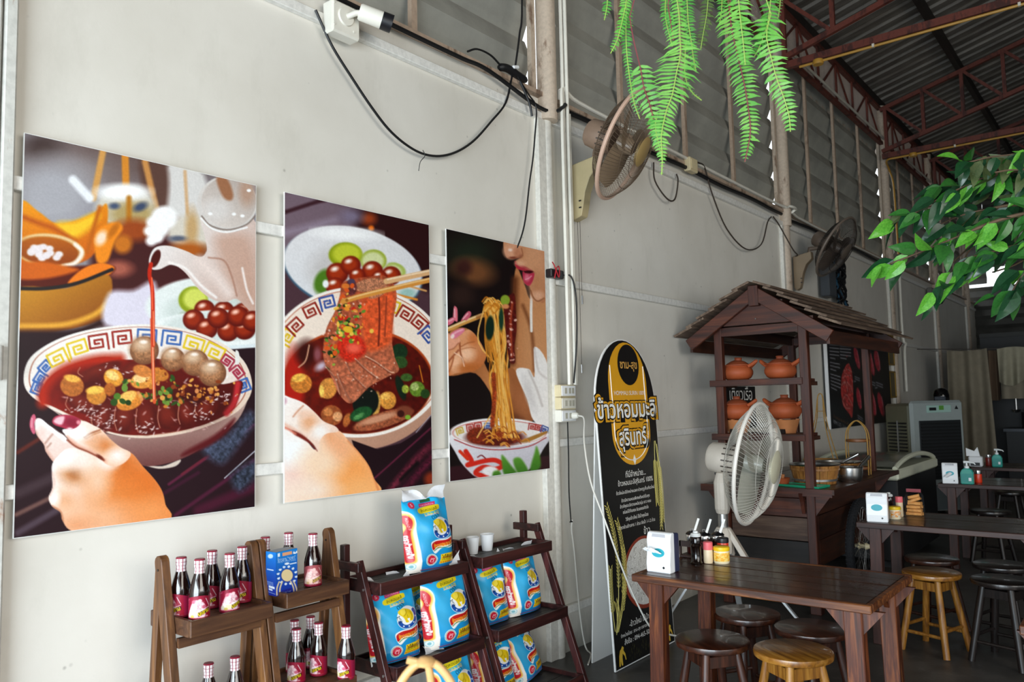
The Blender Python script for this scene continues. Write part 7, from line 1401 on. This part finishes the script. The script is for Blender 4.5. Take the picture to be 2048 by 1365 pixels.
# ---------------- black signs and frames on the wall behind
t = thing('chalk_sign', 'small black sign with white scribbled lettering behind the clay pots', 'sign', (0.0, 6.2, 1.2))
MB().b2((.0, 5.92, 1.16), (.015, 6.50, 1.50)).build('board', blk, t); lettering('lettering', 'เตี๋ยวเรือ', .2, wht, t, wallM(6.2, 1.43, .0165), width=.45); lettering('lettering', 'ชาม-สุข', .1, plain('chalk_blue', '8ab4c8', .6), t, wallM(6.2, 1.31, .0165), width=.34)
def art_meat():
    a = Art(150, 110, [(40, 140), (780, 290), (800, 870), (110, 1240)], bgc='121116', seed=8); a.base(0, 0, 1)
    a.poly([(0, 0), (950, 0), (950, 1365), (0, 1365)], '131217', sm=False)
    def par(x0, y0, x1, n, dy, c='c4c4ca'):
        for k in range(n): a.line([(x0+k*2, y0+k*dy), (x1-(60 if k == n-1 else 0), y0+k*dy+8)], 11, c, soft=8, a=.8)
    par(85, 245, 240, 1, 1, '9a6040'); par(90, 290, 245, 5, 38); par(262, 228, 410, 2, 30, 'a0a0a8'); par(262, 305, 410, 5, 32); par(98, 495, 255, 3, 38); par(105, 628, 262, 5, 38)
    ms = [(370, 485), (410, 520), (428, 600), (435, 760), (428, 900), (412, 1000), (370, 970), (305, 930), (280, 860), (268, 770), (280, 640), (310, 560)]
    a.poly(ms, 'c23a38', soft=5, tex=.35, ts=22)
    for p in ([(300, 640), (340, 610), (400, 600)], [(280, 720), (330, 670), (400, 700), (425, 760)], [(300, 860), (340, 800), (400, 850), (420, 880)], [(320, 560), (360, 540), (420, 560)], [(290, 880), (330, 930), (390, 920)], [(350, 690), (360, 760), (345, 820)]): a.line(p, 9, 'd49a90', soft=9, a=.8)
    a.bits([(350, 700), (360, 850), (370, 580)], 60, 4, 14, ['c8605c', '7c1a1e', 'dba49c'], (35, 70), a=.6)
    for x, y, r, w, h in ((485, 420, -.25, 26, 105), (630, 450, -.25, 26, 110), (690, 430, -.15, 24, 90), (500, 790, -.15, 26, 95), (645, 790, -.15, 26, 95), (715, 775, -.2, 24, 90)):
        a.ell(x, y, w, h, 'b02c3c', rot=r, soft=6, tex=.3, ts=14); a.line([(x+6, y-h*.7), (x+16, y), (x+26, y+h*.8)], 5, 'c99aa0', soft=5, a=.8)
    for x, y in ((485, 600), (640, 610), (705, 610), (510, 950)): par(x-25, y, x+25, 3, 20, '9a9aa2')
    a.text('ข้าวหอมชาม-สุข', 262, 1085, 240, 50, '8a5a30', rot=-.06); a.text('BEEF NOODLE SURIN', 245, 1140, 215, 36, 'b4b4b8', rot=-.06); a.line([(715, 285), (735, 284)], 8, 'a8a8a8'); return a.out()
t = thing('meat_board', 'wide black wall board showing cuts of raw beef behind the cart', 'board', (0.0, 9.65, 1.07))
MB().b2((.0, 8.41, 1.07), (.030, 10.86, 2.075)).build('panel', blk, t); print_grid('print', art_meat(), t, (.0305, 8.43, 2.07), (0, 2.42, 0), (0, 0, -.995)); MB().b2((.0, 8.395, 1.065), (.034, 8.41, 2.08)).build('edge_strip', M_WHITE, t)
for k, (z0, z1) in enumerate(((1.80, 2.17), (1.38, 1.70))):
    t = thing('picture_frame', ('upper' if k == 0 else 'lower')+' narrow gilt picture frame on the wall right of the meat board', 'picture frame', (0, 11.0, z0))
    MB().b2((.0, 10.93, z0), (.012, 11.20, z1)).build('picture', plain('framed_paper', '6d6248', .6), t)
    for a, b in (((.0, 10.92, z0-.012), (.022, 11.21, z0+.008)), ((.0, 10.92, z1-.008), (.022, 11.21, z1+.012)), ((.0, 10.92, z0), (.022, 10.94, z1)), ((.0, 11.19, z0), (.022, 11.21, z1))): MB().b2(a, b).build('frame_bar', plain('gilt', 'a07c2c', .4, .4), t)
# ================================================================== hanging fern and leafy branch
def m_leaf(name, a, b, rough=.45, transl=.35):
    t = newmat(name); f = t.noise(t.coord((1, 1, 1)), 14, 3, .6); c = t.ramp(f, [(.3, lin(a)), (.7, lin(b))]); t.set(color=c, rough=rough)
    tr = t.new('ShaderNodeBsdfTranslucent'); t.l.new(c, tr.inputs['Color']); mx = t.new('ShaderNodeMixShader'); mx.inputs[0].default_value = transl
    out = [n for n in t.n if n.type == 'OUTPUT_MATERIAL'][0]; t.l.new(t.b.outputs[0], mx.inputs[1]); t.l.new(tr.outputs[0], mx.inputs[2]); t.l.new(mx.outputs[0], out.inputs['Surface']); return t.m
FERN = [m_leaf('fern_bright', '55aa3c', '86c858'), m_leaf('fern_mid', '3f9236', '66b648'), m_leaf('fern_dull', '4a6a34', '62803e')]; M_STEMR = plain('red_stem', '7c3038', .5); M_STEMG = plain('green_stem', '8fae4c', .5)
fr = random.Random(21); BASK = Vector((1.70, 2.07, 2.98))
fern = thing('hanging_fern', 'hanging fern with long bright green fronds dangling from above', 'fern', tuple(BASK))
MB().lathe([(0, -.16), (.09, -.15), (.14, -.06), (.165, .03), (.17, .045), (.15, .045), (.13, .0), (0, .0)], BASK+Vector((0, 0, .07)), 24).build('coir_basket', plain('coir', '4a3322', .9, 0, .3, 30, .3), fern, smooth=True)
for k in range(3):
    a = 2*PI*k/3; MB().tube([BASK+Vector((.16*math.cos(a), .16*math.sin(a), .11)), BASK+Vector((0, 0, .75)), BASK+Vector((0, 0, 2.7))], .003, 5).build('hanger_wire', M_DARKST, fern)
def frond(pts, hw, dep, mat, red=False, bare=0.0, step=.0092, root=True):
    """pts in drawing units of a 3.593x enlargement whose corner is (1180, 0); dep = distance"""
    P3 = [cp(1180+x/3.593, y/3.593, dep+dd) for x, y, dd in [(p+(0,))[:3] for p in pts]]
    k3 = dep/CAM_F/3.593; c = curve_pts(P3, 10); 
    L = [0]
    for a, b in zip(c, c[1:]): L.append(L[-1]+(b-a).length)
    mb = MB(); s = bare*L[-1]; i = 0; side0 = 1; n = 0
    vdir = (c[len(c)//2]-CAM_POS).normalized(); tw = fr.uniform(-.5, .5)
    while s < L[-1]-.001:
        while i < len(L)-2 and L[i+1] < s: i += 1
        q = (s-L[i])/max(1e-6, L[i+1]-L[i]); p = c[i].lerp(c[i+1], q); d = (c[i+1]-c[i]).normalized(); t = s/L[-1]
        w = (hw(t) if callable(hw) else hw*min(1.0, 3.2*(1-t)+.10))*k3*fr.uniform(.95, 1.25)
        sd = d.cross(vdir).normalized(); sd = (sd*math.cos(tw)+vdir*math.sin(tw)).normalized(); nr = d.cross(sd).normalized()
        for g in (-1, 1):
            u = (sd*g*.95+d*fr.uniform(.05, .42)+nr*fr.uniform(-.45, .2)).normalized(); bw = min(step*.36, w*.2)
            tip = p+u*w+d*w*.10; v1 = p+u*w*.25; v2 = p+u*w*.65+nr*w*.06
            mb.add([p-d*bw*.5, v1-d*bw, v2-d*bw*.8, tip, v2+d*bw*.7, v1+d*bw, p+d*bw*.5], [(0, 1, 5, 6), (1, 2, 4, 5), (2, 3, 4)])
        s += step
    o = mb.build('frond', mat, fern); 
    top = c[0]; pre = [BASK+Vector((fr.uniform(-.08, .08), fr.uniform(-.08, .08), .09)), (BASK+top)/2+Vector((0, 0, .12))] if root else []
    MB().tube(pre+c[::4]+[c[-1]], .0016, 5).build('stem', M_STEMR if red else M_STEMG, o)
dn = lambda a, b: (lambda t: a+(b-a)*t if t < .93 else (a+(b-a)*t)*max(.15, (1-t)/.07))
frond([(150, -160), (128, -40), (122, 50), (103, 145)], 40, 2.40, FERN[1]); frond([(300, -160), (268, -40), (252, 60), (222, 190), (195, 290), (148, 385)], dn(62, 24), 2.34, FERN[0])
frond([(262, 40), (258, 240), (266, 400), (280, 520), (298, 640), (318, 740), (358, 855)], dn(52, 20), 2.36, FERN[1]); frond([(285, 120), (310, 270), (345, 420), (366, 505), (388, 630), (432, 760), (462, 880), (478, 965)], lambda t: (95 if t < .62 else 95-(t-.62)*160), 2.30, FERN[0], True, .42, .014)
frond([(560, -150), (545, -20), (542, 120), (570, 250), (592, 335)], dn(52, 24), 2.42, FERN[1]); frond([(600, -170), (622, -20), (640, 110), (645, 250), (650, 390), (622, 520), (592, 680), (548, 800), (512, 980), (520, 1130), (515, 1258)], lambda t: 46+120*math.exp(-((t-.45)/.18)**2) if t < .7 else max(14, 112*(1-t)/.3), 2.22, FERN[0], False, 0, .0098)
frond([(480, 840), (470, 920), (500, 1060), (520, 1160)], dn(70, 24), 2.25, FERN[1], root=False)
frond([(670, -150), (695, -20), (705, 150), (728, 300), (745, 430), (764, 520)], dn(64, 28), 2.38, FERN[1]); frond([(690, 300), (680, 520), (722, 650), (802, 722)], dn(30, 14), 2.30, FERN[1], root=False)
frond([(560, 40), (580, 160), (600, 290)], 34, 2.36, FERN[1], True, .2); frond([(870, -160), (852, -40), (838, 110), (812, 250), (796, 352)], dn(66, 40), 2.75, FERN[2], False, 0, .011)
frond([(960, -150), (950, -30), (945, 80), (930, 172)], dn(52, 22), 2.45, FERN[1]); frond([(1040, -170), (1062, -40), (1082, 150), (1100, 300), (1116, 468)], dn(104, 60), 2.25, FERN[0], False, 0, .0105)
frond([(1000, 60), (1020, 220), (1060, 400), (1108, 600), (1140, 800), (1152, 960), (1112, 1165)], dn(120, 56), 2.34, FERN[0], True, 0, .0112); frond([(1320, -170), (1302, -40), (1280, 150), (1225, 320), (1182, 405)], dn(88, 40), 2.30, FERN[1], False, 0, .0105)
frond([(1300, 100), (1268, 250), (1298, 400), (1340, 560), (1392, 700), (1430, 830), (1440, 948)], lambda t: 105*(1-t)**.45+14, 2.24, FERN[0], False, .05, .0118); frond([(1385, -160), (1372, -60), (1362, 60), (1350, 130)], dn(38, 16), 2.36, FERN[2]); frond([(1000, -120), (1008, 20), (1005, 120)], 30, 2.40, FERN[1], True, .2)
# ---------------- leafy (artificial) tree at the right
LEAF = [m_leaf('ficus_bright', '4c9a2e', '74bf44', .3, .3), m_leaf('ficus_mid', '2a6028', '387830', .3, .25), m_leaf('ficus_dark', '143822', '204a2a', .28, .15), m_leaf('ficus_faded', '4a5c34', '5f6a40', .5, .25)]
def leaf_mesh(m):
    vs = []; fs = []; n = 7; L, Wd = 1.0, .52
    for i in range(n+1):
        t = i/n; w = Wd/2*math.sin(PI*min(1, t**.72))**.85*(1-.25*t) if 0 < t < 1 else .004
        bend = -.22*t*t; rows = ((-w, .05), (0, 0), (w, .05)); vs += [(x, t*L, z*(w/Wd*4)+bend) for x, z in rows]
    for i in range(n):
        for j in range(2): fs.append((i*3+j, i*3+j+1, (i+1)*3+j+1, (i+1)*3+j))
    return meshof(MB().add(vs, fs), 'leaf', m, smooth=True)
LM = [leaf_mesh(m) for m in LEAF]; lr = random.Random(5)
tree = thing('ficus_tree', 'leafy green artificial ficus reaching in from the right edge', 'tree', (2.95, 4.35, 0))
W_BARK = plain('bark', '5a4634', .8, 0, .2, 14)
trunk_top = cp(2180, 440, 3.35)
MB().tube(curve_pts([(2.95, 4.35, .24), (2.93, 4.30, 1.0), (2.85, 4.15, 1.7), trunk_top], 6), [.045]*7+[.036]*6+[.03]*6, 10).build('trunk', W_BARK, tree, smooth=True)
MB().lathe([(0, 0), (.15, 0), (.19, .24), (.20, .26), (.18, .26), (.17, .22), (0, .22)], (2.95, 4.35, 0), 24).build('planter', plain('planter_brown', '4a3020', .6), tree, smooth=True)
BR = [([(2180, 440), (2080, 425), (2000, 440), (1900, 480), (1840, 505), (1780, 528)], 3.1, 0), ([(2180, 440), (2060, 350), (1980, 352), (1890, 392), (1805, 440)], 3.3, 1), ([(2180, 440), (2090, 320), (2000, 312), (1925, 328)], 3.25, 1), ([(2180, 440), (2080, 480), (2000, 500), (1930, 522), (1868, 585)], 3.2, 0), ([(2180, 440), (2100, 520), (2050, 545), (2015, 600)], 3.05, 0), ([(2180, 440), (2060, 410), (1980, 418), (1920, 432), (1868, 455)], 3.4, 2), ([(2180, 440), (2080, 380), (2010, 378), (1950, 372), (1880, 372)], 3.45, 2), ([(2180, 440), (2070, 455), (1980, 468), (1940, 500), (1925, 530)], 3.35, 2), ([(2180, 440), (2090, 350), (2030, 340), (1990, 345)], 3.15, 0), ([(2180, 440), (2080, 500), (2030, 530), (1985, 545)], 3.4, 2), ([(2180, 440), (2080, 440), (2020, 470), (1960, 480), (1900, 530)], 3.5, 2), ([(2180, 440), (2080, 400), (2020, 395), (1940, 400), (1850, 415)], 3.55, 2)]
nl = 0
for pts, dep, kind in BR:
    c = curve_pts([cp(x, y, dep+(.15 if i == 0 else 0)) for i, (x, y) in enumerate(pts)], 7); br = MB().tube(c, [.007]*(len(c)//2)+[.0035]*(len(c)-len(c)//2), 6).build('branch', W_BARK, tree, smooth=True)
    L = [0]
    for a, b in zip(c, c[1:]): L.append(L[-1]+(b-a).length)
    s = L[-1]*.22; k = 0
    while s < L[-1]+.001 and nl < 290:
        i = max(j for j in range(len(L)) if L[j] <= s+1e-6); i = min(i, len(c)-2); p = c[i].lerp(c[i+1], (s-L[i])/max(1e-6, L[i+1]-L[i])); d = (c[i+1]-c[i]).normalized()
        for g in range(2):
            sz = lr.uniform(.09, .14); out = (d*lr.uniform(.3, 1.0)+AX_U*(-lr.uniform(.15, 1.0) if lr.random() < .8 else .4)+AX_F*lr.uniform(-.7, .7)+AX_R*lr.uniform(-.5, .35)).normalized()
            nrm = (-AX_F*lr.uniform(.2, 1)+AX_U*lr.uniform(-.2, 1.0)+AX_R*lr.uniform(-.6, .6)); nrm = (nrm-out*nrm.dot(out)).normalized(); xx = out.cross(nrm)
            mi = (lr.choice((0, 0, 1, 1, 2, 2)) if kind == 0 else lr.choice((0, 1, 2, 2, 3)) if kind == 1 else lr.choice((1, 2, 2, 2, 3)))
            o = bpy.data.objects.new('leaf', LM[mi]); COL.objects.link(o); o.parent = br; pp = p+out*.012+AX_F*lr.uniform(-.05, .05)+AX_R*lr.uniform(-.03, .03)
            M = Matrix(((xx.x, out.x, nrm.x, pp.x), (xx.y, out.y, nrm.y, pp.y), (xx.z, out.z, nrm.z, pp.z), (0, 0, 0, 1))); o.matrix_local = ROOT_INV[tree.name] @ M @ Matrix.Diagonal((sz, sz, sz, 1)); nl += 1
        s += lr.uniform(.027, .042); k += 1
# ================================================================== the dim back of the hall
M_CREAMF = plain('freezer_cream', 'd6d8c2', .45, 0, .06); M_GLID = plain('freezer_glass', '6d7468', .15); M_BLKB = plain('black_panel', '131416', .55)
t = thing('chest_freezer', 'cream-topped chest freezer with a curved lid behind the cart', 'freezer', (.6, 7.7, 0))
MB().b2((.30, 6.98, .06), (.97, 8.42, .715)).build('body', M_BLKB, t, bevel=.01)
MB().b2((.28, 6.94, .715), (.99, 8.44, .80)).build('top_frame', M_CREAMF, t, bevel=.015)
vs, fs, n = [], [], 14
for i in range(n+1):
    y = 6.98+1.42*i/n; b = math.sin(PI*i/n)
    for j in range(9): x = .33+.61*j/8; vs.append((x, y, .80+.020+.07*b**.7*(1-.25*(2*j/8-1)**2)))
for i in range(n):
    for j in range(8): fs.append((i*9+j, i*9+j+1, (i+1)*9+j+1, (i+1)*9+j))
MB().add(vs, fs).build('curved_lid', M_GLID, t, smooth=True)
for x in (.305, .96):
    MB().tube([(x, 6.97+1.44*i/16, .807+.075*math.sin(PI*i/16)**.7) for i in range(17)], .020, 8).build('lid_rail', M_CREAMF, t, smooth=True)
MB().b2((.97, 7.15, .50), (.975, 7.28, .56)).build('control_plate', plain('dim_grey', '3a3c3e', .5), t)
for x, y in ((.32, 7.08), (.85, 7.08), (.32, 8.36), (.85, 8.36)): MB().b2((x-.03, y-.03, 0), (x+.03, y+.03, .06)).build('foot', M_BLKB, t)
# evaporative cooler turned towards the room
CG = plain('cooler_grey', '9aa3a1', .5, 0, .04); CO = plain('cooler_olive', '7c7a62', .55, 0, .05); CD = plain('cooler_grille', '0d0f11', .5)
cr = thing('air_cooler', 'tall grey evaporative air cooler with a black grille and olive side vents', 'air cooler', (.66, 10.30, 0), math.radians(50))
def L(a, b, nm, m, bev=0): return MB().b2(a, b).build(nm, m, cr, world=False, bevel=bev)
w2, dp, hh = .35, .50, 1.33
L((-w2, .0, .06), (w2, .06, hh), 'front_panel', CG, .03); L((-w2+.015, .06, .06), (w2-.015, dp, hh-.03), 'side_body', CO, .03)
gl = L((-w2+.09, -.012, .42), (w2-.06, .0, 1.10), 'grille_frame', plain('cooler_dark_frame', '1c1f22', .5), .004)
for k in range(17): MB().b2((-w2+.11, -.020, .445+.038*k), (w2-.08, -.010, .465+.038*k)).build('grille_slat', CD, gl, world=False)
L((-w2+.20, -.012, 1.19), (w2-.18, .0, 1.275), 'control_panel', plain('panel_mint', 'a4c4ba', .4), .003); L((-w2+.23, -.016, 1.215), (-w2+.32, -.012, 1.25), 'display', M_BLACKPL)
L((-w2+.36, -.016, 1.22), (-w2+.42, -.012, 1.27), 'panel_leaf_print', plain('panel_green', '5c9a3c', .5))
MB().lathe([(0, 0), (.03, 0), (0, -.003)], (w2-.10, -.002, 1.24), 3, axis='y').build('emblem', M_BLACKPL, cr, world=False)
L((-w2+.05, -.006, .08), (w2-.05, .0, .36), 'tank_panel', plain('cooler_tank', '60686a', .5), .004)
for k in range(22): L((-w2-.004, .11, .22+.040*k), (-w2+.020, dp-.08, .238+.040*k), 'side_vent', CD)
MB().tube([(-w2-.010, .24, .25), (-w2-.010, .24, 1.10)], .008, 6).build('vent_chain', M_METAL, cr, world=False)
for x in (-.28, .28):
    for y in (.06, .38): MB().lathe([(0, -.03), (.03, -.03), (.03, .03), (0, .03)], (x, y, .03), 12, axis='x').build('caster', M_BLACKPL, cr, world=False)
t = thing('helmet', 'glossy black helmet standing on top of the air cooler', 'helmet', (.57, 10.62, 1.335))
MB().lathe([(.078, 0), (.085, .02), (.086, .09), (.074, .14), (.045, .165), (0, .172)], (.66, 10.56, 1.305), 20).build('shell', plain('gloss_black', '0a0a0c', .08), t, smooth=True); MB().b2((.60, 10.468, 1.33), (.72, 10.488, 1.375)).build('visor', plain('visor', '3a4048', .05), t, bevel=.006)
# hanging cloths on a line
def cloth(label, x0, x1, ztop, zbot, y, col, folds, seed, sag=0.0, skew=0.0):
    vs, fs, n, m = [], [], 44, 26; r = random.Random(seed); ph = [r.uniform(0, 6) for _ in range(3)]
    for i in range(m+1):
        v = i/m
        for j in range(n+1):
            u = j/n; zb = zbot(u) if callable(zbot) else zbot
            vs.append((x0+(x1-x0)*u+skew*v*(u-.5), y+(.02+.05*v)*math.sin(folds*2*PI*u+ph[0]+v*.6)+.015*math.sin(folds*5*u+ph[1]), ztop-sag*math.sin(PI*u)+(zb-ztop)*v))
    for i in range(m):
        for j in range(n): fs.append((i*(n+1)+j, i*(n+1)+j+1, (i+1)*(n+1)+j+1, (i+1)*(n+1)+j))
    o = MB().add(vs, fs).build('hanging_cloth', col, smooth=True); return tag(o, label, 'cloth')
M_CL = plain('beige_cloth', '857c6a', .9, 0, .1); M_CL2 = plain('pale_cloth', '9a947f', .9, 0, .1); M_CL3 = plain('brown_cloth', '5e4a38', .9, 0, .1)
cloth('long beige cloth hanging from a line in front of the dark kitchen', .38, .88, 2.02, .35, 12.6, M_CL, 2.6, 3, .02, .10)
cloth('narrow brownish cloth hanging between two paler ones on the line', .88, 1.0, 1.99, 1.30, 12.66, M_CL3, 1.0, 5)
cloth('pale cloth bunched up over the line at the right edge', 1.0, 1.36, 2.0, lambda u: 1.55-.12*math.sin(PI*u)+.1*u, 12.55, M_CL2, 2.2, 8, -.02)
cloth('beige valance of cloth behind the bunched one on the line', 1.0, 1.62, 1.98, 1.32, 12.72, M_CL, 2.0, 12)
cable('clothes_line', 'thin line carrying the hanging cloths across the dark kitchen', [(0.0, 12.62, 2.06), (.9, 12.62, 2.01), (1.7, 12.62, 2.02), (2.6, 12.62, 2.05)], .006, M_BROWNCB)
# kitchen behind the cloths
t = thing('kitchen_counter', 'dark cluttered kitchen counter behind the hanging cloths', 'counter', (1.9, 13.6, 0))
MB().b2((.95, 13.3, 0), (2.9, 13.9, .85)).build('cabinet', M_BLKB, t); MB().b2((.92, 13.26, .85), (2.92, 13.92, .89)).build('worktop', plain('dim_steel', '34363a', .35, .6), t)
for k, (x, r, h) in enumerate(((1.25, .13, .22), (1.6, .17, .15), (2.0, .12, .25))):
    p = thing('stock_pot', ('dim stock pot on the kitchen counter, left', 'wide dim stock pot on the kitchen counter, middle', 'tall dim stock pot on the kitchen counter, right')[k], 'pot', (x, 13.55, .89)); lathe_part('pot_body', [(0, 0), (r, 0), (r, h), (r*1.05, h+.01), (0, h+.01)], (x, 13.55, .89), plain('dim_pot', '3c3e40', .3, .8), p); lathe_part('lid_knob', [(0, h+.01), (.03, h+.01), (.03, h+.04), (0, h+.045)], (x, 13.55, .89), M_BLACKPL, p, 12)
t = thing('partition', 'dark partition screen closing off the kitchen at the back', 'partition', (1.6, 14.0, 0)); MB().b2((.6, 13.98, 0), (4.4, 14.04, 2.25)).build('panel', M_BLKB, t); MB().b2((.6, 13.95, 2.25), (4.4, 14.06, 2.31)).build('top_rail', plain('dim_rail', '2a2a28', .6), t)
for k, x in enumerate((1.02, 1.17)):  # ladle shapes made up to stand for upright glints in the kitchen
    p = thing('glint_ladle', ('left' if k == 0 else 'right')+' added steel ladle standing for a glint beside the long cloth', 'ladle', (x, 13.9, 1.0)); MB().tube([(x, 13.93, 1.62), (x, 13.92, 1.15)], .012, 8).build('handle', M_STEEL, p, smooth=True); MB().lathe([(0, 0), (.045, .015), (.06, .05), (.056, .05), (.04, .02), (0, .006)], (x, 13.88, 1.10), 16).build('bowl', M_STEEL, p, smooth=True)
